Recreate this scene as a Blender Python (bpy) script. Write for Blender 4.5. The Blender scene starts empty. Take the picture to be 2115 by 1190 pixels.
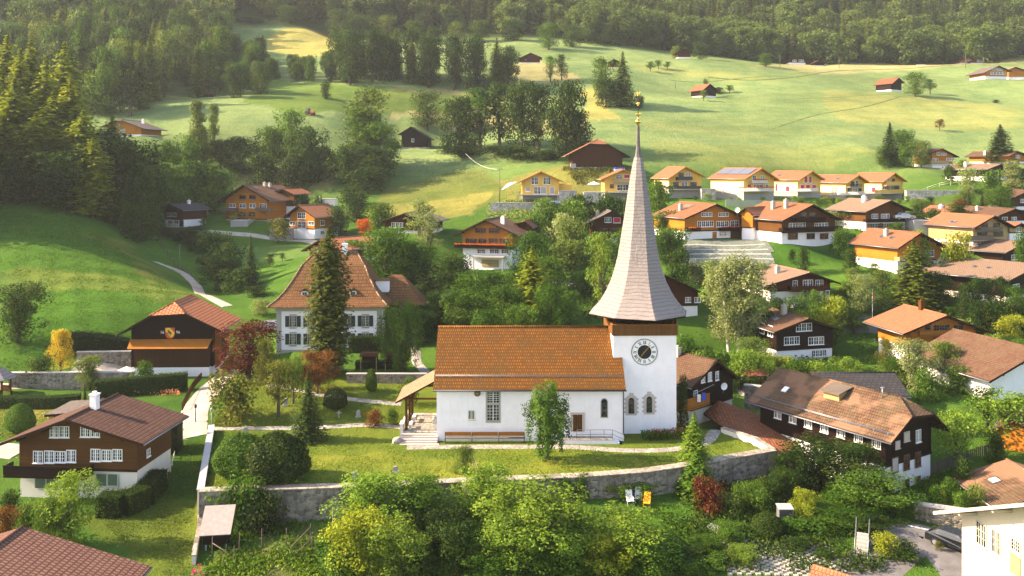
HAZE=.0001; EXPO=1.88
import bpy, math, random
import numpy as np
from mathutils import Vector, Matrix
random.seed(7); RNG = np.random.default_rng(7)
sc = bpy.context.scene; col = sc.collection
F = 1800.0; UC = 1057.5; VH = 350.0; CZ = 28.0
R = math.radians
def P(u, v, Y): return ((u-UC)/F*Y, Y, CZ-(v-VH)/F*Y)

# ------------------------------------------------------------------ objects
def tag(o, label=None, cat=None, group=None, kind=None):
    if label: o['label'] = label
    if cat: o['category'] = cat
    if group: o['group'] = group
    if kind: o['kind'] = kind
    return o
def empty(name, loc=(0,0,0), rz=0.0, parent=None):
    o = bpy.data.objects.new(name, None); col.objects.link(o)
    o.empty_display_size = .3; o.location = loc; o.rotation_euler = (0,0,rz)
    if parent: o.parent = parent
    return o
def link(name, me, parent=None, loc=None, rot=None):
    o = bpy.data.objects.new(name, me); col.objects.link(o)
    if parent: o.parent = parent
    if loc: o.location = loc
    if rot: o.rotation_euler = rot
    return o
class MB:
    def __init__(s): s.v=[]; s.f=[]; s.m=[]; s.sm=[]
    def poly(s, pts, mi=0):
        b=len(s.v); s.v+= [tuple(p) for p in pts]; s.f.append(tuple(range(b,b+len(pts)))); s.m.append(mi); s.sm.append(False)
    def box(s, x0,x1,y0,y1,z0,z1, mi=0):
        b=len(s.v)
        s.v += [(x0,y0,z0),(x1,y0,z0),(x1,y1,z0),(x0,y1,z0),(x0,y0,z1),(x1,y0,z1),(x1,y1,z1),(x0,y1,z1)]
        for q in ((0,3,2,1),(4,5,6,7),(0,1,5,4),(1,2,6,5),(2,3,7,6),(3,0,4,7)):
            s.f.append(tuple(b+i for i in q)); s.m.append(mi); s.sm.append(False)
        return s
    def slab(s, pts, th, mt=0, mu=1, up=(0,0,1)):
        """polygon pts (top, any plane) extruded down by th"""
        n=len(pts); b=len(s.v)
        s.v += [tuple(p) for p in pts] + [(p[0]-up[0]*th,p[1]-up[1]*th,p[2]-up[2]*th) for p in pts]
        s.f.append(tuple(range(b,b+n))); s.m.append(mt); s.sm.append(False)
        s.f.append(tuple(range(b+2*n-1,b+n-1,-1))); s.m.append(mu); s.sm.append(False)
        for i in range(n):
            j=(i+1)%n; s.f.append((b+j,b+i,b+n+i,b+n+j)); s.m.append(mu); s.sm.append(False)
        return s
    def tube(s, p0, p1, r0, r1=None, n=8, mi=0, cap=True, sm=True):
        if r1 is None: r1=r0
        p0=Vector(p0); p1=Vector(p1); d=(p1-p0)
        if d.length<1e-6: return s
        d.normalize(); a=Vector((0,0,1)) if abs(d.z)<.9 else Vector((1,0,0))
        x=d.cross(a).normalized(); y=d.cross(x); b=len(s.v)
        for p,r in ((p0,r0),(p1,r1)):
            for k in range(n):
                t=2*math.pi*k/n; s.v.append(tuple(p+x*(r*math.cos(t))+y*(r*math.sin(t))))
        for k in range(n):
            j=(k+1)%n; s.f.append((b+j,b+k,b+n+k,b+n+j)); s.m.append(mi); s.sm.append(sm)
        if cap:
            s.f.append(tuple(range(b,b+n))); s.m.append(mi); s.sm.append(False)
            s.f.append(tuple(range(b+2*n-1,b+n-1,-1))); s.m.append(mi); s.sm.append(False)
        return s
    def lathe(s, prof, n=16, c=(0,0,0), mi=0, ph=0.0, sm=True):
        b=len(s.v)
        for r,z in prof:
            for k in range(n):
                t=2*math.pi*k/n+ph; s.v.append((c[0]+r*math.cos(t),c[1]+r*math.sin(t),c[2]+z))
        for i in range(len(prof)-1):
            for k in range(n):
                j=(k+1)%n; s.f.append((b+i*n+k,b+i*n+j,b+(i+1)*n+j,b+(i+1)*n+k)); s.m.append(mi); s.sm.append(sm)
        return s
    def prism(s, pts, y0, y1, mi=0):
        """xz polygon pts extruded from y0 to y1"""
        n=len(pts); b=len(s.v)
        s.v += [(x,y0,z) for x,z in pts]+[(x,y1,z) for x,z in pts]
        s.f.append(tuple(range(b,b+n))); s.m.append(mi); s.sm.append(False)
        s.f.append(tuple(range(b+2*n-1,b+n-1,-1))); s.m.append(mi); s.sm.append(False)
        for i in range(n):
            j=(i+1)%n; s.f.append((b+j,b+i,b+n+i,b+n+j)); s.m.append(mi); s.sm.append(False)
        return s
    def mesh(s, name, mats):
        me=bpy.data.meshes.new(name); me.from_pydata(s.v,[],s.f)
        for m in (mats if isinstance(mats,(list,tuple)) else [mats]): me.materials.append(m)
        me.polygons.foreach_set('material_index', s.m); me.polygons.foreach_set('use_smooth', s.sm)
        me.update(); return me
    def build(s, name, mats, parent=None, loc=None, rot=None):
        return link(name, s.mesh(name,mats), parent, loc, rot)

# ------------------------------------------------------------------ materials
def srgb(h):
    c=[int(h[i:i+2],16)/255 for i in (0,2,4)]
    return tuple(x/12.92 if x<=.04045 else ((x+.055)/1.055)**2.4 for x in c)
class NT:
    def __init__(s, name):
        s.m=bpy.data.materials.new(name); s.m.use_nodes=True; s.t=s.m.node_tree; s.t.nodes.clear()
    def n(s, ty, **kw):
        nd=s.t.nodes.new('ShaderNode'+ty)
        for k,v in kw.items():
            if k in nd.inputs: nd.inputs[k].default_value=v
            else: setattr(nd,k,v)
        return nd
    def l(s,a,b): s.t.links.new(a,b)
    def out(s, sh): o=s.n('OutputMaterial'); s.l(sh,o.inputs['Surface'])
def c4(c): return (c[0],c[1],c[2],1.0)
def mixc(t, fac, a, b, mode='MIX'):
    m=t.n('Mix', data_type='RGBA', blend_type=mode)
    for sock,val in ((m.inputs[0],fac),(m.inputs[6],a),(m.inputs[7],b)):
        if hasattr(val,'links'): t.l(val,sock)
        elif isinstance(val,(int,float)): sock.default_value=val
        else: sock.default_value=c4(val)
    return m.outputs[2]
def noise(t, vec, scale, det=4, rough=.6):
    n=t.n('TexNoise', Scale=scale, Detail=det, Roughness=rough)
    if vec is not None: t.l(vec,n.inputs['Vector'])
    return n.outputs['Fac']
def ramp(t, fac, p0, p1, c0=(0,0,0), c1=(1,1,1)):
    r=t.n('ValToRGB'); r.color_ramp.elements[0].position=p0; r.color_ramp.elements[1].position=p1
    r.color_ramp.elements[0].color=c4(c0); r.color_ramp.elements[1].color=c4(c1)
    t.l(fac,r.inputs[0]); return r.outputs[0]
def math_(t, op, a, b=None, c=None):
    m=t.n('Math', operation=op)
    for i,v in enumerate((a,b,c)):
        if v is None: continue
        if hasattr(v,'links'): t.l(v,m.inputs[i])
        else: m.inputs[i].default_value=v
    return m.outputs[0]
def coords(t, obj=True):
    tc=t.n('TexCoord'); return tc.outputs['Object' if obj else 'Generated']
def scaled(t, vec, s):
    m=t.n('Mapping'); m.inputs['Scale'].default_value=s; t.l(vec,m.inputs['Vector']); return m.outputs[0]
def finish(t, color, rough=.8, bump=None, bs=.3, bd=.05, spec=.3, metal=0.0):
    p=t.n('BsdfPrincipled', Roughness=rough, Metallic=metal); p.inputs['Specular IOR Level'].default_value=spec
    if hasattr(color,'links'): t.l(color,p.inputs['Base Color'])
    else: p.inputs['Base Color'].default_value=c4(color)
    if bump is not None:
        b=t.n('Bump', Strength=bs, Distance=bd); t.l(bump,b.inputs['Height']); t.l(b.outputs[0],p.inputs['Normal'])
    t.out(p.outputs[0]); return t.m
def plain(name, c, rough=.6, var=.15, sc_=3.0, spec=.3, metal=0.0):
    t=NT(name); v=coords(t); n=noise(t,v,sc_)
    return finish(t, mixc(t, ramp(t,n,.3,.7), tuple(x*(1-var) for x in c), tuple(min(1,x*(1+var)) for x in c)), rough, n, .15, .02, spec, metal)
def planks(name, c, axis='z', pitch=.18, var=.35, rough=.65):
    t=NT(name); v=coords(t); sx=t.n('SeparateXYZ'); t.l(v,sx.inputs[0])
    if axis=='z': co=sx.outputs['Z']
    else: co=math_(t,'ADD',sx.outputs['X'],sx.outputs['Y'])
    q=math_(t,'MULTIPLY',co,1/pitch); fr=math_(t,'FRACT',q); fl=math_(t,'FLOOR',q)
    wn=t.n('TexWhiteNoise', noise_dimensions='1D'); t.l(fl,wn.inputs['W'])
    gap=math_(t,'LESS_THAN',fr,.09)
    str_=noise(t, scaled(t,v,(1.2,1.2,9) if axis=='z' else (7,7,.7)), 2.0, 5)
    big=noise(t,v,.35,3)
    f=math_(t,'ADD',math_(t,'MULTIPLY',wn.outputs[0],.35),math_(t,'MULTIPLY',str_,.65))
    c0=tuple(x*(1-var) for x in c); c1=tuple(min(1,x*(1+var)) for x in c)
    cc=mixc(t,f,c0,c1); cc=mixc(t,math_(t,'MULTIPLY',ramp(t,big,.35,.75),.45),cc,tuple(x*.55 for x in c))
    cc=mixc(t,math_(t,'MULTIPLY',gap,.75),cc,tuple(x*.2 for x in c))
    return finish(t,cc,rough,math_(t,'SUBTRACT',str_,gap),.35,.03,.06)
def plaster(name, c, dirt=.12):
    t=NT(name); v=coords(t); n=noise(t,v,.9,6); n2=noise(t,v,14,3)
    st=noise(t,scaled(t,v,(2.5,2.5,.35)),1.5,4)
    cc=mixc(t,math_(t,'MULTIPLY',ramp(t,n,.35,.75),.5),c,tuple(x*(1-dirt) for x in c))
    cc=mixc(t,math_(t,'MULTIPLY',ramp(t,st,.5,.8),.35),cc,tuple(x*.75 for x in c))
    return finish(t,cc,.9,math_(t,'ADD',n2,math_(t,'MULTIPLY',noise(t,v,3,4),1.5)),.35,.04,.15)
def tiles(name, c, c2, moss=(.12,.10,.04), mossf=.3, tw=.28, th=.33, rough=.8, axis='gable', patch=None, mortar=.10):
    """clay tiles; object space: rows run parallel to the ridge (y axis when axis=='gable', x axis when 'eave')"""
    t=NT(name); v=coords(t); sx=t.n('SeparateXYZ'); t.l(v,sx.inputs[0])
    a,b=(sx.outputs['Y'],sx.outputs['X']) if axis=='gable' else (sx.outputs['X'],sx.outputs['Y'])
    cb=t.n('CombineXYZ'); t.l(a,cb.inputs[0]); t.l(b,cb.inputs[1])
    br=t.n('TexBrick', Scale=1.0); br.offset=.5
    br.inputs['Brick Width'].default_value=tw; br.inputs['Row Height'].default_value=th
    br.inputs['Mortar Size'].default_value=th*mortar; br.inputs['Mortar Smooth'].default_value=.3; br.inputs['Bias'].default_value=0
    br.inputs['Color1'].default_value=c4(c); br.inputs['Color2'].default_value=c4(c2); br.inputs['Mortar'].default_value=c4(tuple(x*.3 for x in c))
    t.l(cb.outputs[0],br.inputs['Vector'])
    n=noise(t,v,.5,6,.7); n2=noise(t,v,5,4,.7)
    rowf=math_(t,'FRACT',math_(t,'MULTIPLY',b,1/th))
    cc=mixc(t,math_(t,'MULTIPLY',ramp(t,n,.42,.72),mossf),br.outputs['Color'],moss)
    cc=mixc(t,math_(t,'MULTIPLY',ramp(t,n2,.45,.75),.45),cc,tuple(x*.6 for x in c2))
    if patch: cc=mixc(t,math_(t,'MULTIPLY',ramp(t,noise(t,v,.22,3),.48,.56),.75),cc,patch)
    n3=noise(t,v,9,2,.5); cc=mixc(t,math_(t,'MULTIPLY',ramp(t,n3,.66,.72),.35),cc,tuple(min(1,x*2.2+.06) for x in c))
    h=math_(t,'ADD',rowf,math_(t,'MULTIPLY',br.outputs['Fac'],-1.0)); h=math_(t,'ADD',h,math_(t,'MULTIPLY',n2,.5))
    return finish(t,cc,rough,h,.7,.06,.1)
def stone(name, c, scale=2.2, var=.5, mort=(.3,.27,.22), rough=.9):
    t=NT(name); v=coords(t); vs=scaled(t,v,(1,1,1.7))
    vo=t.n('TexVoronoi', feature='DISTANCE_TO_EDGE', Scale=scale); t.l(vs,vo.inputs['Vector'])
    vc=t.n('TexVoronoi', Scale=scale); t.l(vs,vc.inputs['Vector'])
    hs=t.n('SeparateColor'); t.l(vc.outputs['Color'],hs.inputs[0])
    n=noise(t,v,.6,5); st=noise(t,scaled(t,v,(1.6,1.6,.25)),1.6,5,.7)
    cc=mixc(t,hs.outputs[0],tuple(x*(1-var) for x in c),tuple(min(1,x*(1+var)) for x in c))
    cc=mixc(t,ramp(t,vo.outputs['Distance'],.0,.08,(1,1,1),(0,0,0)),cc,mort)
    cc=mixc(t,math_(t,'MULTIPLY',ramp(t,n,.4,.65),.5),cc,tuple(x*.42 for x in c))
    cc=mixc(t,math_(t,'MULTIPLY',ramp(t,st,.48,.66),.6),cc,tuple(x*.22 for x in c))
    return finish(t,cc,rough,math_(t,'ADD',ramp(t,vo.outputs['Distance'],0,.15),noise(t,v,8,3)),.6,.06,.2)
def gravel(name,c):
    t=NT(name); v=coords(t); n=noise(t,v,.7,5); n2=noise(t,v,12,3)
    cc=mixc(t,ramp(t,n,.35,.7),tuple(x*.75 for x in c),tuple(x*1.2 for x in c)); cc=mixc(t,math_(t,'MULTIPLY',n2,.35),cc,tuple(x*.6 for x in c))
    return finish(t,cc,.95,n2,.4,.03,.15)

M={}
M['white']=plaster('white_plaster',(.82,.77,.755))
M['cream']=plaster('cream_plaster',(.66,.60,.50))
M['beige']=plaster('beige_stone',(.36,.33,.27),.2)
M['church']=plaster('church_limewash',(.86,.80,.785),.2)
M['stonetrim']=plaster('pale_stone_trim',(.50,.42,.36),.2)
M['orange_wood']=planks('honey_timber',(.40,.14,.018))
M['brown_wood']=planks('brown_timber',(.095,.038,.009))
M['dark_wood']=planks('dark_timber',(.014,.0055,.003))
M['red_wood']=planks('red_brown_timber',(.070,.019,.007))
M['pale_wood']=planks('pale_timber',(.40,.27,.12))
M['barn_wood']=planks('weathered_barn_boards',(.055,.022,.008),'x',.22)
M['grey_wood']=planks('grey_boards',(.14,.11,.085),'x',.2)
M['belfry_wood']=planks('belfry_boards',(.15,.065,.02),'x',.24,.4)
M['orange_board']=planks('orange_boards',(.36,.13,.02),'x',.2,.25)
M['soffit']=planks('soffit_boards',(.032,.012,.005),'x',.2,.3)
M['soffit_y']=planks('yellow_soffit_boards',(.48,.22,.03),'x',.2,.2)
M['yellow']=plain('yellow_cladding',(.62,.36,.075),.8,.06,1.0,.2)
M['yellow_sunlit']=plain('sunlit_yellow_cladding',(.72,.56,.32),.85,.06,1.0,.2)  # lighter copy of the yellow, sunlight on the side walls put in
M['t_orange']=tiles('orange_roof_tiles',(.31,.125,.06),(.23,.085,.042),(.16,.10,.055),.45)
M['t_orange2']=tiles('salmon_roof_tiles',(.38,.145,.072),(.30,.105,.052),(.20,.11,.06),.35)
M['t_brown']=tiles('brown_roof_tiles',(.15,.075,.045),(.10,.05,.03),(.14,.11,.06),.45)
M['t_pale']=tiles('pale_weathered_tiles',(.27,.17,.115),(.21,.13,.09),(.18,.15,.085),.4)
M['t_red']=tiles('red_brown_tiles',(.30,.11,.055),(.20,.065,.032),(.16,.10,.05),.4)
M['t_wine']=tiles('wine_brown_tiles',(.14,.068,.048),(.085,.040,.03),(.11,.07,.04),.2,.34,.42,mortar=.2)
M['t_coat']=tiles('terracotta_barn_tiles',(.47,.17,.08),(.40,.14,.065),(.3,.13,.06),.15,.5,.45,mortar=.18)
M['t_church']=tiles('church_roof_tiles',(.34,.130,.022),(.16,.060,.014),(.075,.045,.014),.85,.24,.3,axis='eave',mortar=.26)
M['t_manor']=tiles('manor_roof_tiles',(.28,.12,.048),(.16,.068,.028),(.13,.09,.04),.5,.24,.32,axis='eave',mortar=.14)
M['t_farm']=tiles('mossy_farm_tiles',(.14,.078,.045),(.09,.05,.03),(.12,.095,.05),.6,.26,.34,patch=(.22,.12,.07))
M['t_dark']=tiles('dark_grey_sheets',(.055,.05,.05),(.04,.038,.04),(.07,.06,.05),.2,.6,.45)
M['t_grey']=tiles('grey_brown_slates',(.16,.13,.115),(.11,.09,.08),(.13,.12,.07),.3,.4,.4)
M['t_pink']=tiles('dusty_pink_tiles',(.22,.105,.075),(.17,.08,.058),(.2,.12,.08),.15,.34,.42,mortar=.2)
M['t_porch']=tiles('porch_tiles',(.33,.20,.12),(.25,.15,.09),(.24,.17,.09),.3,.25,.3)
M['metal']=plain('grey_metal',(.25,.25,.26),.45,.1,3,.5,.6)
M['darkmetal']=plain('dark_metal',(.03,.03,.032),.5,.1,3,.4,.3)
M['gold']=plain('gilded_metal',(.9,.52,.12),.25,.05,3,.5,1.0)
M['wframe']=plain('white_window_paint',(.78,.76,.72),.5,.04)
M['bframe']=plain('brown_window_paint',(.14,.06,.025),.5,.1)
M['beigeframe']=plain('beige_window_paint',(.45,.42,.34),.5,.08)
M['green']=plain('dark_green_paint',(.018,.032,.022),.6,.15)
M['grnshut']=plain('moss_green_paint',(.06,.10,.06),.6,.15)
M['redpaint']=plain('red_paint',(.42,.015,.03),.6,.08)
M['concrete']=plaster('concrete',(.33,.31,.28),.2)
M['black']=plain('black_paint',(.008,.008,.009),.5,.1)
M['rust']=plain('terracotta_pot',(.35,.12,.05),.8,.1)
M['fabric_w']=plain('white_cloth',(.75,.72,.68),.9,.04)
M['fabric_o']=plain('orange_cloth',(.75,.33,.02),.9,.04)
M['blue']=plain('blue_plastic',(.02,.08,.5),.5,.05)
M['stonewall']=stone('rubble_masonry',(.25,.205,.155),2.0,.55)
M['palestone']=stone('pale_boulders',(.50,.45,.38),1.4,.35)
M['gabion']=stone('grey_green_stone_slope',(.17,.19,.15),3.5,.3,(.1,.13,.08))
M['coping']=stone('coping_slabs',(.31,.26,.20),1.2,.35,(.38,.33,.27))
M['lead']=plain('dull_lead',(.09,.075,.07),.6,.2)
M['capstone']=plaster('pale_grey_cap',(.36,.355,.35),.2)
M['road']=gravel('pale_gravel',(.38,.33,.27))
M['asphalt']=gravel('asphalt',(.15,.14,.135))
M['paving']=stone('stone_paving',(.36,.32,.27),1.6,.25,(.25,.24,.2))
M['trunk']=plain('bark',(.07,.05,.035),.9,.35,4)
M['birchbark']=plain('pale_bark',(.42,.37,.30),.8,.35,3)
M['deadwood']=plain('bleached_deadwood',(.40,.31,.23),.8,.2,4)
M['carpaint']=plain('black_car_paint',(.006,.007,.009),.12,.05,3,.6)
M['carsilver']=plain('silver_car_paint',(.35,.36,.38),.2,.05,3,.6,.5)
M['tyre']=plain('tyre_rubber',(.012,.012,.012),.8,.1)
M['solar']=plain('solar_cells',(.10,.11,.13),.25,.05,3,.8)
def glass():
    t=NT('window_glass'); v=coords(t); n=noise(t,v,.8,2)
    cc=mixc(t,ramp(t,n,.45,.6),(.012,.014,.016),(.10,.10,.10))
    return finish(t,cc,.08,None,spec=.6)
M['glass']=glass()
def shingle():
    t=NT('silver_wood_shingles'); v=coords(t); sx=t.n('SeparateXYZ'); t.l(v,sx.inputs[0])
    z=math_(t,'ADD',sx.outputs['Z'],math_(t,'MULTIPLY',noise(t,v,.7,3),.5))
    fr=math_(t,'FRACT',math_(t,'MULTIPLY',z,1/.36))
    nn=noise(t,scaled(t,v,(9,9,1.2)),1.0,4); big=noise(t,v,.6,4)
    cc=mixc(t,nn,(.14,.12,.108),(.31,.27,.25)); cc=mixc(t,math_(t,'MULTIPLY',ramp(t,big,.35,.7),.45),cc,(.23,.18,.15))
    cc=mixc(t,ramp(t,fr,.0,.32,(.75,.75,.75),(0,0,0)),cc,(.12,.09,.075))
    return finish(t,cc,.85,math_(t,'ADD',math_(t,'MULTIPLY',fr,-1.0),math_(t,'MULTIPLY',nn,.5)),.9,.09,.2)
M['shingle']=shingle()
def leafmat():
    t=NT('leaves'); oi=t.n('ObjectInfo'); at=t.n('Attribute'); at.attribute_name='rnd'
    f=math_(t,'ADD',math_(t,'MULTIPLY',at.outputs['Fac'],1.05),.5)
    cb=t.n('CombineXYZ'); t.l(math_(t,'MULTIPLY',f,1.0),cb.inputs[0]); t.l(f,cb.inputs[1]); t.l(math_(t,'MULTIPLY',f,.8),cb.inputs[2])
    cc=mixc(t,1.0,oi.outputs['Color'],cb.outputs[0],'MULTIPLY')
    # leaves differ at random; brightest ones yellowed, sun highlights put into the colour
    cc=mixc(t,math_(t,'MULTIPLY',ramp(t,at.outputs['Fac'],.6,1.0),.25),cc,(.30,.27,.05))
    p=t.n('BsdfPrincipled', Roughness=.55); p.inputs['Specular IOR Level'].default_value=.08; t.l(cc,p.inputs['Base Color'])
    tr=t.n('BsdfTranslucent'); t.l(mixc(t,1.0,cc,(1.25,1.2,.5),'MULTIPLY'),tr.inputs['Color'])
    mx=t.n('MixShader'); mx.inputs[0].default_value=.42; t.l(p.outputs[0],mx.inputs[1]); t.l(tr.outputs[0],mx.inputs[2])
    t.out(mx.outputs[0]); return t.m
M['leaf']=leafmat()

# ------------------------------------------------------------------ terrain
CP=[ # pixel, pixel, distance
(150,1030,79),(40,1060,78.5),(250,1065,78.5),(350,1150,70),(370,1000,84),(400,900,92),(400,860,98),(440,770,117),
(100,830,105),(0,800,110),(100,760,117),(290,805,108),(0,890,96),(-200,850,100),(-200,1000,82),
(500,1080,77.6),(600,1070,76),(700,1150,70),(1000,1062,76.2),(1300,1045,78),(1500,1040,80),(1595,1015,84),
(700,1190,67.5),(1300,1190,66.5),(1000,1190,66.5),(1650,1150,70),(1600,1190,66),(1900,1090,75),(1960,1130,71.5),(1800,1180,68),(2100,1180,68),(1750,1060,77),
(1880,1025,79),(1950,950,86),(2000,900,93),(1980,985,82),(2110,950,85),(1700,960,86),(2300,1000,80),
(1420,850,102),(1445,868,101),(1550,800,112),(1700,790,115),(1640,742,122),(1900,752,121),(2050,800,110),(1880,852,103),(2300,760,115),
(1500,700,131),(1750,685,133),(1850,650,139),(2050,640,140),(1655,612,138),(1880,560,150),(1780,575,147),(2060,605,140),(1700,525,157),(1470,497,166),(1820,478,172),(2015,512,162),(2060,545,154),(1500,550,154),(1250,500,184),(1180,580,160),(1015,555,166),(1100,620,145),(850,640,150),(850,730,122),(850,480,195),(700,505,188),(640,492,198),(520,455,214),(370,468,211),(480,520,185),(590,562,164),(560,625,145),(350,552,179),(400,588,167),(455,625,155),(660,548,162),
(650,728,124),(800,728,122),(560,728,124),(600,840,98.5),(800,800,105),(700,900,93),(460,800,108),(520,760,115),
(0,590,140),(0,480,160),(0,385,195),(200,455,180),(300,540,160),(400,602,147),(480,642,137),(100,500,155),(200,640,130),(100,685,126),(250,722,120),(350,622,139),(450,690,124),(-200,600,140),(-200,420,180),(120,410,192),
(-250,300,230),(0,320,235),(150,310,245),
(250,285,258),(330,285,258),(250,375,232),(400,272,265),(370,240,285),(600,250,280),(600,300,265),(450,305,262),(600,345,258),(600,388,243),(450,372,248),(800,425,223),(930,430,214),(1000,352,250),(900,355,256),(1050,385,229),(780,330,265),(700,230,290),(850,235,300),(600,182,328),(750,182,330),(900,192,330),(850,300,289),(1000,290,284),(1100,302,264),(1000,222,318),
(450,200,310),(530,190,320),(560,120,385),(630,58,430),(600,112,400),(700,90,415),(500,108,405),(900,100,420),(1100,180,340),(1090,131,374),(1060,88,420),(1150,102,405),(1180,95,418),(1300,107,409),(1413,121,399),(1250,230,306),(1220,242,300),(1300,200,325),(1500,330,245),(1300,352,234),(1800,300,255),(1900,347,242),(1900,382,226),(2080,370,226),(2000,400,213),(1500,250,300),(1800,250,290),(2000,262,288),(2200,260,285),(1600,202,335),(1850,190,349),(2050,202,338),(1500,162,368),(1700,136,414),(1550,131,400),(2000,131,420),(2120,127,422),(2062,163,368),(2300,160,370),(2300,400,210),
(1235,348,227),(1115,419,204),(1275,414,206),(1405,409,211),(1545,414,211),(1655,409,216),(1745,414,216),(1830,412,221),(1400,440,192),(1700,430,199),(1950,424,199),(1950,452,184),(2080,465,176),(1110,440,192),
(-100,200,330),(100,190,320),(250,200,315),(350,150,350),(420,120,380),(200,110,370),(0,100,360),(-200,60,370),
(1460,200,339),(1268,139,368),
]
XYZ=[(-60,40,-5),(0,40,-5.5),(60,40,-6.5),(0,0,-8),(-90,0,-7),(90,0,-9),(0,60,-4.2),(-40,60,-3.8),(40,60,-4.2),
(28,90.5,-3.3),(29,87.5,-3.6),(27,93.5,-2.4),(25.8,96.5,-1.2),(32,89,-3.4),(0,84,-.3),(-20,88,-.1),(15,90,-.4),(24,90,-.8),(0,95,0),(-15,95,.1),(10,104,.4),(20,103,.1),(-30,93,.1),
(-420,900,390),(0,900,380),(420,900,390),(-220,700,235),(0,660,215),(250,640,205),(420,600,190),(-160,560,165),(0,540,135),(200,540,130),(330,520,122),(120,480,100),(240,480,98),(0,470,104),(-80,480,118),
(-280,400,125),(-400,600,240),(-350,250,90),(-200,150,32),(-120,90,5),(350,200,18),(420,60,-5),(400,350,60),(330,450,92),(200,120,2),(450,0,-12),(-400,0,0),(-300,100,30),(0,-70,-12),(-450,-60,-5),(450,-60,-15)]
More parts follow.
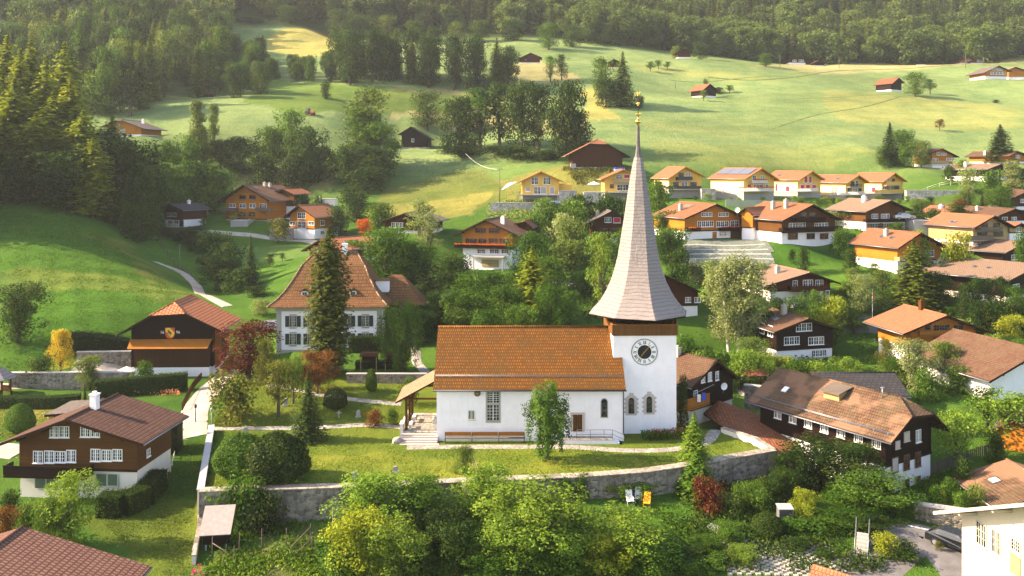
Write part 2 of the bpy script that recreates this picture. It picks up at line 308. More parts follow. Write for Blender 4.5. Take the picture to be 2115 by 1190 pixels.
PADS=[(-52.1,116.1,0.2),(-52.3,120.7,0.3),(-52.4,125.3,0.7),(-39.2,116.5,0.2),(-39.4,121.2,0.3),(-39.5,125.8,0.7),(-37.7,288.4,34.7),(-37.4,292.9,34.8),(-37.1,297.4,35.2),(-26.9,287.6,34.7),(-26.6,292.1,34.8),(-26.3,296.6,35.2),(14.8,226,28.2),(14.6,232.5,28.4),(14.5,239,28.8),(29.8,226.2,28.2),(29.7,232.7,28.4),(29.6,239.2,28.8),(2.3,373.4,73.7),(2.5,377.9,73.8),(2.8,382.4,74.2),(12.8,372.8,73.7),(13.1,377.3,73.8),(13.3,381.9,74.2),(40.2,365.9,70.8),(40,369.4,70.9),(39.8,372.9,71.3),(46.2,366.3,70.8),(45.9,369.8,70.9),(45.7,373.3,71.3),(74.7,397,78.6),(74.6,401,78.7),(74.5,405,79.1),(82.6,397.2,78.6),(82.5,401.2,78.7),(82.4,405.3,79.1),(73.3,335.3,55.9),(71.1,339.3,56.1),(69,343.3,56.5),(80.9,339.3,55.9),(78.8,343.3,56.1),(76.6,347.3,56.5),(149.8,343.9,59),(147.6,347.8,59.1),(145.3,351.7,59.5),(157.1,348.1,59),(154.8,352,59.1),(152.6,355.9,59.5),(-46.7,79.8,-2.3),(-46.4,84.1,-2.1),(-46,88.5,-1.7),(-33.4,78.8,-2.3),(-33.1,83.1,-2.1),(-32.7,87.5,-1.7),(-10.7,165.7,9.3),(-9,171.5,9.5),(-7.4,177.2,9.9),(0.7,162.4,9.3),(2.3,168.2,9.5),(4,174,9.9),(-38.8,161.1,10.3),(-35.2,165.9,10.4),(-31.5,170.7,10.8),(-30.6,154.9,10.3),(-27,159.7,10.4),(-23.3,164.5,10.8),(-72.3,215.7,15.4),(-69.3,221.5,15.6),(-66.2,227.2,16),(-58.7,208.5,15.4),(-55.6,214.2,15.6),(-52.6,220,16),(-52.6,200.7,12.3),(-49.9,204.9,12.4),(-47.1,209.1,12.8),(-44.3,195.3,12.3),(-41.5,199.5,12.4),(-38.8,203.7,12.8),(-85.7,211.1,14.2),(-83.4,215,14.3),(-81.2,218.9,14.7),(-78.2,206.8,14.2),(-76,210.7,14.3),(-73.7,214.6,14.7),(-27.3,179.4,14.3),(-25.9,185.2,14.5),(-24.4,191.1,14.9),(-16.6,176.7,14.3),(-15.1,182.6,14.5),(-13.7,188.4,14.9),(15.8,182.9,12.1),(15.6,188.4,12.2),(15.4,193.9,12.6),(26.3,183.3,12.1),(26.1,188.8,12.2),(25.9,194.3,12.6),(32.2,164.3,14.3),(29.8,170.3,14.5),(27.3,176.3,14.9),(45.9,169.8,14.3),(43.4,175.8,14.5),(41,181.8,14.9),(49.1,159,14.3),(46.3,165.4,14.4),(43.4,171.8,14.8),(62.7,165.1,14.3),(59.9,171.5,14.4),(57,177.9,14.8),(68.5,169,15.8),(66.5,174.6,16),(64.4,180.3,16.4),(79.6,173,15.8),(77.6,178.7,16),(75.5,184.3,16.4),(65.5,148.1,10.3),(63.3,153.7,10.5),(61,159.3,10.9),(76.6,152.6,10.3),(74.4,158.2,10.5),(72.1,163.8,10.9),(84.3,159.1,13.3),(82.1,164.7,13.4),(94.4,163.2,13.3),(92.2,168.8,13.4),(89.9,174.4,13.8),(91.9,184.3,16.8),(90.8,188.7,16.9),(89.7,193,17.3),(98.7,186,16.8),(97.6,190.4,16.9),(96.5,194.8,17.3),(97.6,175,16.3),(95.9,181.3,16.5),(94.2,187.6,16.9),(107,177.5,16.3),(105.4,183.8,16.5),(103.7,190.1,16.9),(90.5,170.7,15.5),(99.1,165.3,14.9),(97.7,169,15.1),(96.3,172.8,15.5),(86.7,153.1,10.8),(79.1,164.9,11.4),(100.1,161.8,10.8),(92.5,173.6,11.4),(77.1,135,7),(72.7,141,7.1),(68.3,147.1,7.5),(94.9,147.9,7),(90.5,154,7.1),(39.4,134.6,7.6),(38.2,140.5,7.8),(36.9,146.3,8.2),(51.5,137.2,7.6),(50.3,143,7.8),(49,148.9,8.2),(36.4,121.2,0.9),(35.2,125.8,1.1),(34,130.4,1.5),(47.1,124,0.9),(45.9,128.6,1.1),(44.6,133.2,1.5),(54.5,119.7,0.5),(53.7,124.7,0.6),(52.9,129.6,1),(66.3,121.6,0.5),(65.5,126.5,0.6),(64.7,131.5,1),(17,132,5.5),(16.1,136.9,5.6),(15.3,141.8,6),(30,134.3,5.5),(29.1,139.2,5.6),(28.2,144.1,6),(20.1,97.2,-1.4),(16.8,100.8,-1.2),(13.5,104.4,-0.8),(27.8,104.2,-1.4),(24.6,107.8,-1.2),(21.3,111.4,-0.8),(-121.7,258.8,37.9),(-120.8,265.3,38),(-119.9,271.7,38.4),(-109,257,37.9),(-108,263.5,38),(-107.1,269.9,38.4),(197.5,364.2,65.8),(196.6,370.1,65.9),(195.8,376.1,66.3),(209.4,365.9,65.8),(208.6,371.8,65.9),(207.8,377.8,66.3),(116.6,242.5,28.5),(115.7,247.4,28.6),(114.9,252.3,29),(125,243.9,28.5),(124.1,248.9,28.6),(123.2,253.8,29),(119.4,219.1,24.7),(116.1,224.7,24.9),(112.9,230.4,25.3),(130.3,225.4,24.7),(127,231,24.9),(123.8,236.7,25.3),(137.7,241.6,29.6),(134.8,247.9,29.7),(131.8,254.3,30.1),(147.2,246,29.6),(144.3,252.4,29.7),(141.3,258.7,30.1),(128.2,221.4,25.2),(127.2,225.3,25.4),(134.4,223.1,25.2),(133.4,226.9,25.4),(132.3,230.8,25.8),(114.2,197.8,18.8),(112.3,201.9,18.9),(110.4,206,19.3),(124.7,202.7,18.8),(122.8,206.8,18.9),(120.9,210.9,19.3),(134.2,423.9,79.2),(134,429.9,79.3),(133.8,435.9,79.7),(144.3,424.3,79.2),(144.1,430.3,79.3),(143.9,436.3,79.7),(144.8,421,77.9),(152.3,421.3,77.9),(152.1,425.3,78),(152,429.3,78.4),(149.7,427,79.6),(149.6,430.5,79.7),(149.5,434,80.1),(155.6,427.2,79.6),(155.5,430.7,79.7),(155.3,434.2,80.1),(217.4,424.1,79.4),(217.4,429.1,79.6),(217.4,434.1,80),(226.4,424.1,79.4),(226.4,429.1,79.6),(226.4,434.1,80),(221.6,422.1,79.3),(221.6,427.1,79.5),(221.6,432.1,79.9),(231.4,422.1,79.3),(231.4,427.1,79.5),(231.4,432.1,79.9),(35.2,81.4,-3.2),(30.5,88.6,-3),(25.8,95.8,-2.6),(43.2,86.7,-3.2),(38.5,93.8,-3),(33.9,101,-2.6),(74.8,148.3,8),(74.2,155.3,8.5),(80.4,148.7,8),(80.1,152.3,8.1),(79.8,155.8,8.5),(56.5,103.1,0.2),(54.7,110,0.3),(52.8,116.8,0.7),(71,107,0.2),(69.2,113.9,0.3),(67.3,120.7,0.7),(-166.2,375.3,81.4),(-165.9,379.3,81.6),(-165.5,383.3,82),(-160.9,374.9,81.4),(-160.5,378.9,81.6),(-160.2,382.8,82),(-125.6,396,82.1),(-124.2,399.8,82.2),(-122.8,403.6,82.6),(-119.9,394,82.1),(-118.5,397.7,82.2),(-117.1,401.5,82.6),(-90.4,432.9,92.9),(-89.3,436.8,93.1),(-88.3,440.6,93.5),(-84.3,431.2,92.9),(-83.2,435.1,93.1),(-82.2,439,93.5),(-116.9,318.7,54.2),(-115.8,322.5,54.3),(-114.8,326.4,54.7),(-112,317.4,54.2),(-111,321.2,54.3),(-109.9,325.1,54.7),(46.6,99.7,-0.5),(40.8,99.7,-0.3),(46.6,109.3,-0.5),(40.8,109.3,-0.3),(35,109.3,0.1),(195.6,422.6,78.7),(196.2,426,78.9),(196.8,429.5,79.3),(201.5,421.5,78.7),(202.2,425,78.9),(202.8,428.4,79.3),(248.8,433.1,84.6),(247.3,437.3,84.8),(245.8,441.6,85.2),(260.2,437.2,84.6),(258.6,441.5,84.8),(257.1,445.7,85.2),(41.5,74.4,-3.3),(41.5,79,-3.1),(41.5,83.7,-2.7),(52.7,74.4,-3.3),(52.7,79,-3.1),(52.7,83.7,-2.7),(48.8,89.9,-0.9),(51.2,93.1,-0.8),(53.7,96.2,-0.4),(53,86.5,-0.9),(55.5,89.7,-0.8),(58,92.9,-0.4),(-5.8,144.9,6.5),(-9.8,147.2,6.7),(-13.7,149.4,7.1),(-2.8,150.1,6.5),(-6.8,152.4,6.7),(-10.7,154.6,7.1),(1.4,205.1,20),(1.4,210.1,20.2),(1.4,215.1,20.6),(12.1,205.1,20),(12.1,210.1,20.2),(12.1,215.1,20.6),(21.1,207.1,20.6),(21.1,212.1,20.7),(21.1,217.1,21.1),(32,207.1,20.6),(32,212.1,20.7),(32,217.1,21.1),(37.1,208.9,21),(35.8,214.3,21.2),(34.5,219.6,21.6),(47.4,211.5,21),(46.1,216.8,21.2),(44.8,222.2,21.6),(55.1,207.4,20.4),(51.9,213.7,20.6),(48.7,219.9,21),(65.5,212.7,20.4),(62.3,219,20.6),(59.1,225.2,21),(70.1,213.8,20.8),(67.1,219.6,21),(64.2,225.4,21.4),(78.8,218.3,20.8),(75.8,224.1,21),(72.9,229.9,21.4),(83.2,217,20.3),(80,223.3,20.4),(76.8,229.5,20.8),(90.9,221,20.3),(87.8,227.2,20.4),(84.6,233.5,20.8),(93.9,221.1,20.4),(91.3,226.6,20.5),(88.8,232,20.9),(102.5,225.1,20.4),(99.9,230.6,20.5),(97.4,236,20.9)]
pts=np.array([P(*p) for p in CP]+XYZ+PADS, dtype=float)
CC=4.0
def _phi(d2): return np.sqrt(d2+CC*CC)
A_=_phi(((pts[:,None,:2]-pts[None,:,:2])**2).sum(-1)) - np.eye(len(pts))*np.r_[np.full(len(CP)+len(XYZ),2.5),np.full(len(PADS),.6)]
Pm=np.c_[np.ones(len(pts)),pts[:,:2]]
K=np.block([[A_,Pm],[Pm.T,np.zeros((3,3))]])
W_=np.linalg.solve(K,np.r_[pts[:,2],0,0,0])
def rbf(X,Y):
    X=np.asarray(X,float); Y=np.asarray(Y,float); sh=X.shape; x=X.ravel(); y=Y.ravel(); out=np.empty(len(x))
    for i in range(0,len(x),20000):
        xs=x[i:i+20000]; ys=y[i:i+20000]
        d=(xs[:,None]-pts[None,:,0])**2+(ys[:,None]-pts[None,:,1])**2
        out[i:i+20000]=_phi(d)@W_[:-3]+W_[-3]+W_[-2]*xs+W_[-1]*ys
    return out.reshape(sh)
WALLPX=[(414,1012),(560,1008),(800,1000),(1000,990),(1200,982),(1330,972),(1400,962),(1470,950),(1540,938),(1597,928)]
WALL=[((u-UC)/F*(27.7*F/(v-VH)), 27.7*F/(v-VH)) for u,v in WALLPX]
LWALL=[((437-UC)/F*93.4,93.4), WALL[0]]
YARD=LWALL+WALL[1:]+[(25.3,90),(22.9,93.5),(24.2,98),(20,112),(-33,112)]
def inpoly(X,Y,poly):
    X=np.asarray(X); Y=np.asarray(Y); r=np.zeros(X.shape,bool); n=len(poly)
    for i in range(n):
        x0,y0=poly[i]; x1,y1=poly[(i+1)%n]
        if y0==y1: continue
        c=((y0>Y)!=(y1>Y))&(X<(x1-x0)*(Y-y0)/(y1-y0)+x0); r^=c
    return r
def tz(X,Y):
    X=np.asarray(X,float); Y=np.asarray(Y,float); z=rbf(X,Y)
    m=inpoly(X,Y,YARD); s=np.clip((Y-93)/7,0,1); s=s*s*(3-2*s)
    right=np.clip((X-19)/8,0,1)*.35
    yard=np.where(Y<93,-.05,0.0)-right
    return np.where(m, yard*(1-s)+z*s, z)
def frange(a,b,st): return list(np.arange(a,b,st))
GX=np.array(frange(-560,-120,6)+frange(-120,-60,2)+frange(-60,60,.7)+frange(60,120,2)+frange(120,566,6))
GY=np.array(frange(-80,30,8)+frange(30,64,2)+frange(64,112,.6)+frange(112,190,1.6)+frange(190,330,2.2)+frange(330,460,3.5)+frange(460,905,9))
TX,TY=np.meshgrid(GX,GY); TZ=tz(TX,TY)
def H_(x,y):
    """height of the built ground (bilinear)"""
    x=np.asarray(x,float); y=np.asarray(y,float)
    i=np.clip(np.searchsorted(GX,x)-1,0,len(GX)-2); j=np.clip(np.searchsorted(GY,y)-1,0,len(GY)-2)
    fx=(x-GX[i])/(GX[i+1]-GX[i]); fy=(y-GY[j])/(GY[j+1]-GY[j])
    return TZ[j,i]*(1-fx)*(1-fy)+TZ[j,i+1]*fx*(1-fy)+TZ[j+1,i]*(1-fx)*fy+TZ[j+1,i+1]*fx*fy
_Ys=np.concatenate([np.arange(50,200,.15),np.arange(200,800,.5)])
def G(u,v,y0=50):
    X=(u-UC)/F*_Ys; Z=CZ-(v-VH)/F*_Ys; h=H_(X,_Ys); k=np.where((Z<h)&(_Ys>=y0))[0]
    k=k[0] if len(k) else len(_Ys)-1
    return (float(X[k]),float(_Ys[k]),float(h[k]))
# ------------------------------------------------------------------ ground
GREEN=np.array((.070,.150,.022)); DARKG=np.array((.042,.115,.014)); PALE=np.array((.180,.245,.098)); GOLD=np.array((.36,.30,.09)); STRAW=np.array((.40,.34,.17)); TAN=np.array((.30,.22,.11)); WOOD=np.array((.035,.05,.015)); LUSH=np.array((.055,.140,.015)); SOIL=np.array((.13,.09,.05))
def pxpoly(pp,y0=50): return [G(u,v,y0)[:2] for u,v in pp]
def terrain():
    ny,nx=TX.shape; n=ny*nx
    co=np.stack([TX.ravel(),TY.ravel(),TZ.ravel()],1)
    idx=np.arange(n).reshape(ny,nx)
    q=np.stack([idx[:-1,:-1],idx[:-1,1:],idx[1:,1:],idx[1:,:-1]],-1).reshape(-1,4)
    me=bpy.data.meshes.new('meadow'); me.vertices.add(n); me.vertices.foreach_set('co',co.ravel())
    me.loops.add(q.size); me.loops.foreach_set('vertex_index',q.ravel().astype(np.int32))
    me.polygons.add(len(q)); me.polygons.foreach_set('loop_start',np.arange(0,q.size,4,dtype=np.int32)); me.polygons.foreach_set('loop_total',np.full(len(q),4,np.int32))
    me.polygons.foreach_set('use_smooth',np.ones(len(q),bool)); me.update()
    c=np.tile(GREEN,(n,1)); X=TX.ravel(); Y=TY.ravel()
    wob=np.sin(X*.31+Y*.17)*1.0+np.sin(X*.11-Y*.23)*1.5+np.sin(X*.9+Y*.7)*.4
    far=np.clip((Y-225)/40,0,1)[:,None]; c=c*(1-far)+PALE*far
    def patch(pp,colr,a=1.0,y0=50,w=1.0):
        m=inpoly(X+wob*w*.6,Y+wob*w*.8,pxpoly(pp,y0) if pp and pp[0][1]>=0 or True else pp)
        c[m]=c[m]*(1-a)+np.array(colr)*a
    # upper meadows
    patch([(545,95),(560,70),(630,57),(690,72),(715,110),(600,120)],GOLD,.9,360)
    patch([(1060,132),(1120,128),(1180,150),(1190,168),(1100,180),(1050,170)],STRAW,.8,330)
    patch([(1205,185),(1240,180),(1275,250),(1210,250)],GOLD,.75,250)
    patch([(1560,135),(1700,131),(2115,118),(2115,128),(1900,143),(1700,152)],STRAW,.8,350)
    patch([(1690,185),(1850,198),(2050,215),(2115,228),(2115,262),(1860,265),(1780,255),(1720,240)],GOLD,.35,250)
    patch([(1300,130),(1500,150),(1700,170),(1500,168),(1330,150)],GOLD,.28,250)
    patch([(1350,290),(1700,300),(1850,330),(1500,340),(1350,330)],GOLD,.2,200)
    patch([(1330,245),(1600,270),(1850,275),(1850,290),(1500,285),(1330,262)],GOLD,.12,200)
    patch([(800,180),(930,185),(1050,200),(1050,235),(1215,260),(1210,282),(1000,268),(880,240),(760,215)],TAN,.55,260)
    patch([(740,214),(880,232),(1000,262),(1000,268),(860,240),(730,222)],STRAW,.8,260)
    patch([(545,170),(720,175),(900,195),(1040,205),(1040,215),(800,235),(640,240),(500,215)],GREEN*.9+GOLD*.12,.85,260)
    patch([(770,400),(960,345),(1060,370),(1050,400),(980,440),(800,450)],(.15,.15,.04),.7,190)
    patch([(770,425),(1010,400),(980,445),(860,455),(770,450)],GOLD,.45,190)
    patch([(480,350),(700,345),(700,385),(600,400),(470,385)],GOLD,.55,200)
    patch([(1040,370),(1170,340),(1330,350),(1330,400),(1040,420)],(.24,.19,.06),.6,180)
    patch([(350,490),(640,505),(640,535),(400,535)],GREEN*.6+PALE*.4,.8,150)
    patch([(0,390),(200,440),(500,640),(250,740),(0,770)],LUSH,.75,100)
    patch([(180,480),(270,500),(420,610),(340,600),(260,540)],(.17,.15,.04),.55,100)
    patch([(0,555),(200,560),(430,610),(430,640),(150,600),(0,600)],(.20,.21,.05),.5,100)  # band of sunlight across the left hill, put into the grass colour
    patch([(0,820),(190,815),(220,850),(60,900),(0,880)],(.20,.20,.045),.8,80)
    patch([(80,835),(190,820),(180,850),(90,860)],GOLD,.7,80)
    patch([(1590,505),(1800,500),(1760,545),(1600,550)],DARKG,.8,100)
    patch([(1900,415),(2010,420),(2010,440),(1900,440)],(.18,.16,.05),.6,100)
    # church lawn, garden, orchard
    yard=inpoly(X,Y,YARD); c[yard]=(.13,.175,.025)
    patch([(640,940),(900,960),(1395,945),(1395,965),(1000,985),(640,1000)],(.21,.225,.035),.7,60)  # sunlit strip of the lawn, painted as brighter grass
    patch([(430,895),(640,890),(640,1000),(430,1010)],LUSH,.6,60)
    patch([(150,1050),(400,1050),(390,1190),(330,1190),(200,1110)],(.13,.115,.02),.45,60)
    patch([(340,900),(420,905),(410,1040),(330,1040)],DARKG,.8,60)
    patch([(430,1150),(650,1120),(680,1190),(430,1190)],SOIL,.6,60)
    patch([(520,1080),(680,1085),(670,1130),(520,1130)],SOIL*.7+GREEN*.5,.7,60)
    patch([(1100,1060),(1400,1050),(1450,1190),(1100,1190)],LUSH,.5,60)
    patch([(1990,860),(2115,860),(2115,950),(1930,945)],LUSH,.6,60)
    # mixed strength of growth
    mott=.9+.10*np.sin(X*.045+np.sin(Y*.03)*2)+.06*np.sin(Y*.12+X*.02)
    c*=mott[:,None]
    # woodland floor
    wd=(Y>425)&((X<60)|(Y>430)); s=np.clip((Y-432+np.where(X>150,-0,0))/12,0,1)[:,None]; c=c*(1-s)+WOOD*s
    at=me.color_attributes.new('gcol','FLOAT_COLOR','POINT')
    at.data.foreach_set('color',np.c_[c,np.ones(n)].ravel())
    t=NT('grass'); a=t.n('Attribute'); a.attribute_name='gcol'; v=coords(t)
    n1=noise(t,v,.09,5,.65); n2=noise(t,scaled(t,v,(1,.45,1)),.9,6,.75); n3=noise(t,v,6,3,.7)
    cc=mixc(t,ramp(t,n1,.35,.68),mixc(t,1.0,a.outputs['Color'],(.72,.80,.72),'MULTIPLY'),mixc(t,1.0,a.outputs['Color'],(1.25,1.14,1.0),'MULTIPLY'))
    cc=mixc(t,math_(t,'MULTIPLY',ramp(t,n2,.42,.72),.42),cc,mixc(t,1.0,cc,(.48,.58,.42),'MULTIPLY'))
    cc=mixc(t,math_(t,'MULTIPLY',ramp(t,n3,.5,.75),.35),cc,mixc(t,1.0,cc,(1.7,1.5,1.3),'MULTIPLY'))
    vo=t.n('TexVoronoi', Scale=1.3); t.l(v,vo.inputs['Vector'])
    fl=math_(t,'MULTIPLY',math_(t,'LESS_THAN',vo.outputs['Distance'],.085),ramp(t,noise(t,v,.12,3),.5,.6))
    cc=mixc(t,math_(t,'MULTIPLY',fl,.8),cc,(.55,.52,.34))
    n4=noise(t,scaled(t,v,(.035,.42,.42)),1.0,5,.7)
    cc=mixc(t,math_(t,'MULTIPLY',ramp(t,n4,.47,.60),.38),cc,mixc(t,1.0,cc,(.66,.78,.66),'MULTIPLY'))
    h=math_(t,'ADD',math_(t,'MULTIPLY',n2,1.6),n3)
    finish(t,cc,.95,h,.9,.28,.04); me.materials.append(t.m)
    o=link('meadow',me); tag(o,kind='structure'); return o
terrain()

def strip(name, pp, width, mat, y0=50, lift=.05, world=False, kind='structure', edge=False):
    """a path laid on the ground: pp = pixel (or world) centre line, width in metres"""
    w=[Vector((p[0],p[1],0)) if world else Vector(G(p[0],p[1],y0)[:2]+(0,)) for p in pp]
    ws=[p[2] if len(p)>2 else width for p in pp]
    cs=[];ww=[]
    for i in range(len(w)-1):
        n=max(2,int((w[i+1]-w[i]).length/.6))
        p0=w[max(i-1,0)];p1=w[i];p2=w[i+1];p3=w[min(i+2,len(w)-1)]
        for k in range(n):
            s=k/n; cs.append(.5*((2*p1)+(p2-p0)*s+(2*p0-5*p1+4*p2-p3)*s*s+(3*p1-p0-3*p2+p3)*s**3)); ww.append(ws[i]*(1-s)+ws[i+1]*s)
    cs.append(w[-1]); ww.append(ws[-1]); mb=MB(); m=6; rows=[]
    for i,p in enumerate(cs):
        d=(cs[min(i+1,len(cs)-1)]-cs[max(i-1,0)]); d.normalize(); nn=Vector((-d.y,d.x,0)); row=[]
        for k in range(m+1):
            q=p+nn*(ww[i]*(k/m-.5)); e=.0 if 0<k<m else -.12
            row.append((q.x,q.y,float(H_(q.x,q.y))+lift+e))
        rows.append(row)
    b=0
    for r in rows: mb.v+=r
    for i in range(len(rows)-1):
        for k in range(m):
            a=i*(m+1)+k; mb.f.append((a,a+m+1,a+m+2,a+1)); mb.m.append(0); mb.sm.append(True)
    o=mb.build(name,mat)
    me=o.data
    if me.polygons[0].normal.z<0: me.flip_normals()
    return tag(o,kind=kind)
def area(name, pp, mat, y0=50, lift=.06, step=.7, world=False):
    poly=pp if world else pxpoly(pp,y0)
    xs=[p[0] for p in poly]; ys=[p[1] for p in poly]; gx=np.arange(min(xs),max(xs)+step,step); gy=np.arange(min(ys),max(ys)+step,step)
    X,Y=np.meshgrid(gx,gy); cxm=(X[:-1,:-1]+X[1:,1:])/2; cym=(Y[:-1,:-1]+Y[1:,1:])/2; m=inpoly(cxm,cym,poly)
    Z=H_(X,Y)+lift; mb=MB(); nx=len(gx); mb.v=[tuple(p) for p in np.stack([X.ravel(),Y.ravel(),Z.ravel()],1)]
    for j,i in zip(*np.where(m)): mb.f.append((j*nx+i,j*nx+i+1,(j+1)*nx+i+1,(j+1)*nx+i)); mb.m.append(0); mb.sm.append(True)
    o=mb.build(name,mat); return tag(o,kind='structure')
strip('village_lane',[(345,468),(400,474),(470,482),(540,489),(620,497),(660,503)],3.4,M['road'],180)
strip('field_track',[(322,541),(352,553),(385,570),(405,590),(425,610),(470,635)],2.4,M['road'],140)
strip('farm_lane',[(395,905),(398,880),(402,850),(425,815),(455,785),(478,765)],3.6,M['road'],80,.07)
strip('lower_lane',[(-60,800),(60,797),(130,795),(200,790),(262,788)],2.6,M['road'],80,.06)
area('barn_forecourt',[(160,745),(200,735),(268,728),(268,770),(200,772),(150,765)],M['road'],100,.08)
strip('garden_lane',[(-60,925),(0,930),(45,935)],4.0,M['road'],80,.07)
strip('churchyard_path',[(440,886),(600,885),(700,881),(760,878),(835,884)],1.35,M['paving'],80,.05)
strip('upper_churchyard_path',[(555,795),(640,812),(730,826),(830,836)],1.2,M['paving'],80,.05)
strip('stone_garden_path',[(848,690),(858,725),(862,750),(885,775)],1.6,M['paving'],100,.06)
strip('church_front_path',[(-10.6,87.9),(-6,88.1),(0,88.1),(6,88.0),(10,87.2),(13.5,86.9),(17,87.6),(19.8,89.6),(21.3,92.5),(22.8,96.5)],1.5,M['paving'],60,.06,world=True)
road=strip('road',[(1740,1215),(1850,1130),(1900,1105),(1960,1140),(2040,1240)],5.4,M['asphalt'],60,.06)
strip('road_line',[(1875,1088,.14),(1920,1098,.14),(1952,1104,.14)],.14,M['wframe'],60,.09)
area('courtyard',[(1520,790),(1550,770),(1640,775),(1620,800),(1570,815),(1530,820)],M['road'],95,.08)
strip('hillside_track',[(1100,577),(1150,583),(1200,590)],2.2,M['road'],140,.08)
strip('parking_lane',[(1700,672),(1780,668),(1850,676),(1900,650)],3.5,M['asphalt'],120,.08)
area('stone_slope',[(1413,500),(1574,497),(1604,552),(1500,572),(1404,560)],M['gabion'],130,.12)
for k,(a,b) in enumerate((((1410,508),(1580,506)),((1408,518),(1587,517)),((1406,528),(1592,527)),((1406,539),(1598,537)))):
    strip('terrace_edge',[a,b],.3,M['concrete'],130,.2)
strip('paver_patch',[(1560,1150,5.0),(1610,1160,6.0),(1650,1180,5)],5,M['asphalt'],60,.03)

# ------------------------------------------------------------------ foliage
def quads_mesh(name, C, N, S, mats, rnd=None, asp=.62, parent_extra=None):
    """C centres, N normals, S sizes -> leaf-shaped quads"""
    n=len(C); N=N/np.maximum(np.linalg.norm(N,axis=1,keepdims=True),1e-6)
    r=RNG.normal(size=(n,3)); T=np.cross(N,r); T/=np.maximum(np.linalg.norm(T,axis=1,keepdims=True),1e-6); B=np.cross(N,T)
    S=np.asarray(S)[:,None] if np.ndim(S) else np.full((n,1),S)
    V=np.stack([C-T*S*.5, C-B*S*asp*.5, C+T*S*.5, C+B*S*asp*.5],1).reshape(-1,3)
    me=bpy.data.meshes.new(name); me.vertices.add(4*n); me.vertices.foreach_set('co',V.ravel())
    me.loops.add(4*n); me.loops.foreach_set('vertex_index',np.arange(4*n,dtype=np.int32))
    me.polygons.add(n); me.polygons.foreach_set('loop_start',np.arange(0,4*n,4,dtype=np.int32)); me.polygons.foreach_set('loop_total',np.full(n,4,np.int32))
    me.update(); a=me.attributes.new('rnd','FLOAT','FACE'); a.data.foreach_set('value',(RNG.random(n) if rnd is None else rnd).astype(np.float32))
    me.materials.append(mats); return me
def sph(n):
    v=RNG.normal(size=(n,3)); return v/np.linalg.norm(v,axis=1,keepdims=True)
PROTO={}
def lobes_crown(lobes, per, leaf, up=.5, flat=.8, droop=0.0):
    C=[];N=[];S=[];Rn=[]
    for (x,y,z,r) in lobes:
        k=max(12,int(per*(r**2))); d=sph(k); rad=r*(.55+.5*RNG.random((k,1))**.6)
        p=np.array((x,y,z))+d*rad*np.array((1,1,flat)); 
        if droop: p[:,2]-=droop*RNG.random(k)*r
        C.append(p); N.append(d*.9+np.array((0,0,up))+RNG.normal(size=(k,3))*.55); S.append(leaf*(.6+.8*RNG.random(k)))
        Rn.append(np.clip(.5+RNG.normal()*.16+RNG.normal(size=k)*.17,0,1))
    return np.concatenate(C),np.concatenate(N),np.concatenate(S),np.concatenate(Rn)
def limbs(mb, base, tips, r0, lean=0.0, n=7):
    top=Vector(base)
    for t in tips:
        t=Vector(t); s=.35+.4*random.random(); st=Vector((base[0]*(1-s)+t.x*.12,base[1]+t.y*.12,base[2]+(t.z-base[2])*s*.75))
        mid=(st+t)*.5+Vector((random.uniform(-.1,.1)*t.length*.3,random.uniform(-.1,.1)*t.length*.3,.04*t.z))
        mb.tube(st,mid,r0*.34,r0*.2,5,0,False); mb.tube(mid,t,r0*.2,r0*.05,5,0,False)
def broad(key, h, w, nl, per, leaf, base=.22, seed=1, top=.5, lobe=(.16,.27), flat=.85, trunk=True, fill=.75, bark='trunk', droop=0.0, power=.5):
    RNG_=np.random.default_rng(seed); random.seed(seed); L=[]; hh=h*(1-base)
    for i in range(nl):
        a=RNG_.random()*6.283; t=RNG_.random()**.85; z=base*h+t*hh
        prof=math.sin(min(1,max(.02,(1-t)*.93+.05))**power*math.pi*.62+.25) if top<.9 else 1
        rr=w/2*max(.12,prof)*(fill+(1-fill)*RNG_.random()) *RNG_.choice([1,1,1,.55,.3])
        r=w*RNG_.uniform(*lobe)*(.65+.5*prof)
        rr=max(0,rr-r*.6)
        L.append((rr*math.cos(a),rr*math.sin(a),min(z,h-r*flat),r))
    C,N,S,Rn=lobes_crown(L,per,leaf,flat=flat,droop=droop)
    crown=quads_mesh(key+'_crown',C,N,S,M['leaf'],Rn)
    tr=None
    if trunk:
        mb=MB(); r0=.028*h+.05; segs=[Vector((0,0,-.6)),Vector((random.uniform(-.02,.02)*h,0,h*.2)),Vector((random.uniform(-.03,.03)*h,random.uniform(-.02,.02)*h,h*.45)),Vector((0,0,h*.72))]
        for i in range(3): mb.tube(segs[i],segs[i+1],r0*(1-.28*i),r0*(1-.28*(i+1)),8,0,False)
        ids=list(range(len(L))); random.shuffle(ids)
        limbs(mb,(0,0,h*base*.6),[L[i][:3] for i in ids[:min(14,len(L))]],r0)
        tr=mb.mesh(key+'_trunk',M[bark])
    PROTO[key]=(h,w,crown,tr)
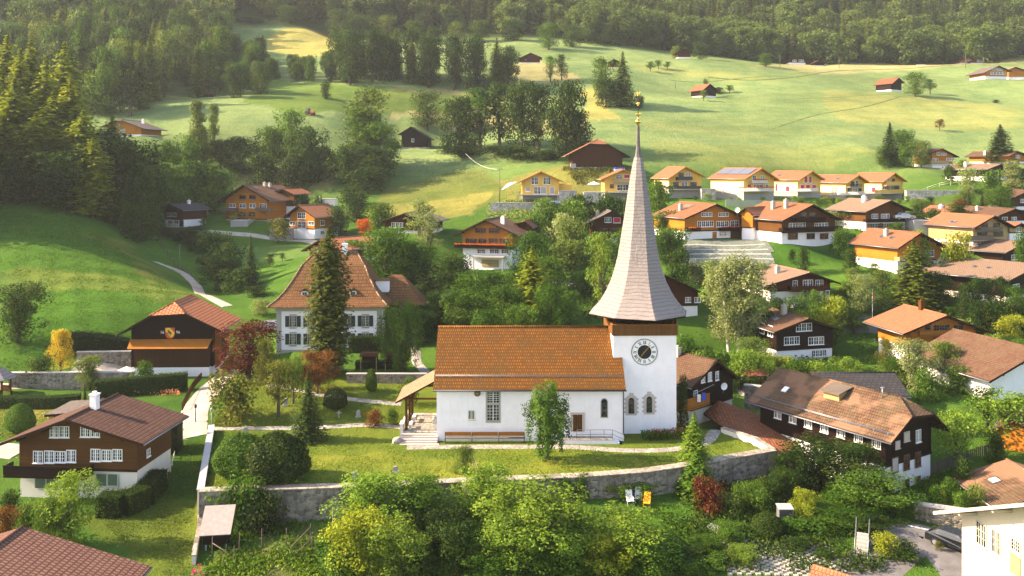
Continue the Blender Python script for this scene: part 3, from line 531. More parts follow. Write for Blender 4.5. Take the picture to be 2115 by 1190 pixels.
def spruce(key,h,w,lv,br,leaf,seed=1,droop=.25,base=.04,cyl=0.0,jag=.35,per=9,trunk=True):
    R2=np.random.default_rng(seed); C=[];N=[];S=[];Rn=[]
    for i in range(lv):
        t=(i+.5)/lv; z=h*(base+(1-base)*t); env=(1-t)**.85*(1-cyl)+cyl*min(1,(1-t)*4.5)*(.75+.25*math.sin(t*3.1)); rad=w/2*max(.04,env)
        nb=max(4,int(br*(.45+.55*env)))
        for k in range(nb):
            a=6.283*(k/nb)+R2.random()*.8; ln=rad*(1-jag*R2.random()); m=max(3,int(per*ln/(w/2))+2); s=np.linspace(.12,1,m)+R2.normal(size=m)*.04
            x=np.cos(a)*ln*s; y=np.sin(a)*ln*s; zz=z-droop*ln*np.abs(s)**1.3+R2.normal(size=m)*.06*h/lv*3
            C.append(np.stack([x+R2.normal(size=m)*ln*.08,y+R2.normal(size=m)*ln*.08,zz],1))
            nn=np.stack([np.cos(a)*.45+0*s,np.sin(a)*.45+0*s,.9+0*s],1)+R2.normal(size=(m,3))*.35; N.append(nn)
            S.append(leaf*(1.15-.45*s)*(.8+.4*R2.random(m))*(.55+.45*env)); Rn.append(np.clip(.35+.35*s+R2.normal(size=m)*.15,0,1))
    C=np.concatenate(C);C[:,2]=np.minimum(C[:,2],h)
    crown=quads_mesh(key+'_crown',C,np.concatenate(N),np.concatenate(S),M['leaf'],np.concatenate(Rn),.7); tr=None
    if trunk:
        mb=MB(); mb.tube((0,0,-.8),(0,0,h*.5),.014*h+.06,.008*h+.03,8,0,False); mb.tube((0,0,h*.5),(0,0,h*.98),.008*h+.03,.02,6,0,False); tr=mb.mesh(key+'_trunk',M['trunk'])
    PROTO[key]=(h,w,crown,tr)
broad('oak',13,12,72,30,.50,.07,3,lobe=(.10,.17)); broad('oak2',13,11,66,30,.50,.08,11,lobe=(.10,.18)); broad('oak3',12,12,68,30,.48,.05,17,lobe=(.09,.18))
broad('ash',15,10,66,26,.48,.14,5,lobe=(.09,.16),fill=.5); broad('ash2',15,9,60,26,.48,.12,23,lobe=(.09,.17),fill=.5)
broad('linden',12,8,64,40,.36,.12,6,lobe=(.12,.2),fill=.85); 
broad('near',7,6.5,78,150,.21,.10,8,lobe=(.085,.15),fill=.6); broad('near2',7.5,6.5,84,140,.21,.06,9,lobe=(.08,.15),fill=.55); broad('near3',6,6,70,160,.20,.05,19,lobe=(.09,.16),fill=.6)
broad('fruit',5,4.6,46,150,.20,.25,10,lobe=(.08,.15),fill=.5); broad('fruit2',5,5,44,150,.20,.28,20,lobe=(.08,.16),fill=.5)
broad('bush',3,3.8,34,130,.20,.0,12,lobe=(.13,.22),trunk=False,fill=.7); broad('bush2',3,3.4,30,130,.20,.0,13,lobe=(.14,.24),trunk=False); broad('bush3',3.2,4.2,36,130,.21,.0,29,lobe=(.12,.22),trunk=False,fill=.6)
broad('ball',2.6,2.8,60,260,.13,.0,14,lobe=(.16,.24),trunk=False,fill=.95)
broad('maple',4.2,5.2,60,220,.17,.12,15,lobe=(.09,.15),fill=.75,flat=.55)
broad('poplar',14,4.5,56,90,.34,.10,31,lobe=(.16,.26),fill=.7)
broad('far',14,11,26,20,.8,.12,21,lobe=(.15,.24)); broad('far2',14,9,22,22,.78,.12,22,lobe=(.16,.26)); broad('far3',13,12,30,18,.8,.1,33,lobe=(.13,.22))
spruce('spruce',24,9,46,17,1.0,1,per=13,cyl=.25); spruce('spruce2',24,9,42,16,1.05,2,jag=.5,per=12,cyl=.2); spruce('larch',26,10,44,16,.95,4,droop=.12,jag=.55,per=15,cyl=.5)
spruce('nearfir',8,3.6,38,17,.36,5,droop=.18,per=11); spruce('nearfir2',7,2.6,34,15,.32,6,droop=-.15,per=10,jag=.3)
spruce('column',16,4.6,62,22,.52,7,droop=-.35,cyl=.75,jag=.4,per=10,base=.02)
spruce('farspruce',24,7,24,9,1.35,8,per=5,cyl=.25); spruce('farspruce2',24,6.5,22,9,1.35,9,per=5,jag=.5,cyl=.2)
spruce('thuja',7,3.0,40,17,.34,12,droop=.55,per=11,jag=.45)
def dome(key,n,leaf,egg=1.0):
    d=sph(n); d[:,2]=np.abs(d[:,2])*1.0; m=RNG.random(n)<.35; d[m,2]*=-.45
    bump=1+.05*np.sin(d[:,0]*6+1)*np.cos(d[:,1]*5)+.03*np.sin(d[:,2]*9+d[:,0]*4); C=d*(bump*RNG.uniform(.90,1.02,n))[:,None]*np.array((1,1,1.25*egg)); C[:,2]+=.55*egg
    k=C[:,2]>0; me=quads_mesh(key+'_crown',C[k],(d+RNG.normal(size=d.shape)*.5)[k],leaf*(.6+.8*RNG.random(k.sum())),M['leaf']); PROTO[key]=(1,1,me,None)
dome('ball',11000,.085); dome('egg',7000,.10,1.3)
def birch():
    R2=np.random.default_rng(5); random.seed(5); L=[]
    stems=[(-1.7,.2,13.2),(.2,-.4,14.2),(2.0,.4,13.4)]
    for sx,sy,h in stems:
        for i in range(64):
            t=R2.random()**.9; z=3.0+t*(h-3.4); r=.62+.55*R2.random(); rr=(2.5*math.sin(min(1,(1-t)*1.1+.12)*math.pi*.8)+.4)*R2.random()**.6; a=R2.random()*6.28
            L.append((sx+rr*math.cos(a),sy+rr*math.sin(a)*.9,z,r))
    C,N,S,Rn=lobes_crown(L,170,.27,flat=1.2,droop=.5); crown=quads_mesh('birch_crown',C,N,S,M['leaf'],Rn)
    mb=MB()
    for sx,sy,h in stems:
        mb.tube((sx*.55,sy,-.6),(sx*.8,sy,4),.24,.19,9,0,False); mb.tube((sx*.8,sy,4),(sx,sy,9),.19,.1,8,0,False); mb.tube((sx,sy,9),(sx,sy,h-1),.1,.03,6,0,False)
        for k in range(9):
            z=random.uniform(4,h-2.5); a=random.random()*6.28; mb.tube((sx*.9,sy,z),(sx+1.7*math.cos(a),sy+1.7*math.sin(a),z+1.2),.06,.02,5,0,False)
    PROTO['birch']=(14.6,9,crown,mb.mesh('birch_trunk',M['birchbark']))
birch()
def weeping(key,h,w,seed,n=70):
    R2=np.random.default_rng(seed); random.seed(seed); C=[];N=[];S=[];Rn=[];mb=MB(); mb.tube((0,0,-.5),(.05*w,0,h*.5),.17,.13,9,0,False); mb.tube((.05*w,0,h*.5),(0,0,h*.95),.13,.05,7,0,False)
    for i in range(n):
        a=R2.random()*6.283; z0=h*(.30+.68*R2.random()**.8); reach=w/2*(.25+.75*R2.random())*(1.1-.55*abs(z0/h-.6)/.4)
        tip=Vector((math.cos(a)*reach,math.sin(a)*reach,z0)); 
        if i%3==0: mb.tube((0,0,z0-.3*reach),tip,.05,.02,5,0,False)
        ln=R2.uniform(.9,2.4)*h/7; ln=min(ln,z0-.3); m=int(95*ln/1.5); s=R2.random(m); rad=.34*(1-.5*s)
        d=R2.normal(size=(m,3))*rad[:,None]*.75
        out=.18*np.sin(s*2)
        C.append(np.stack([tip.x+math.cos(a)*out+d[:,0],tip.y+math.sin(a)*out+d[:,1],tip.z+.15-s*ln+d[:,2]*.5],1))
        N.append(d*2+np.array((math.cos(a)*.4,math.sin(a)*.4,.35))); S.append(.20*(.6+.8*R2.random(m))); Rn.append(np.clip(.45+.2*R2.normal()+R2.normal(size=m)*.15,0,1))
    for i in range(26):
        a=R2.random()*6.283; m=70; z=h*(.02+.5*R2.random()); c=np.array((math.cos(a)*.5*w*.28,math.sin(a)*.5*w*.28,z)); d=R2.normal(size=(m,3))*np.array((.26,.26,.45))
        C.append(c+d); N.append(d+np.array((0,0,.3))); S.append(.19*(.6+.8*R2.random(m))); Rn.append(np.clip(.4+R2.normal(size=m)*.2,0,1))
    C=np.concatenate(C); k=C[:,2]>.05
    crown=quads_mesh(key+'_crown',C[k],np.concatenate(N)[k],np.concatenate(S)[k],M['leaf'],np.concatenate(Rn)[k])
    PROTO[key]=(h,w,crown,mb.mesh(key+'_trunk',M['trunk']))
weeping('weep',7.8,4.6,3,80); weeping('weep2',8,6.2,8,95)
for _k,(_h,_w,_c,_t) in list(PROTO.items()):
    _a=np.empty(len(_c.vertices)*3); _c.vertices.foreach_get('co',_a); _a=_a.reshape(-1,3); _r=np.hypot(_a[:,0],_a[:,1])
    PROTO[_k]=(float(np.percentile(_a[:,2],99.7)),float(np.percentile(_r,96)*2 if 'spruce' not in _k and 'larch' not in _k else np.percentile(_r,92)*2),_c,_t)
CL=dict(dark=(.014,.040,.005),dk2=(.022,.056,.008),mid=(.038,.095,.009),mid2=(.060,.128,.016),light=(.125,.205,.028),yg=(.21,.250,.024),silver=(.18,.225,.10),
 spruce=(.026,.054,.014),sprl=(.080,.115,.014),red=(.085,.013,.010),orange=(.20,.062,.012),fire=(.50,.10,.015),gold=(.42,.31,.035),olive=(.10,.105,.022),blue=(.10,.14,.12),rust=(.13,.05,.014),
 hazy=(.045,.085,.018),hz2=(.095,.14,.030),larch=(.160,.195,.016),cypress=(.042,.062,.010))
NT_=[0]
def tree(kind,u,v,Y,vt,w,cl,label,cat='tree',group=None,name=None,rz=None):
    """v: pixel row of the foot (or None), Y: distance (or None); vt: pixel row of the top; w: crown width in pixels"""
    if Y is None: x,y,z=G(u,v)
    else: x=(u-UC)/F*Y; y=Y; z=float(H_(x,y))
    top=CZ-(vt-VH)/F*y; h=max(.6,top-z); wm=max(.5,w/F*y)
    H0,W0,cr,tr=PROTO[kind]; NT_[0]+=1
    nm=name or {'spruce':'spruce_tree','spruce2':'spruce_tree','larch':'larch_tree','nearfir':'fir_tree','nearfir2':'fir_tree','column':'cypress_tree','thuja':'cypress_tree','birch':'birch_tree','weep':'weeping_tree','weep2':'weeping_tree','bush':'bush','bush2':'bush','bush3':'bush','ball':'clipped_bush','egg':'clipped_bush','fruit':'fruit_tree','fruit2':'fruit_tree','maple':'maple_tree','poplar':'slender_tree','farspruce':'spruce_tree','farspruce2':'spruce_tree'}.get(kind,'broadleaf_tree')
    if nm in('bush','clipped_bush') and cat=='tree': cat='bush'
    root=empty(nm,(x,y,z),random.random()*6.28 if rz is None else rz); root.scale=(wm/W0,wm/W0,h/H0)
    tag(root,label,cat,group)
    c=link('crown',cr,root); k=.88+.24*random.random(); cc=CL[cl]; c.color=(cc[0]*k*(.92+.16*random.random()),cc[1]*k,cc[2]*k*(.9+.2*random.random()),1)
    if tr: link('trunk',tr,root)
    return root
ORD=['leftmost','second','third','fourth','fifth','sixth','seventh','eighth','ninth','tenth','eleventh','twelfth','thirteenth','fourteenth','fifteenth','sixteenth','seventeenth','eighteenth','nineteenth','twentieth']
def row_of(rows, what, where, group, cat='tree', name=None):
    """rows: (kind,u,v,Y,vt,w,cl); labels tell them apart by their place in the row"""
    rows=sorted(rows,key=lambda r:r[1]); n=len(rows)
    for i,r in enumerate(rows):
        o='rightmost' if i==n-1 and n>1 else ORD[i]
        lab=f"{o} {what} {where}" if o in('leftmost','rightmost') else f"{o} {what} from the left {where}"
        tree(*r,label=lab,cat=cat,group=group,name=name)
def hedge(label, pts_w, width, height, cl='dark', name='hedge', dens=95, leaf=.13, mat='leaf'):
    """clipped hedge along world points"""
    C=[];N=[];body=MB(); x0,y0=pts_w[0]; z0=float(H_(x0,y0))
    for (ax,ay),(bx,by) in zip(pts_w[:-1],pts_w[1:]):
        L=math.hypot(bx-ax,by-ay); dx,dy=(bx-ax)/L,(by-ay)/L; nx,ny=-dy,dx; n=int(dens*L*(2*height+width))
        s=RNG.random(n)*L; q=RNG.random(n)*(2*height+width); off=np.where(q<height,-width/2,np.where(q>height+width,width/2,q-height-width/2)); zz=np.where(q<height,q,np.where(q>height+width,q-height-width,height))
        jit=RNG.normal(size=(n,3))*.05
        px=ax+dx*s+nx*off; py=ay+dy*s+ny*off; g=H_(px,py); C.append(np.stack([px-x0,py-y0,g-z0+zz],1)+jit)
        sd=np.where(q<height,-1,np.where(q>height+width,1,0)); N.append(np.stack([nx*sd,ny*sd,(sd==0)*1.0+.3],1)+RNG.normal(size=(n,3))*.5)
        for k in range(max(1,int(L/1.5))):
            m=max(1,int(L/1.5)); p0=k/m*L;p1=(k+1)/m*L
            for e0,e1 in (((-.42,),(.42,)),):
                a=[(ax+dx*p+nx*width*e,ay+dy*p+ny*width*e) for p,e in ((p0,-.42),(p1,-.42),(p1,.42),(p0,.42))]
                hb=[float(H_(*p))-z0 for p in a]
                bt=[(p[0]-x0,p[1]-y0,h_+height*.95) for p,h_ in zip(a,hb)]
                body.slab(bt,height+.4,0,0)
    me=quads_mesh('hedge_leaves',np.concatenate(C),np.concatenate(N),leaf*(.6+.8*RNG.random(sum(len(c) for c in C))),M['leaf'])
    r=empty(name,(x0,y0,z0)); tag(r,label,'hedge'); o=link('foliage',me,r); o.color=c4(CL[cl]); b=body.build('dark_core',M['leaf'],r); b.color=c4(CL[cl]); return r  # solid core behind the leaves, drawn in a darker tone
# ------------------------------------------------------------------ building kit
class Fr:
    def __init__(s,O,rot): s.O=O; r=R(rot); s.r=r; s.d=(math.cos(r),math.sin(r)); s.n=(-math.sin(r),math.cos(r))
    def front(s,u,v,yl):
        a=(u-UC)/F; Y=(yl+s.O[0]*s.n[0]+s.O[1]*s.n[1])/(a*s.n[0]+s.n[1]); X=a*Y
        return ((X-s.O[0])*s.d[0]+(Y-s.O[1])*s.d[1], CZ-(v-VH)/F*Y-s.O[2])
    def side(s,u,v,xl):
        a=(u-UC)/F; Y=(xl+s.O[0]*s.d[0]+s.O[1]*s.d[1])/(a*s.d[0]+s.d[1]); X=a*Y
        return ((X-s.O[0])*s.n[0]+(Y-s.O[1])*s.n[1], CZ-(v-VH)/F*Y-s.O[2])
_wc={}
def window_meshes(w,h,n,style,mull=1):
    key=(round(w,1),round(h,1),n,style,mull)
    if key in _wc: return _wc[key]
    w,h=max(.3,key[0]),max(.3,key[1]); fm={'w':M['wframe'],'b':M['bframe'],'g':M['beigeframe'],'d':M['darkmetal']}[style]
    mb=MB(); t=.07; y0,y1=-.07,-.01
    mb.box(-w/2-t,w/2+t,y0,y1,-t,0); mb.box(-w/2-t,w/2+t,y0,y1,h,h+t); mb.box(-w/2-t,-w/2,y0,y1,0,h); mb.box(w/2,w/2+t,y0,y1,0,h)
    for i in range(n):
        x0=-w/2+w*i/n; x1=-w/2+w*(i+1)/n
        if i: mb.box(x0-.055,x0+.055,y0,y1,0,h)
        if mull: 
            c=(x0+x1)/2; mb.box(c-.025,c+.025,y0+.012,y1,0,h)
            for k in range(1,mull+1): z=h*k/(mull+1); mb.box(x0+.055,c-.026,y0+.02,y1,z-.015,z+.015); mb.box(c+.026,x1-.056,y0+.02,y1,z-.015,z+.015)
    mb.box(-w/2-t-.05,w/2+t+.05,y0-.07,-.01,-t-.06,-t-.003)
    f=mb.mesh('window_frame',fm); g=MB(); g.box(-w/2,w/2,-.035,-.004,0,h); gm=g.mesh('pane',M['glass'])
    _wc[key]=(f,gm); return _wc[key]
def add_window(parent, x,y,z,w,h,n=1,style='w',mull=1,rz=0.0,shut=None,shutw=None,trim=None,closed=False):
    f,g=window_meshes(w,h,n,style,mull); o=link('window',f,parent,(x,y,z),(0,0,rz))
    if closed:
        mb=MB(); mb.box(-w/2,w/2,-.075,-.03,0,h); mb.build('roller_blind',shut,o); return o
    link('pane',g,o)
    if shut:
        sw=shutw or w/2*1.0; mb=MB()
        mb.box(0,sw,-.09,-.03,-.03,h+.03)
        for k in range(1,8): mb.box(.05,sw-.05,-.105,-.091,h*k/8-.02,h*k/8+.01)
        me=mb.mesh('shutter',shut)
        link('shutter',me,o,(-w/2-.09-sw,0,0)); link('shutter',me,o,(w/2+.09,0,0))
    return o
def flowers(name,parent,x0,x1,y,z,c,dens=40,h=.22,w=.25):
    n=int((x1-x0)*dens*3); C=np.stack([x0+(x1-x0)*RNG.random(n),y+RNG.normal(size=n)*w*.5,z+RNG.random(n)*h],1)
    o=link(name,quads_mesh(name,C,RNG.normal(size=(n,3))+np.array((0,-.5,.6)),.13,M['leaf']),parent); o.color=c4(c); return o
def railing(mb,x0,x1,y0,y1,z0,z1,style='board'):
    if style=='board':
        mb.box(x0,x1,y0,y0+.05,z0+.08,z1-.06); mb.box(x0,x0+.05,y0+.052,y1,z0+.08,z1-.06); mb.box(x1-.05,x1,y0+.052,y1,z0+.08,z1-.06)
        mb.box(x0-.05,x1+.05,y0-.04,y0+.09,z1-.058,z1)
    else:
        mb.box(x0,x1,y0,y0+.05,z1-.06,z1); mb.box(x0,x1,y0,y0+.05,z0+.1,z0+.15)
        n=max(2,int((x1-x0)/.16))
        for i in range(n+1): x=x0+(x1-x0)*i/n; mb.box(x-.02,x+.02,y0+.005,y0+.045,z0,z1-.062)
        mb.box(x0,x0+.05,y0+.052,y1,z1-.06,z1); mb.box(x1-.05,x1,y0+.052,y1,z1-.06,z1)
def house(name,label,A,L,Rr,base,split,Y,rot,length,wall='brown_wood',low='white',roof='t_orange',ov=1.0,og=1.1,hip=0.0,win=(),bal=(),chim=(),sky=(),side=(),deck=None,cat='house',group=None,th=.20,purl=True,soffit='soffit',doors=(),B=None,frame='w',root=None,hipback=0.0,gut=True,lowin=0.0,asym=None,origin=None):
    if B is not None:
        zA=CZ-(A[1]-VH)/F*Y; Yb=(CZ-zA)*F/(B[1]-VH); XA=(A[0]-UC)/F*Y; XB=(B[0]-UC)/F*Yb
        rot=math.degrees(math.atan2(-(XB-XA),Yb-Y)); length=math.hypot(XB-XA,Yb-Y)
    a=P(A[0],A[1],Y); fr0=Fr((a[0],a[1],0),rot)
    xl,zl=fr0.front(L[0],L[1],0); xr,zr_=fr0.front(Rr[0],Rr[1],0); EL=-xl; ER=xr
    zb=CZ-(base-VH)/F*(Y+og*math.cos(R(rot)))
    O=(a[0],a[1],zb); fr=Fr(O,rot); zr=a[2]-zb; zl-=zb; zrr=zr_-zb
    hs=fr.front(A[0],split,og)[1] if split else 0.0
    if root is None:
        root=empty(name,O,R(rot)); tag(root,label,cat,group)
    else:
        pr=root; root=empty('side_wing',(0,0,0),0,pr); root.matrix_parent_inverse=Matrix.Identity(4)
        pm=Matrix.Translation(pr.location)@Matrix.Rotation(pr.rotation_euler.z,4,'Z')
        mm=pm.inverted()@(Matrix.Translation(O)@Matrix.Rotation(R(rot),4,'Z')); root.location=mm.translation; root.rotation_euler=mm.to_euler()
    wl,wr=-EL+ov,ER-ov; y0,y1=og,length-og*.8
    sl=(zr-zl)/EL; sr=(zr-zrr)/ER
    def zt(x): return zr-sl*(-x) if x<0 else zr-sr*x
    e=th+.03
    hz=zr; yh=0
    if hip>0:
        a_=hip*min(EL,ER); yh=og+ (zr-zt(a_))/1.0*.9; zh0=zt(-a_); zh1=zt(a_)
    # walls: upper pentagon prism
    def zwall(x): return zt(x)-e
    top=[]
    if hip>0:
        zc=zr-(zr-zt(a_))*(yh-og)/(yh) - e
        x0=-(zr-e-zc)/sl; x1=(zr-e-zc)/sr
        top=[(wr,zwall(wr)),(x1,zc),(x0,zc),(wl,zwall(wl))]
    else: top=[(wr,zwall(wr)),(0,zr-e),(wl,zwall(wl))]
    mb=MB(); mb.prism([(wl,hs),(wr,hs)]+top,y0,y1); mb.build('upper_wall',M[wall],root)
    if hs>.05:
        mb=MB(); mb.box(wl+.06+lowin,wr-.06,y0+.06,y1-.06,-2.5,hs+.02); mb.build('ground_floor_wall',M[low],root)
    else:
        mb=MB(); mb.box(wl+.02,wr-.02,y0+.02,y1-.02,-2.5,.25); mb.build('foundation',M['concrete'],root)
    # roof
    mb=MB(); yb=length
    if hip>0:
        Lp=[(0,yh,zr),(0,yb,zr),(-EL,yb,zl),(-EL,0,zl),(-a_,0,zt(-a_))]; Rp=[(0,yb,zr),(0,yh,zr),(a_,0,zt(a_)),(ER,0,zrr),(ER,yb,zrr)]
        mb.slab(Lp,th); mb.slab(Rp,th); mb.slab([(0,yh,zr),(-a_,0,zt(-a_)),(a_,0,zt(a_))],th)
    else:
        mb.slab([(0,0,zr),(0,yb,zr),(-EL,yb,zl),(-EL,0,zl)],th); mb.slab([(0,yb,zr),(0,0,zr),(ER,0,zrr),(ER,yb,zrr)],th)
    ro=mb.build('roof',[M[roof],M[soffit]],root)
    rc=MB(); rc.tube((0,yh,zr+.02),(0,yb,zr+.02),.11,.11,6)
    if hip>0: rc.tube((0,yh,zr+.02),(-a_,0,zt(-a_)+.02),.09,.09,6); rc.tube((0,yh,zr+.02),(a_,0,zt(a_)+.02),.09,.09,6)
    rc.build('ridge_cap',M[roof],ro)
    if Y<240:
        for s_,E_,ze in ((-1,EL,zl),(1,ER,zrr)):
            vb=MB(); st=0 if not hip else a_; z0=zt(s_*st)
            vb.slab([(s_*st,-.04,z0+.015),(s_*E_,-.04,ze+.015),(s_*E_,-.005,ze+.015),(s_*st,-.005,z0+.015)] if s_>0 else [(s_*st,-.005,z0+.015),(s_*E_,-.005,ze+.015),(s_*E_,-.04,ze+.015),(s_*st,-.04,z0+.015)],.26,0,0)
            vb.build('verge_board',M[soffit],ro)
        if gut:
            for gx,gz_ in ((-EL-.06,zl),(ER+.06,zrr)): g=MB(); g.tube((gx,0,gz_-.12),(gx,yb,gz_-.12),.07,.07,6); g.build('gutter',M['metal'],ro)
        if purl:
            for f_ in (-.72,-.36,0,.36,.72):
                x=f_*(EL if f_<0 else ER)
                if hip and abs(x)<a_*1.05: continue
                z=zt(x)-th-.03
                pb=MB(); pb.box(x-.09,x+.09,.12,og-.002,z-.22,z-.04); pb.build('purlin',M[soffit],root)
            # long horizontal string beams across the gable
            if hs>0:
                sb=MB(); sb.box(wl-.02,wr+.02,y0-.05,y0-.003,hs-.10,hs+.10); sb.build('sill_beam',M[soffit] if wall!='yellow' else M['yellow'],root)
    for w_ in win:
        u0,v0,u1,v1=w_[:4]; n=w_[4] if len(w_)>4 else 1; st=w_[5] if len(w_)>5 else frame; sh=w_[6] if len(w_)>6 else None
        x0,z1=fr.front(u0,v0,y0); x1,_=fr.front(u1,v0,y0); _,z0=fr.front((u0+u1)/2,v1,y0)
        if sh and sh[0]=='!': add_window(root,(x0+x1)/2,y0,z0,x1-x0,z1-z0,1,'w' if st=='w' else st,0,0,M[sh[1:]],closed=True)
        else: add_window(root,(x0+x1)/2,y0,z0,x1-x0,z1-z0,n,st,1 if Y>120 else 2,0,M[sh] if sh else None,(x1-x0)*.3 if sh else None)
    for b in bal:
        u0,v0,u1,v1,dp,mt=b[:6]; fl=b[6] if len(b)>6 else None; sty=b[7] if len(b)>7 else 'board'
        x0,z1=fr.front(u0,v0,y0-dp); x1,_=fr.front(u1,v0,y0-dp); _,z0=fr.front((u0+u1)/2,v1,y0-dp)
        mb=MB(); mb.box(x0,x1,y0-dp,y0-.003,z0-.14,z0); bo=mb.build('balcony',M['concrete'] if mt in('yellow','darkmetal','wframe','pale_wood') else M[mt],root)
        mb=MB(); railing(mb,x0,x1,y0-dp,y0-.06,z0,z1,sty); mb.build('railing',M[mt],bo)
        if fl: flowers('flower_box',bo,x0+.1,x1-.1,y0-dp-.12,z1-.15,fl)
    for dd in doors:
        u0,v0,u1,v1,mt=dd; x0,z1=fr.front(u0,v0,y0); x1,_=fr.front(u1,v0,y0); _,z0=fr.front((u0+u1)/2,v1,y0)
        mb=MB(); mb.box(x0,x1,y0-.06,y0+.05,z0,z1); do=mb.build('door',M[mt],root)
    for (sx,fy,z,w,h,*rest) in side:   # sx -1 left, +1 right
        x=wl if sx<0 else wr; n=rest[0] if rest else 1
        inn=.06 if z+h<hs else 0
        add_window(root,x-sx*inn,y0+(y1-y0)*fy,z,w,h,n,rest[2] if len(rest)>2 else frame,1,-math.pi/2 if sx<0 else math.pi/2, M[rest[1]] if len(rest)>1 and rest[1] else None, closed=bool(len(rest)>1 and rest[1]))
    for c in chim:
        fx,fy,h=c[:3]; mt=c[3] if len(c)>3 else 'beige'; x=fx*(EL if fx<0 else ER); y=length*fy; z=zt(x)
        mb=MB(); s_=.32; mb.box(x-s_,x+s_,y-s_,y+s_,z-.6,z+h); mb.box(x-s_-.07,x+s_+.07,y-s_-.07,y+s_+.07,z+h+.002,z+h+.08); mb.box(x-s_*.5,x+s_*.5,y-s_*.5,y+s_*.5,z+h+.08,z+h+.3); mb.build('chimney',M[mt],ro)
    for s_ in sky:
        sd,fx,fy,w,h=s_[:5]; x=sd*fx*(EL if sd<0 else ER); y=length*fy; k=sl if sd<0 else sr; an=math.atan(k)
        mb=MB(); mb.box(-h/2,h/2,-w/2,w/2,.0,.09,0); mb.box(-h/2+.07,h/2-.07,-w/2+.07,w/2-.07,.091,.10,1)
        mb.build('skylight',[M['metal'],M['glass'] if len(s_)<6 else M[s_[5]]],ro,(x,y,zt(x)+.01),(0,sd*an,0))
    if deck:
        u0,v,u1,dp=deck[:4]; x0,z=fr.front(u0,v,y0-dp); x1,_=fr.front(u1,v,y0-dp)
        mb=MB(); mb.box(x0,x1,y0-dp,y0-.003,z-.22,z); dk=mb.build('terrace_slab',M['concrete'],root)
        mb=MB()
        for x in (x0+.15,x1-.35): mb.box(x,x+.2,y0-dp+.1,y0-dp+.3,-2.5,z-.222)
        mb.build('pillar',M['concrete'],dk)
    root['_w']=0; del root['_w']
    root_info[root.name]=(fr,EL,ER,zr,zl,zrr,wl,wr,y0,y1,hs,length,zt)
    return root
root_info={}
def info(o): return root_info[o.name]
# ------------------------------------------------------------------ church
def arch(w,h,n=10):
    r=w/2; return [(r,0),(r,h-r)]+[(r*math.cos(math.pi*k/n),h-r+r*math.sin(math.pi*k/n)*1.15) for k in range(1,n)]+[(-r,h-r),(-r,0)]
def arched_window(parent,x,y,z,w,h,trim=None,tw=.12,bars='white',ragged=False):
    o=empty('window',(x,y,z),0,parent)
    if trim:
        mb=MB(); a=arch(w+2*tw,h+tw+.1)
        if ragged:
            for k in range(8):
                zz=-.2+k*(h+.2)/8; ex=tw+(.16 if k%2 else -.02); mb.box(-w/2-ex-.1,w/2+ex+.1,-.022,.05,zz,zz+(h+.2)/8)
            mb.prism([(px_*1.25,pz) for px_,pz in a],-.03,.05); mb.box(-.24,.24,-.018,.05,h,h+.55)
        else: mb.prism([(p,q-.1) for p,q in a],-.05,.05)
        mb.build('stone_surround',M[trim],o)
    mb=MB(); mb.prism(arch(w,h),-.06,.05); mb.build('pane',M['glass'],o)
    mb=MB(); m=M['wframe'] if bars=='white' else M['darkmetal']
    for k in range(1,6): mb.box(-w/2+.02,w/2-.02,-.075,-.061,h*k/6.6-.012,h*k/6.6+.012)
    mb.box(-.015,.015,-.078,-.062,0,h-.08); mb.build('glazing_bars',m,o); return o
ch=empty('church',(2,95,-.1)); tag(ch,'white village church with orange tiled nave roof, clock tower and tall silvery shingled spire','church')
def cp(x,y,z): return (x-2,y-95,z+.1)
mb=MB()
mb.box(-9.78,9.55,-5,5.6,-2.2,5.55); o=mb.build('nave_wall',M['church'],ch)
mb=MB(); zR=10.84; zE=5.5; ye=-5.5
mb2=[(-9.78,-5),(0,0)]
g=MB(); b0=len(g.v); g.v+=[(-9.775,-4.99,5.5),(-9.775,5.59,5.5),(-9.775,.3,10.3),(9.54,-4.99,5.5),(9.54,5.59,5.5),(9.54,.3,10.3)]
g.f+=[(0,2,1),(3,4,5)]; g.m+=[0,0]; g.sm+=[0,0]; g.build('gable_wall',M['church'],ch)
mb=MB(); mb.slab([(-10.1,ye,zE),(9.7,ye,zE),(9.7,.5,zR),(-10.1,.5,zR)],.22); mb.slab([(-10.1,.5,zR),(9.7,.5,zR),(9.7,6.4,zE),(-10.1,6.4,zE)],.22)
ro=mb.build('roof',[M['t_church'],M['soffit']],ch)
mb=MB(); mb.tube((-10.1,.5,zR+.03),(8.6,.5,zR+.03),.12,.12,8); mb.build('ridge_cap',M['t_church'],ro)
mb=MB(); mb.tube((-10.1,ye-.08,zE-.1),(9.75,ye-.08,zE-.1),.09,.09,8); mb.build('gutter',M['darkmetal'],ro)
mb=MB(); k=1/6.; zz=zE+1.0; yy=ye+1.12
for i in range(int(19.6/1.6)): mb.box(-10+i*1.6,-9.94+i*1.6,yy-.03,yy+.03,zz,zz+.22)
mb.tube((-10,yy,zz+.2),(9.6,yy,zz+.2),.028,.028,6); mb.tube((-10,yy,zz+.08),(9.6,yy,zz+.08),.022,.022,6); mb.build('snow_guard',M['metal'],ro)
mb=MB(); mb.tube((9.5,-5.12,5.35),(9.5,-5.12,.9),.055,.055,7); mb.tube((9.5,-5.12,.9),(9.8,-5.15,.4),.055,.055,7); mb.build('downpipe',M['darkmetal'],ch)
def np_(u,v): return ((u-UC)/20-2,28-(v-350)/20+.1)
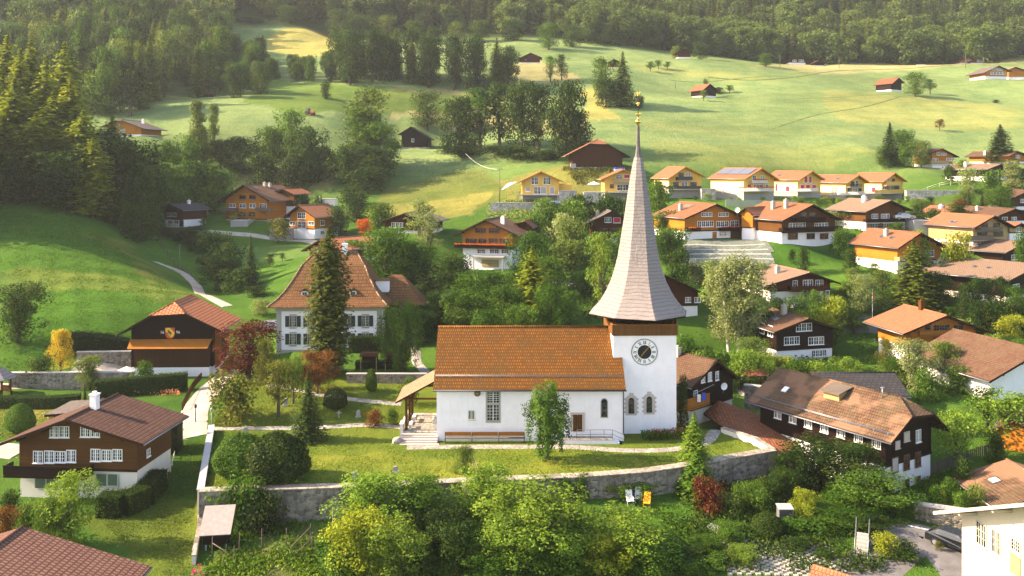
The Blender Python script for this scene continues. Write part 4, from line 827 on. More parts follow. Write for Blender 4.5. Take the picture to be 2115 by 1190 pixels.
# tall two-part window
x0,z1=np_(1005.5,809); x1,z0=np_(1031.5,870); o=empty('window',((x0+x1)/2,-5,z0),0,ch); W=x1-x0; Hh=z1-z0
mb=MB(); mb.box(-W/2-.12,W/2+.12,-.05,.02,-.15,Hh-.02); mb.build('stone_surround',M['beige'],o)
mb=MB(); mb.box(-W/2+.06,W/2-.06,-.07,-.051,.12,Hh*.55); mb.box(-W/2+.06,W/2-.06,-.07,-.051,Hh*.64,Hh-.06); mb.build('pane',M['glass'],o)
mb=MB()
for a,b in ((.12,Hh*.55),(Hh*.64,Hh-.06)):
    mb.box(-.035,.035,-.10,-.071,a,b)
    for s in (-1,1):
        mb.box(s*(W/4)-.012,s*(W/4)+.012,-.092,-.071,a,b)
        for k in range(1,5): z=a+(b-a)*k/5; mb.box(min(s*.036,s*(W/2-.07)),max(s*.036,s*(W/2-.07)),-.09,-.072,z-.012,z+.012)
mb.build('glazing_bars',M['wframe'],o)
x0,z0=np_(973.5,865); add_window(ch,x0,-5,z0,.5,.82,2,'g',3)
xr_,zr_=np_(986,812); o=empty('round_window',(xr_,-5,zr_),0,ch); mb=MB(); mb.tube((0,-.09,0),(0,.02,0),.34,.34,20); mb.build('frame',M['bframe'],o); mb=MB(); mb.tube((0,-.11,0),(0,-.091,0),.24,.24,20); mb.build('pane',M['glass'],o)
mb=MB(); mb.box(-.25,.25,-.13,-.111,-.02,.02); mb.box(-.02,.02,-.131,-.112,-.25,.25); mb.build('glazing_bars',M['gold'],o)
x0,z0=np_(1248,861); arched_window(ch,x0,-5,z0,.6,1.8,'beige',.08,'dark')
x0,z0=np_(1102,850); arched_window(ch,x0,-5,z0,.62,1.3,'beige',.08)
x0,z0=np_(1193,891); o=empty('door',(x0,-5,z0),0,ch)
mb=MB(); mb.box(-.72,-.47,-.09,.02,0,1.75); mb.box(.47,.72,-.09,.02,0,1.75); mb.box(-.72,.72,-.09,.02,1.752,1.95); mb.build('stone_surround',M['stonetrim'],o)
mb=MB(); mb.box(-.47,-.01,-.05,.02,0,1.75); mb.box(.01,.47,-.05,.02,0,1.75)
for s in (-.24,.24):
    for a,b in ((.15,.75),(.9,1.6)): mb.box(s-.15,s+.15,-.068,-.051,a,b)
mb.build('door_leaf',M['brown_wood'],o); mb=MB(); mb.tube((.07,-.12,.85),(.15,-.12,.85),.02,.02,6); mb.build('handle',M['gold'],o)
# landing with steps and rail
mb=MB(); mb.box(2.7,8.3,-6.1,-5.003,-1.4,.50); 
for k in range(4): mb.box(8.3+k*.33,8.3+(k+1)*.33,-6.1,-5.003,-1.4,.50-.15*(k+1))
o=mb.build('landing',M['church'],ch)
mb=MB(); mb.box(2.65,8.32,-6.16,-5.01,.502,.56); mb.build('landing_slab',M['paving'],o)
mb=MB(); pz=.56
for x in (4.6,6.0,7.4,8.25): mb.tube((x,-6.05,.5),(x,-6.05,1.5),.022,.022,6)
mb.tube((9.55,-6.05,-.1),(9.55,-6.05,.95),.022,.022,6)
for h_ in (.5,.98): mb.tube((4.6,-6.05,pz+h_*.97),(8.25,-6.05,pz+h_*.97),.02,.02,6); mb.tube((8.25,-6.05,pz+h_*.97),(9.55,-6.05,pz-.55+h_*.97),.02,.02,6)
mb.build('handrail',M['darkmetal'],o)
# tower
tw=empty('tower',cp(10.75,92.45,0),R(1.5),ch); fr=Fr((10.75,92.45,0),1.5); TWd=6.72
mb=MB(); mb.box(0,TWd,0,TWd,-2.5,10.36); mb.build('upper_wall',M['church'],tw)
mb=MB(); t_=.13; zt0,zt1=10.362,11.5
for a in ((-t_,TWd+t_,-t_,0),(-t_,TWd+t_,TWd,TWd+t_),(-t_,0,.002,TWd-.002),(TWd,TWd+t_,.002,TWd-.002)): mb.box(*a,zt0,zt1)
bf=mb.build('belfry_parapet',M['belfry_wood'],tw)
mb=MB(); mb.box(-.2,TWd+.2,-.2,TWd+.2,11.502,11.56); mb.build('rail',M['orange_board'],tw)
mb=MB(); mb.box(.4,TWd-.4,.4,TWd-.4,11.0,12.9)
o=mb.build('bell_chamber',M['dark_wood'],tw)
class _PB:
    def box(s,*a): m=MB(); m.box(*a); m.build('belfry_post',M['dark_wood'],tw)
    def tube(s,*a): m=MB(); m.tube(*a); m.build('belfry_brace',M['dark_wood'],tw)
mb=_PB()
for i in range(5):
    x=i*TWd/4
    for y in (0,TWd-.2): mb.box(min(x,TWd-.2),min(x,TWd-.2)+.2,y,y+.2,11.56,12.6)
    if 0<i<4:
        for xx in (0,TWd-.2): mb.box(xx,xx+.2,x,x+.2,11.56,12.6)
for i in range(4):
    x=i*TWd/4+.25; mb.tube((x,.12,11.6),(x+1.1,.12,12.5),.07,.07,5)
for (u,v,w_,h_) in ((1304,854,.62,1.62),(1341,852,.60,1.66)):
    x,z=fr.front(u,v,0); arched_window(tw,x,0,z,w_,h_,'stonetrim',.2,'dark',True)
# clock
x,z=fr.front(1331,727,0); ck=empty('clock_face',(x,0,z),0,tw)
mb=MB(); mb.tube((0,-.05,0),(0,.02,0),1.40,1.40,48); mb.build('rim',M['darkmetal'],ck)
mb=MB(); mb.tube((0,-.06,0),(0,-.051,0),1.33,1.33,48); mb.build('dial_ring',M['wframe'],ck)
mb=MB(); mb.tube((0,-.075,0),(0,-.061,0),.74,.74,40); mb.build('dial_centre',M['black'],ck)
mb=MB()
for k in range(60):
    a=k*math.pi/30; c,s=math.cos(a),math.sin(a); r0,r1=(1.25,1.30)
    mb.poly([(c*r0-s*.02,-.064,s*r0+c*.02),(c*r0+s*.02,-.064,s*r0-c*.02),(c*r1+s*.02,-.064,s*r1-c*.02),(c*r1-s*.02,-.064,s*r1+c*.02)])
mb.build('minute_track',M['black'],ck)
NUM=['XII','I','II','III','IIII','V','VI','VII','VIII','IX','X','XI']
for i,nm in enumerate(NUM):
    a=math.pi/2-i*math.pi/6; ex=Vector((math.sin(a),0,-math.cos(a))); ez=Vector((math.cos(a),0,math.sin(a)))
    adv={'I':.085,'V':.19,'X':.20}; W=sum(adv[c] for c in nm); x=-W/2
    mb=MB()
    def bar(x0,z0,x1,z1,w):
        p0=ex*x0+ez*z0; p1=ex*x1+ez*z1; q=(p1-p0).normalized(); qn=Vector((-q.z,0,q.x))*w/2; y=Vector((0,-.066,0))
        mb.poly([p0-qn+y,p1-qn+y,p1+qn+y,p0+qn+y])
    for c in nm:
        m_=x+adv[c]/2; z0,z1=.82,1.20
        if c=='I': bar(m_,z0,m_,z1,.055)
        elif c=='V': bar(m_-.075,z1,m_,z0,.06); bar(m_+.075,z1,m_,z0,.035)
        else: bar(m_-.075,z1,m_+.075,z0,.06); bar(m_+.075,z1,m_-.075,z0,.035)
        x+=adv[c]
    mb.build('numeral',M['black'],ck)
def hand(ang,l,w,y,nm):
    mb=MB(); c,s=math.cos(ang),math.sin(ang); d=Vector((c,0,s)); q=Vector((-s,0,c)); yy=Vector((0,y,0))
    mb.poly([d*-.12+q*w+yy,d*l*.8+q*w*.6+yy,d*l*.82+q*w*2.2+yy,d*l+yy,d*l*.82-q*w*2.2+yy,d*l*.8-q*w*.6+yy,d*-.12-q*w+yy][::-1]); mb.build(nm,M['gold'],ck)
hand(math.radians(49),1.0,.032,-.085,'hour_hand'); hand(math.radians(229),1.08,.028,-.095,'minute_hand')
# spire
Sx,Sy=fr.front(1318,600,3.36)[0],3.36; sp=empty('spire',(Sx,Sy,0),0,tw)
prof=[(645,104),(640,99),(634,93),(626,86),(618,80.5),(608,74),(596,67.5),(582,61),(566,55),(548,49.5),(528,44.5),(505,40),(480,35.5),(455,31),(430,27),(405,23.2),(380,19),(355,14.8),(338,11.5),(325,8.5)]
mb=MB(); n=8
rows=[]
for i,(v,hw) in enumerate(prof):
    z=CZ-(v-VH)*95.8/F; r=hw/F*95.8*1.015; rows.append((r,z))
fine=[]
for (r0,z0),(r1,z1) in zip(rows[:-1],rows[1:]):
    for k in range(3): s=k/3; fine.append((r0+(r1-r0)*s,z0+(z1-z0)*s))
fine.append(rows[-1])
for i,(r,z) in enumerate(fine):
    ph=R(-80-1.5+9*min(1,(z-12)/12)); 
    for k in range(n): t=ph+k*math.pi/4; rr=r*(1+.004*math.sin(i*1.7+k)); mb.v.append((rr*math.cos(t),rr*math.sin(t),z+ (.10 if (k%2 and i==0) else 0)))
for i in range(len(fine)-1):
    for k in range(n): j=(k+1)%n; mb.f.append((i*n+k,i*n+j,(i+1)*n+j,(i+1)*n+k)); mb.m.append(0); mb.sm.append(False)
b=len(mb.v)
for k in range(n): t=R(-81.5)+k*math.pi/4; mb.v.append((rows[0][0]*.985*math.cos(t),rows[0][0]*.985*math.sin(t),rows[0][1]-.08))
for k in range(n): j=(k+1)%n; mb.f.append((b+k,b+j,j,k)); mb.m.append(1); mb.sm.append(False)
mb.f.append(tuple(range(b+n-1,b-1,-1))); mb.m.append(1); mb.sm.append(False)
mb.build('shingle_roof',[M['shingle'],M['dark_wood']],sp)
mb=MB(); zt_=rows[-1][1]; mb.lathe([(.47,zt_-.25),(.33,zt_+.4),(.22,zt_+1.2),(.17,zt_+3.4),(.12,zt_+3.5)],8,ph=R(-80),sm=False); mb.build('metal_cap',M['lead'],sp)
zb_=CZ-(252-350)*95.8/F
mb=MB(); mb.lathe([(0,zb_-.42),(.14,zb_-.40),(.12,zb_-.25),(.30,zb_-.08),(.33,zb_+.05),(.25,zb_+.22),(.1,zb_+.32),(.06,zb_+.5)],14); mb.build('gilded_ball',M['gold'],sp)
mb=MB(); mb.tube((0,0,zb_+.3),(0,0,zb_+3.9),.045,.02,7)
mb.build('rod',M['darkmetal'],sp)
for (dz,r) in ((.72,.30),(1.9,.20),(3.0,.26)):
    mb=MB()
    for k in range(4):
        a=k*math.pi/2+.3; mb.tube((0,0,zb_+dz),(math.cos(a)*r,math.sin(a)*r,zb_+dz+.1),.035,.06,6); mb.tube((math.cos(a)*r,math.sin(a)*r,zb_+dz+.1),(math.cos(a)*r*.7,math.sin(a)*r*.7,zb_+dz+.26),.05,.02,6)
    if 0: pass
    mb.build('ornament',M['gold'],sp)
mb=MB(); mb.lathe([(0,zb_+2.75),(.13,zb_+2.85),(.16,zb_+2.95),(.1,zb_+3.08),(0,zb_+3.15)],10); mb.build('ornament_ball',M['gold'],sp); mb=MB(); mb.lathe([(0,zb_+1.7),(.09,zb_+1.78),(.11,zb_+1.86),(0,zb_+2.0)],10); mb.build('ornament_ball',M['gold'],sp)
# porch
pc=empty('porch',cp(-12,91,0),0,ch)
mb=MB(); mb.slab([(-.15,-.2,3.75),(4.2,-.2,6.1),(4.2,6.2,6.1),(-.15,6.2,3.75)],.18); mb.build('porch_roof',[M['t_porch'],M['soffit']],pc)
for (x,y) in ((.95,.25),(.95,3.0),(.95,5.7)):
    mb=MB(); mb.box(x-.13,x+.13,y-.13,y+.13,.75,4.15); mb.tube((x,y,3.1),(x+.9,y,4.4),.07,.07,5); mb.build('post',M['brown_wood'],pc)
mb=MB(); mb.box(.7,4.18,.15,.33,3.9,4.08); mb.box(.7,4.18,5.6,5.78,3.9,4.08); mb.box(.86,1.04,.34,5.59,4.1,4.3); mb.build('beam',M['brown_wood'],pc)
mb=MB(); mb.box(.7,4.2,-.5,6.6,-.6,.72); mb.build('porch_floor',M['paving'],pc)
mb=MB()
for k in range(5): mb.box(.55,4.35+(.2 if k==4 else 0),-.5-.36*(k+1),-.5-.36*k-.002,-.6,.72-.15*(k+1)+.02)
mb.build('steps',M['stonetrim'],pc)
mb=MB(); mb.box(.35,.66,-.4,.9,-.5,1.45); mb.box(.3,.7,-.45,.95,1.452,1.55); mb.box(.35,.66,1.7,3.2,-.5,1.3); mb.box(.35,.66,3.9,5.8,-.5,1.3); mb.build('low_wall',M['cream'],pc)
for (x,y,w_,l,nm) in ((1.15,.3,.35,1.3,'stone_bench'),(1.2,2.8,.35,1.5,'stone_bench'),(3.45,2.2,.45,1.2,'stone_bench'),(3.6,.3,.4,1.3,'stone_bench')):
    mb=MB(); mb.box(x,x+w_,y,y+l,1.15,1.27); mb.box(x+.04,x+w_-.04,y+.1,y+.3,.72,1.148); mb.box(x+.04,x+w_-.04,y+l-.3,y+l-.1,.72,1.148); mb.build(nm,M['cream'],pc)
# wall bench
bn=empty('wall_bench',(-6.9,89.25,0)); tag(bn,'long wooden bench with orange backrest along the white church wall','bench')
for k in range(3):
    mb=MB(); mb.box(k*2.75,k*2.75+2.70,.35,.40,.62,1.0); mb.build('backrest',M['orange_board'],bn)
mb=MB(); mb.box(0,8.25,-.1,.3,.44,.5); mb.build('seat',M['grey_wood'],bn)
for k in range(4):
    mb=MB(); x=min(k*2.75,8.1); mb.box(x,x+.1,-.05,.28,-.3,.438); mb.box(x,x+.1,.29,.345,-.3,.95); mb.build('leg',M['grey_wood'],bn)

# ------------------------------------------------------------------ churchyard walls
def wall_line(name,label,pts_,h0,h1,th,mat,cap,capw=.12,top=None,cat='wall',capcol=None):
    """pts_: world xy, top height by list or height over ground"""
    x0,y0=pts_[0]; r=empty(name,(x0,y0,float(H_(x0,y0)))); z0=r.location.z; tag(r,label,cat); mb=MB(); cb=MB()
    ps=[Vector((p[0]-x0,p[1]-y0)) for p in pts_]
    nr=[]
    for i in range(len(ps)):
        d=(ps[min(i+1,len(ps)-1)]-ps[max(i-1,0)]).normalized(); nr.append(Vector((-d.y,d.x)))
    tops=[(top[i] if top else float(H_(pts_[i][0],pts_[i][1]))+h1) -z0 for i in range(len(ps))]
    for i in range(len(ps)-1):
        for (m_,w,za,zb) in ((mb,th/2,None,0),(cb,th/2+capw/2,0,.09)):
            a,b=ps[i],ps[i+1]; na,nb=nr[i],nr[i+1]; q=[a-na*w,b-nb*w,b+nb*w,a+na*w]; t=[tops[i],tops[i+1],tops[i+1],tops[i]]
            lo=[-h0 if za is None else tt+.002 for tt in t]; hi=[tt+(zb) for tt in t]
            bb=len(m_.v); m_.v+=[(q[k].x,q[k].y,lo[k]) for k in range(4)]+[(q[k].x,q[k].y,hi[k]) for k in range(4)]
            for f in ((0,3,2,1),(4,5,6,7),(0,1,5,4),(1,2,6,5),(2,3,7,6),(3,0,4,7)): m_.f.append(tuple(bb+k for k in f)); m_.m.append(0); m_.sm.append(False)
    mb.build('masonry',M[mat],r); cb.build('coping',M[cap],r); return r
def dens(pp,n=8):
    out=[]
    for a,b in zip(pp[:-1],pp[1:]): out+=[(a[0]+(b[0]-a[0])*k/n,a[1]+(b[1]-a[1])*k/n) for k in range(n)]
    return out+[pp[-1]]
w1=dens(WALL,5); wall_line('retaining_wall','long weathered rubble retaining wall with coping below the church lawn',w1,5.5,0,.95,'stonewall','coping',.16,top=[.26]*len(w1))
w2=dens([LWALL[0],WALL[0]],8); wall_line('boundary_wall','straight white capped wall running down the left edge of the churchyard',w2,4.5,0,.5,'cream','capstone',.12,top=[.55+(.27-.55)*i/8 for i in range(9)])
w3=dens([WALL[0],((400-UC)/F*69,69)],5); wall_line('garden_wall','low grey wall below the corner of the churchyard, beside the mown slope',w3,1.5,.7,.3,'cream','coping',.06)
RW=[WALL[-1],((1560-UC)/F*90,90),((1492-UC)/F*93.5,93.5)]
wall_line('terrace_wall','pale low wall closing the churchyard beside the long tiled roof',dens(RW,4),3,0,.45,'cream','coping',.1,top=[.26]*9)

# ------------------------------------------------------------------ manor
Y0=124.6; mo=P(680,722,Y0+.4); mr=empty('manor_house',(mo[0],mo[1],mo[2]),R(2)); tag(mr,'white manor house with green shutters and steep flared hipped tile roof','house')
mW=7.45; mH=5.55; mD=11.5
mb=MB(); mb.box(-mW,mW,0,mD,.0,mH); mb.build('wall',M['white'],mr)
mb=MB(); mb.box(-mW-.06,mW+.06,-.06,mD+.06,-3,-.003); mb.build('plinth',M['beige'],mr)
for x in (-mW-.05,mW-.65): mb=MB(); mb.box(x,x+.7,-.05,.6,0,mH); mb.build('corner_pilaster',M['beige'],mr)
mb=MB(); mb.box(-mW-.25,mW+.25,-.25,mD+.25,mH+.003,mH+.45); mb.box(-mW-.5,mW+.5,-.5,mD+.5,mH+.452,mH+.7); mb.build('cornice',M['beige'],mr)
def hiproof(parent,cx,cy,levels,mat,name='roof',th=None):
    mb=MB()
    for hx,hy,z in levels: mb.v+=[(cx-hx,cy-hy,z),(cx+hx,cy-hy,z),(cx+hx,cy+hy,z),(cx-hx,cy+hy,z)]
    for i in range(len(levels)-1):
        for k in range(4): j=(k+1)%4; mb.f.append((4*i+k,4*i+j,4*i+4+j,4*i+4+k)); mb.m.append(0); mb.sm.append(False)
    n=len(mb.v); mb.f.append((n-4,n-3,n-2,n-1)); mb.m.append(0); mb.sm.append(False); mb.f.append((3,2,1,0)); mb.m.append(1); mb.sm.append(False)
    return mb.build(name,[M[mat],M['soffit']],parent)
lv=[(8.6,6.9,6.15),(8.55,6.85,6.32),(7.6,5.9,7.05),(6.6,4.9,8.15),(5.6,3.8,9.75),(4.6,2.4,11.7),(3.3,.25,13.2),(3.2,.05,13.35)]
rf=hiproof(mr,0,mD/2,lv,'t_manor')
mb=MB(); mb.box(1.0,1.7,mD/2-.4,mD/2+.4,12.9,14.6); mb.box(.93,1.77,mD/2-.47,mD/2+.47,14.602,14.7); mb.build('chimney',M['white'],rf)
mb=MB(); mb.tube((-3.2,mD/2,13.4),(3.2,mD/2,13.4),.14,.14,6)
for sx in (-1,1):
    for a,b in zip(lv[:-1],lv[1:]): mb.tube((sx*a[0],mD/2-a[1],a[2]+.02),(sx*b[0],mD/2-b[1],b[2]+.02),.11,.11,6)
mb.build('ridge_cap',M['t_porch'],rf)
for x in (-3.6,3.3,):
    mb=MB(); mb.box(x-.5,x+.5,.55,2.2,7.0,8.3); d=mb.build('dormer',M['white'],rf); mb=MB(); mb.slab([(x-.75,.3,8.25),(x,.3,8.75),(x,2.9,8.75),(x-.75,2.9,8.25)],.1,0,0); mb.slab([(x,.3,8.75),(x+.75,.3,8.25),(x+.75,2.9,8.25),(x,2.9,8.75)],.1,0,0); mb.build('dormer_roof',M['t_manor'],d); add_window(d,x,.55,7.35,.6,.8,1,'g',1)
mb=MB(); mb.box(6.1,8.0,4.2,6.0,7.6,9.3); d=mb.build('dormer',M['white'],rf); mb=MB(); mb.box(5.0,8.2,4.0,6.2,9.302,9.45); mb.build('dormer_roof',M['t_manor'],d)
for k in range(5):
    x=-5.15+k*2.58
    for z in (.78,3.32): 
        o=add_window(mr,x,0,z,.86,1.5,2,'g',3,0,M['green'],.58)
        mb=MB(); mb.box(-.52,.52,-.025,.01,-.3,1.75); mb.build('stone_surround',M['beige'],o)
for z in (.78,3.32):
    for y in (2.5,5.5,8.5): add_window(mr,-mW,y,z,.86,1.5,2,'g',2,-math.pi/2,M['green'],.5)
an=empty('annexe',(8.6,5.2,0),0,mr); mb=MB(); mb.box(-1.2,2.6,0,5.5,-2.5,5.6); mb.build('wall',M['brown_wood'],an); hiproof(an,.2,2.7,[(4.6,4.0,5.7),(3.9,3.4,6.15),(2.6,2.0,7.7),(1.3,.7,9.4),(.9,.4,9.7)],'t_manor')
# ------------------------------------------------------------------ houses of the village
RED=(.45,.02,.02); ORF=(.70,.16,.02)
c1=house('chalet','large brown timber chalet with white basement, green shutters and white chimney beside the mown slope',(136,866),(-6,918),(296,917),1027,969,79,-4.5,10.2,wall='brown_wood',low='cream',roof='t_wine',ov=1.25,og=1.3,B=(245,813),
 win=[(104.5,882,120,902,2),(125,882,141.5,902,2),(168.5,881,185,901,2),(189.5,881.5,205.5,901,2),(70,933,88,955,2),(93,932,111,954.5,2),(115.5,932,134,953.5,2),(138.5,931,156.5,953,2),(189,929,206.5,951,2),(211.5,929,229.5,950.5,2),(234,928.5,252,949.5,2),
  (200,979,220.5,1003,1,'g','!grnshut'),(223.5,979,243,1002.5,1,'g','!grnshut'),(74,986,94.5,1008,1,'g','!grnshut'),(97,985,117,1007,1,'g','!grnshut')],
 bal=[(6,962,176,986,1.5,'dark_wood')],chim=[(.05,.45,1.3,'white')],side=[(1,.15,.9,.6,.7),(1,.4,.9,.6,.7),(1,.3,3.3,.5,.6)])
m=MB(); m.tube((0,0,0),(0,0,1.0),.1,.1,8); m.box(-.4,.4,-.3,.3,-.02,.02); m.box(-.35,.35,-.25,.25,1.0,1.06)
m.build('vent',M['metal'],c1,(.2,7.6,5.0))
# barn with shield
b1=house('barn','dark timber barn with half hipped orange roof and bear shield on its front',(346,630),(241,692),(457,683),776,756,116,2,9.6,wall='dark_wood',low='white',roof='t_coat',ov=1.4,og=1.3,hip=.36,gut=True,sky=[],chim=[])
fr,EL,ER,zr,zl,zrr,wl,wr,y0,y1,hs,ln,zt=info(b1)
x0,z1=fr.front(274,701,y0); x1,_=fr.front(434,697,y0); xa,z0=fr.front(262,721,y0-1.9); xb,_=fr.front(428,715,y0-1.9)
mb=MB(); mb.slab([(xa,y0-1.9,z0),(xb,y0-1.9,z0),(x1+.3,y0-.003,z1),(x0-.3,y0-.003,z1)],.12); mb.build('lean_to_roof',[M['orange_board'],M['soffit']],b1)
mb=MB(); mb.box(xa+.5,xb-.1,y0-.9,y0-.004,hs,z0+.3); 
for k in range(28):
    x=xa+.5+(xb-xa-.7)*k/27
    if k%2: mb.box(x,x+.16,y0-.93,y0-.902,hs,z0+.2)
mb.build('front_wall',M['barn_wood'],b1)
mb=MB(); mb.box(xa+.5,xb-.1,y0-.9,y0-.005,-1.5,hs-.002); mb.build('foundation_front',M['white'],b1)
sx,sz=fr.front(351.5,688,y0); sh=empty('shield',(sx,y0-.05,sz),0,b1)
def shield(w,h,n=8): return [(-w,h),(w,h)]+[(w*math.cos(t*math.pi/2/n*1.0)**.7 if t<n else 0,0-(h*1.0)*math.sin(t*math.pi/2/n)) for t in range(0,n+1)]+[(-w*math.cos(t*math.pi/2/n)**.7,-h*math.sin(t*math.pi/2/n)) for t in range(n-1,-1,-1)]
pts_=shield(.62,.72); mb=MB(); mb.prism(pts_[::-1],-.04,.03); mb.build('red_field',M['redpaint'] if 0 else plain('shield_red',(.50,.07,.015)),sh)
mb=MB(); mb.poly([(-.60,-.045,.70),(.10,-.045,.70),(.60,-.045,-.06),(.58,-.045,-.30),(.10,-.045,-.30),(-.60,-.045,.45)][::-1] if 0 else [(-.60,-.045,.70),(-.60,-.045,.25),(.12,-.045,-.58),(.42,-.045,-.45),(.60,-.045,-.1),(.60,-.045,.06),(.02,-.045,.70)]); mb.build('gold_band',plain('shield_gold',(.72,.42,.05)),sh)
def bear():
    mb=MB(); a=math.radians(-38)
    def E(cx,cz,rx,rz,n=14,y=-.05,rot=0):
        p=[]
        for k in range(n):
            t=6.283*k/n; x=rx*math.cos(t); z=rz*math.sin(t); x,z=x*math.cos(rot)-z*math.sin(rot),x*math.sin(rot)+z*math.cos(rot); x+=cx; z+=cz
            p.append((x*math.cos(a)-z*math.sin(a),y,x*math.sin(a)+z*math.cos(a)+.08))
        mb.poly(p)
    E(0,0,.30,.12); E(-.30,.06,.10,.09,y=-.052); E(-.40,.02,.07,.04,y=-.054); E(-.27,.15,.03,.03,y=-.055)
    for x,r in ((-.22,.25),(-.06,-.2),(.12,.2),(.27,-.1)): E(x,-.17,.035,.12,y=-.053-x*.004,rot=r); E(x-.04,-.28,.06,.028,y=-.056-x*.004)
    return mb.build('bear_emblem',M['black'],sh)
bear()
def text(parent,body,size,mat,loc,rz=0,name='year_figures'):
    cu=bpy.data.curves.new(name,'FONT'); cu.body=body; cu.size=size; cu.extrude=.015; cu.align_x='CENTER'; cu.align_y='CENTER'
    o=bpy.data.objects.new('tmp',cu); col.objects.link(o); dg=bpy.context.evaluated_depsgraph_get(); me=bpy.data.meshes.new_from_object(o.evaluated_get(dg)); bpy.data.objects.remove(o); me.materials.clear(); me.materials.append(mat)
    return link(name,me,parent,loc,(math.pi/2,0,rz))
text(b1,'16',.55,M['wframe'],(sx-1.05,y0-.03,sz+.1)); text(b1,'96',.55,M['wframe'],(sx+1.05,y0-.03,sz+.1))
mb=MB()
for k in range(9): mb.box(wr+.02,wr+.10,y0+.5+k*.3,y0+.56+k*.3,hs-.5,zt(wr)-.5)
mb.build('side_lattice',M['orange_board'],b1)
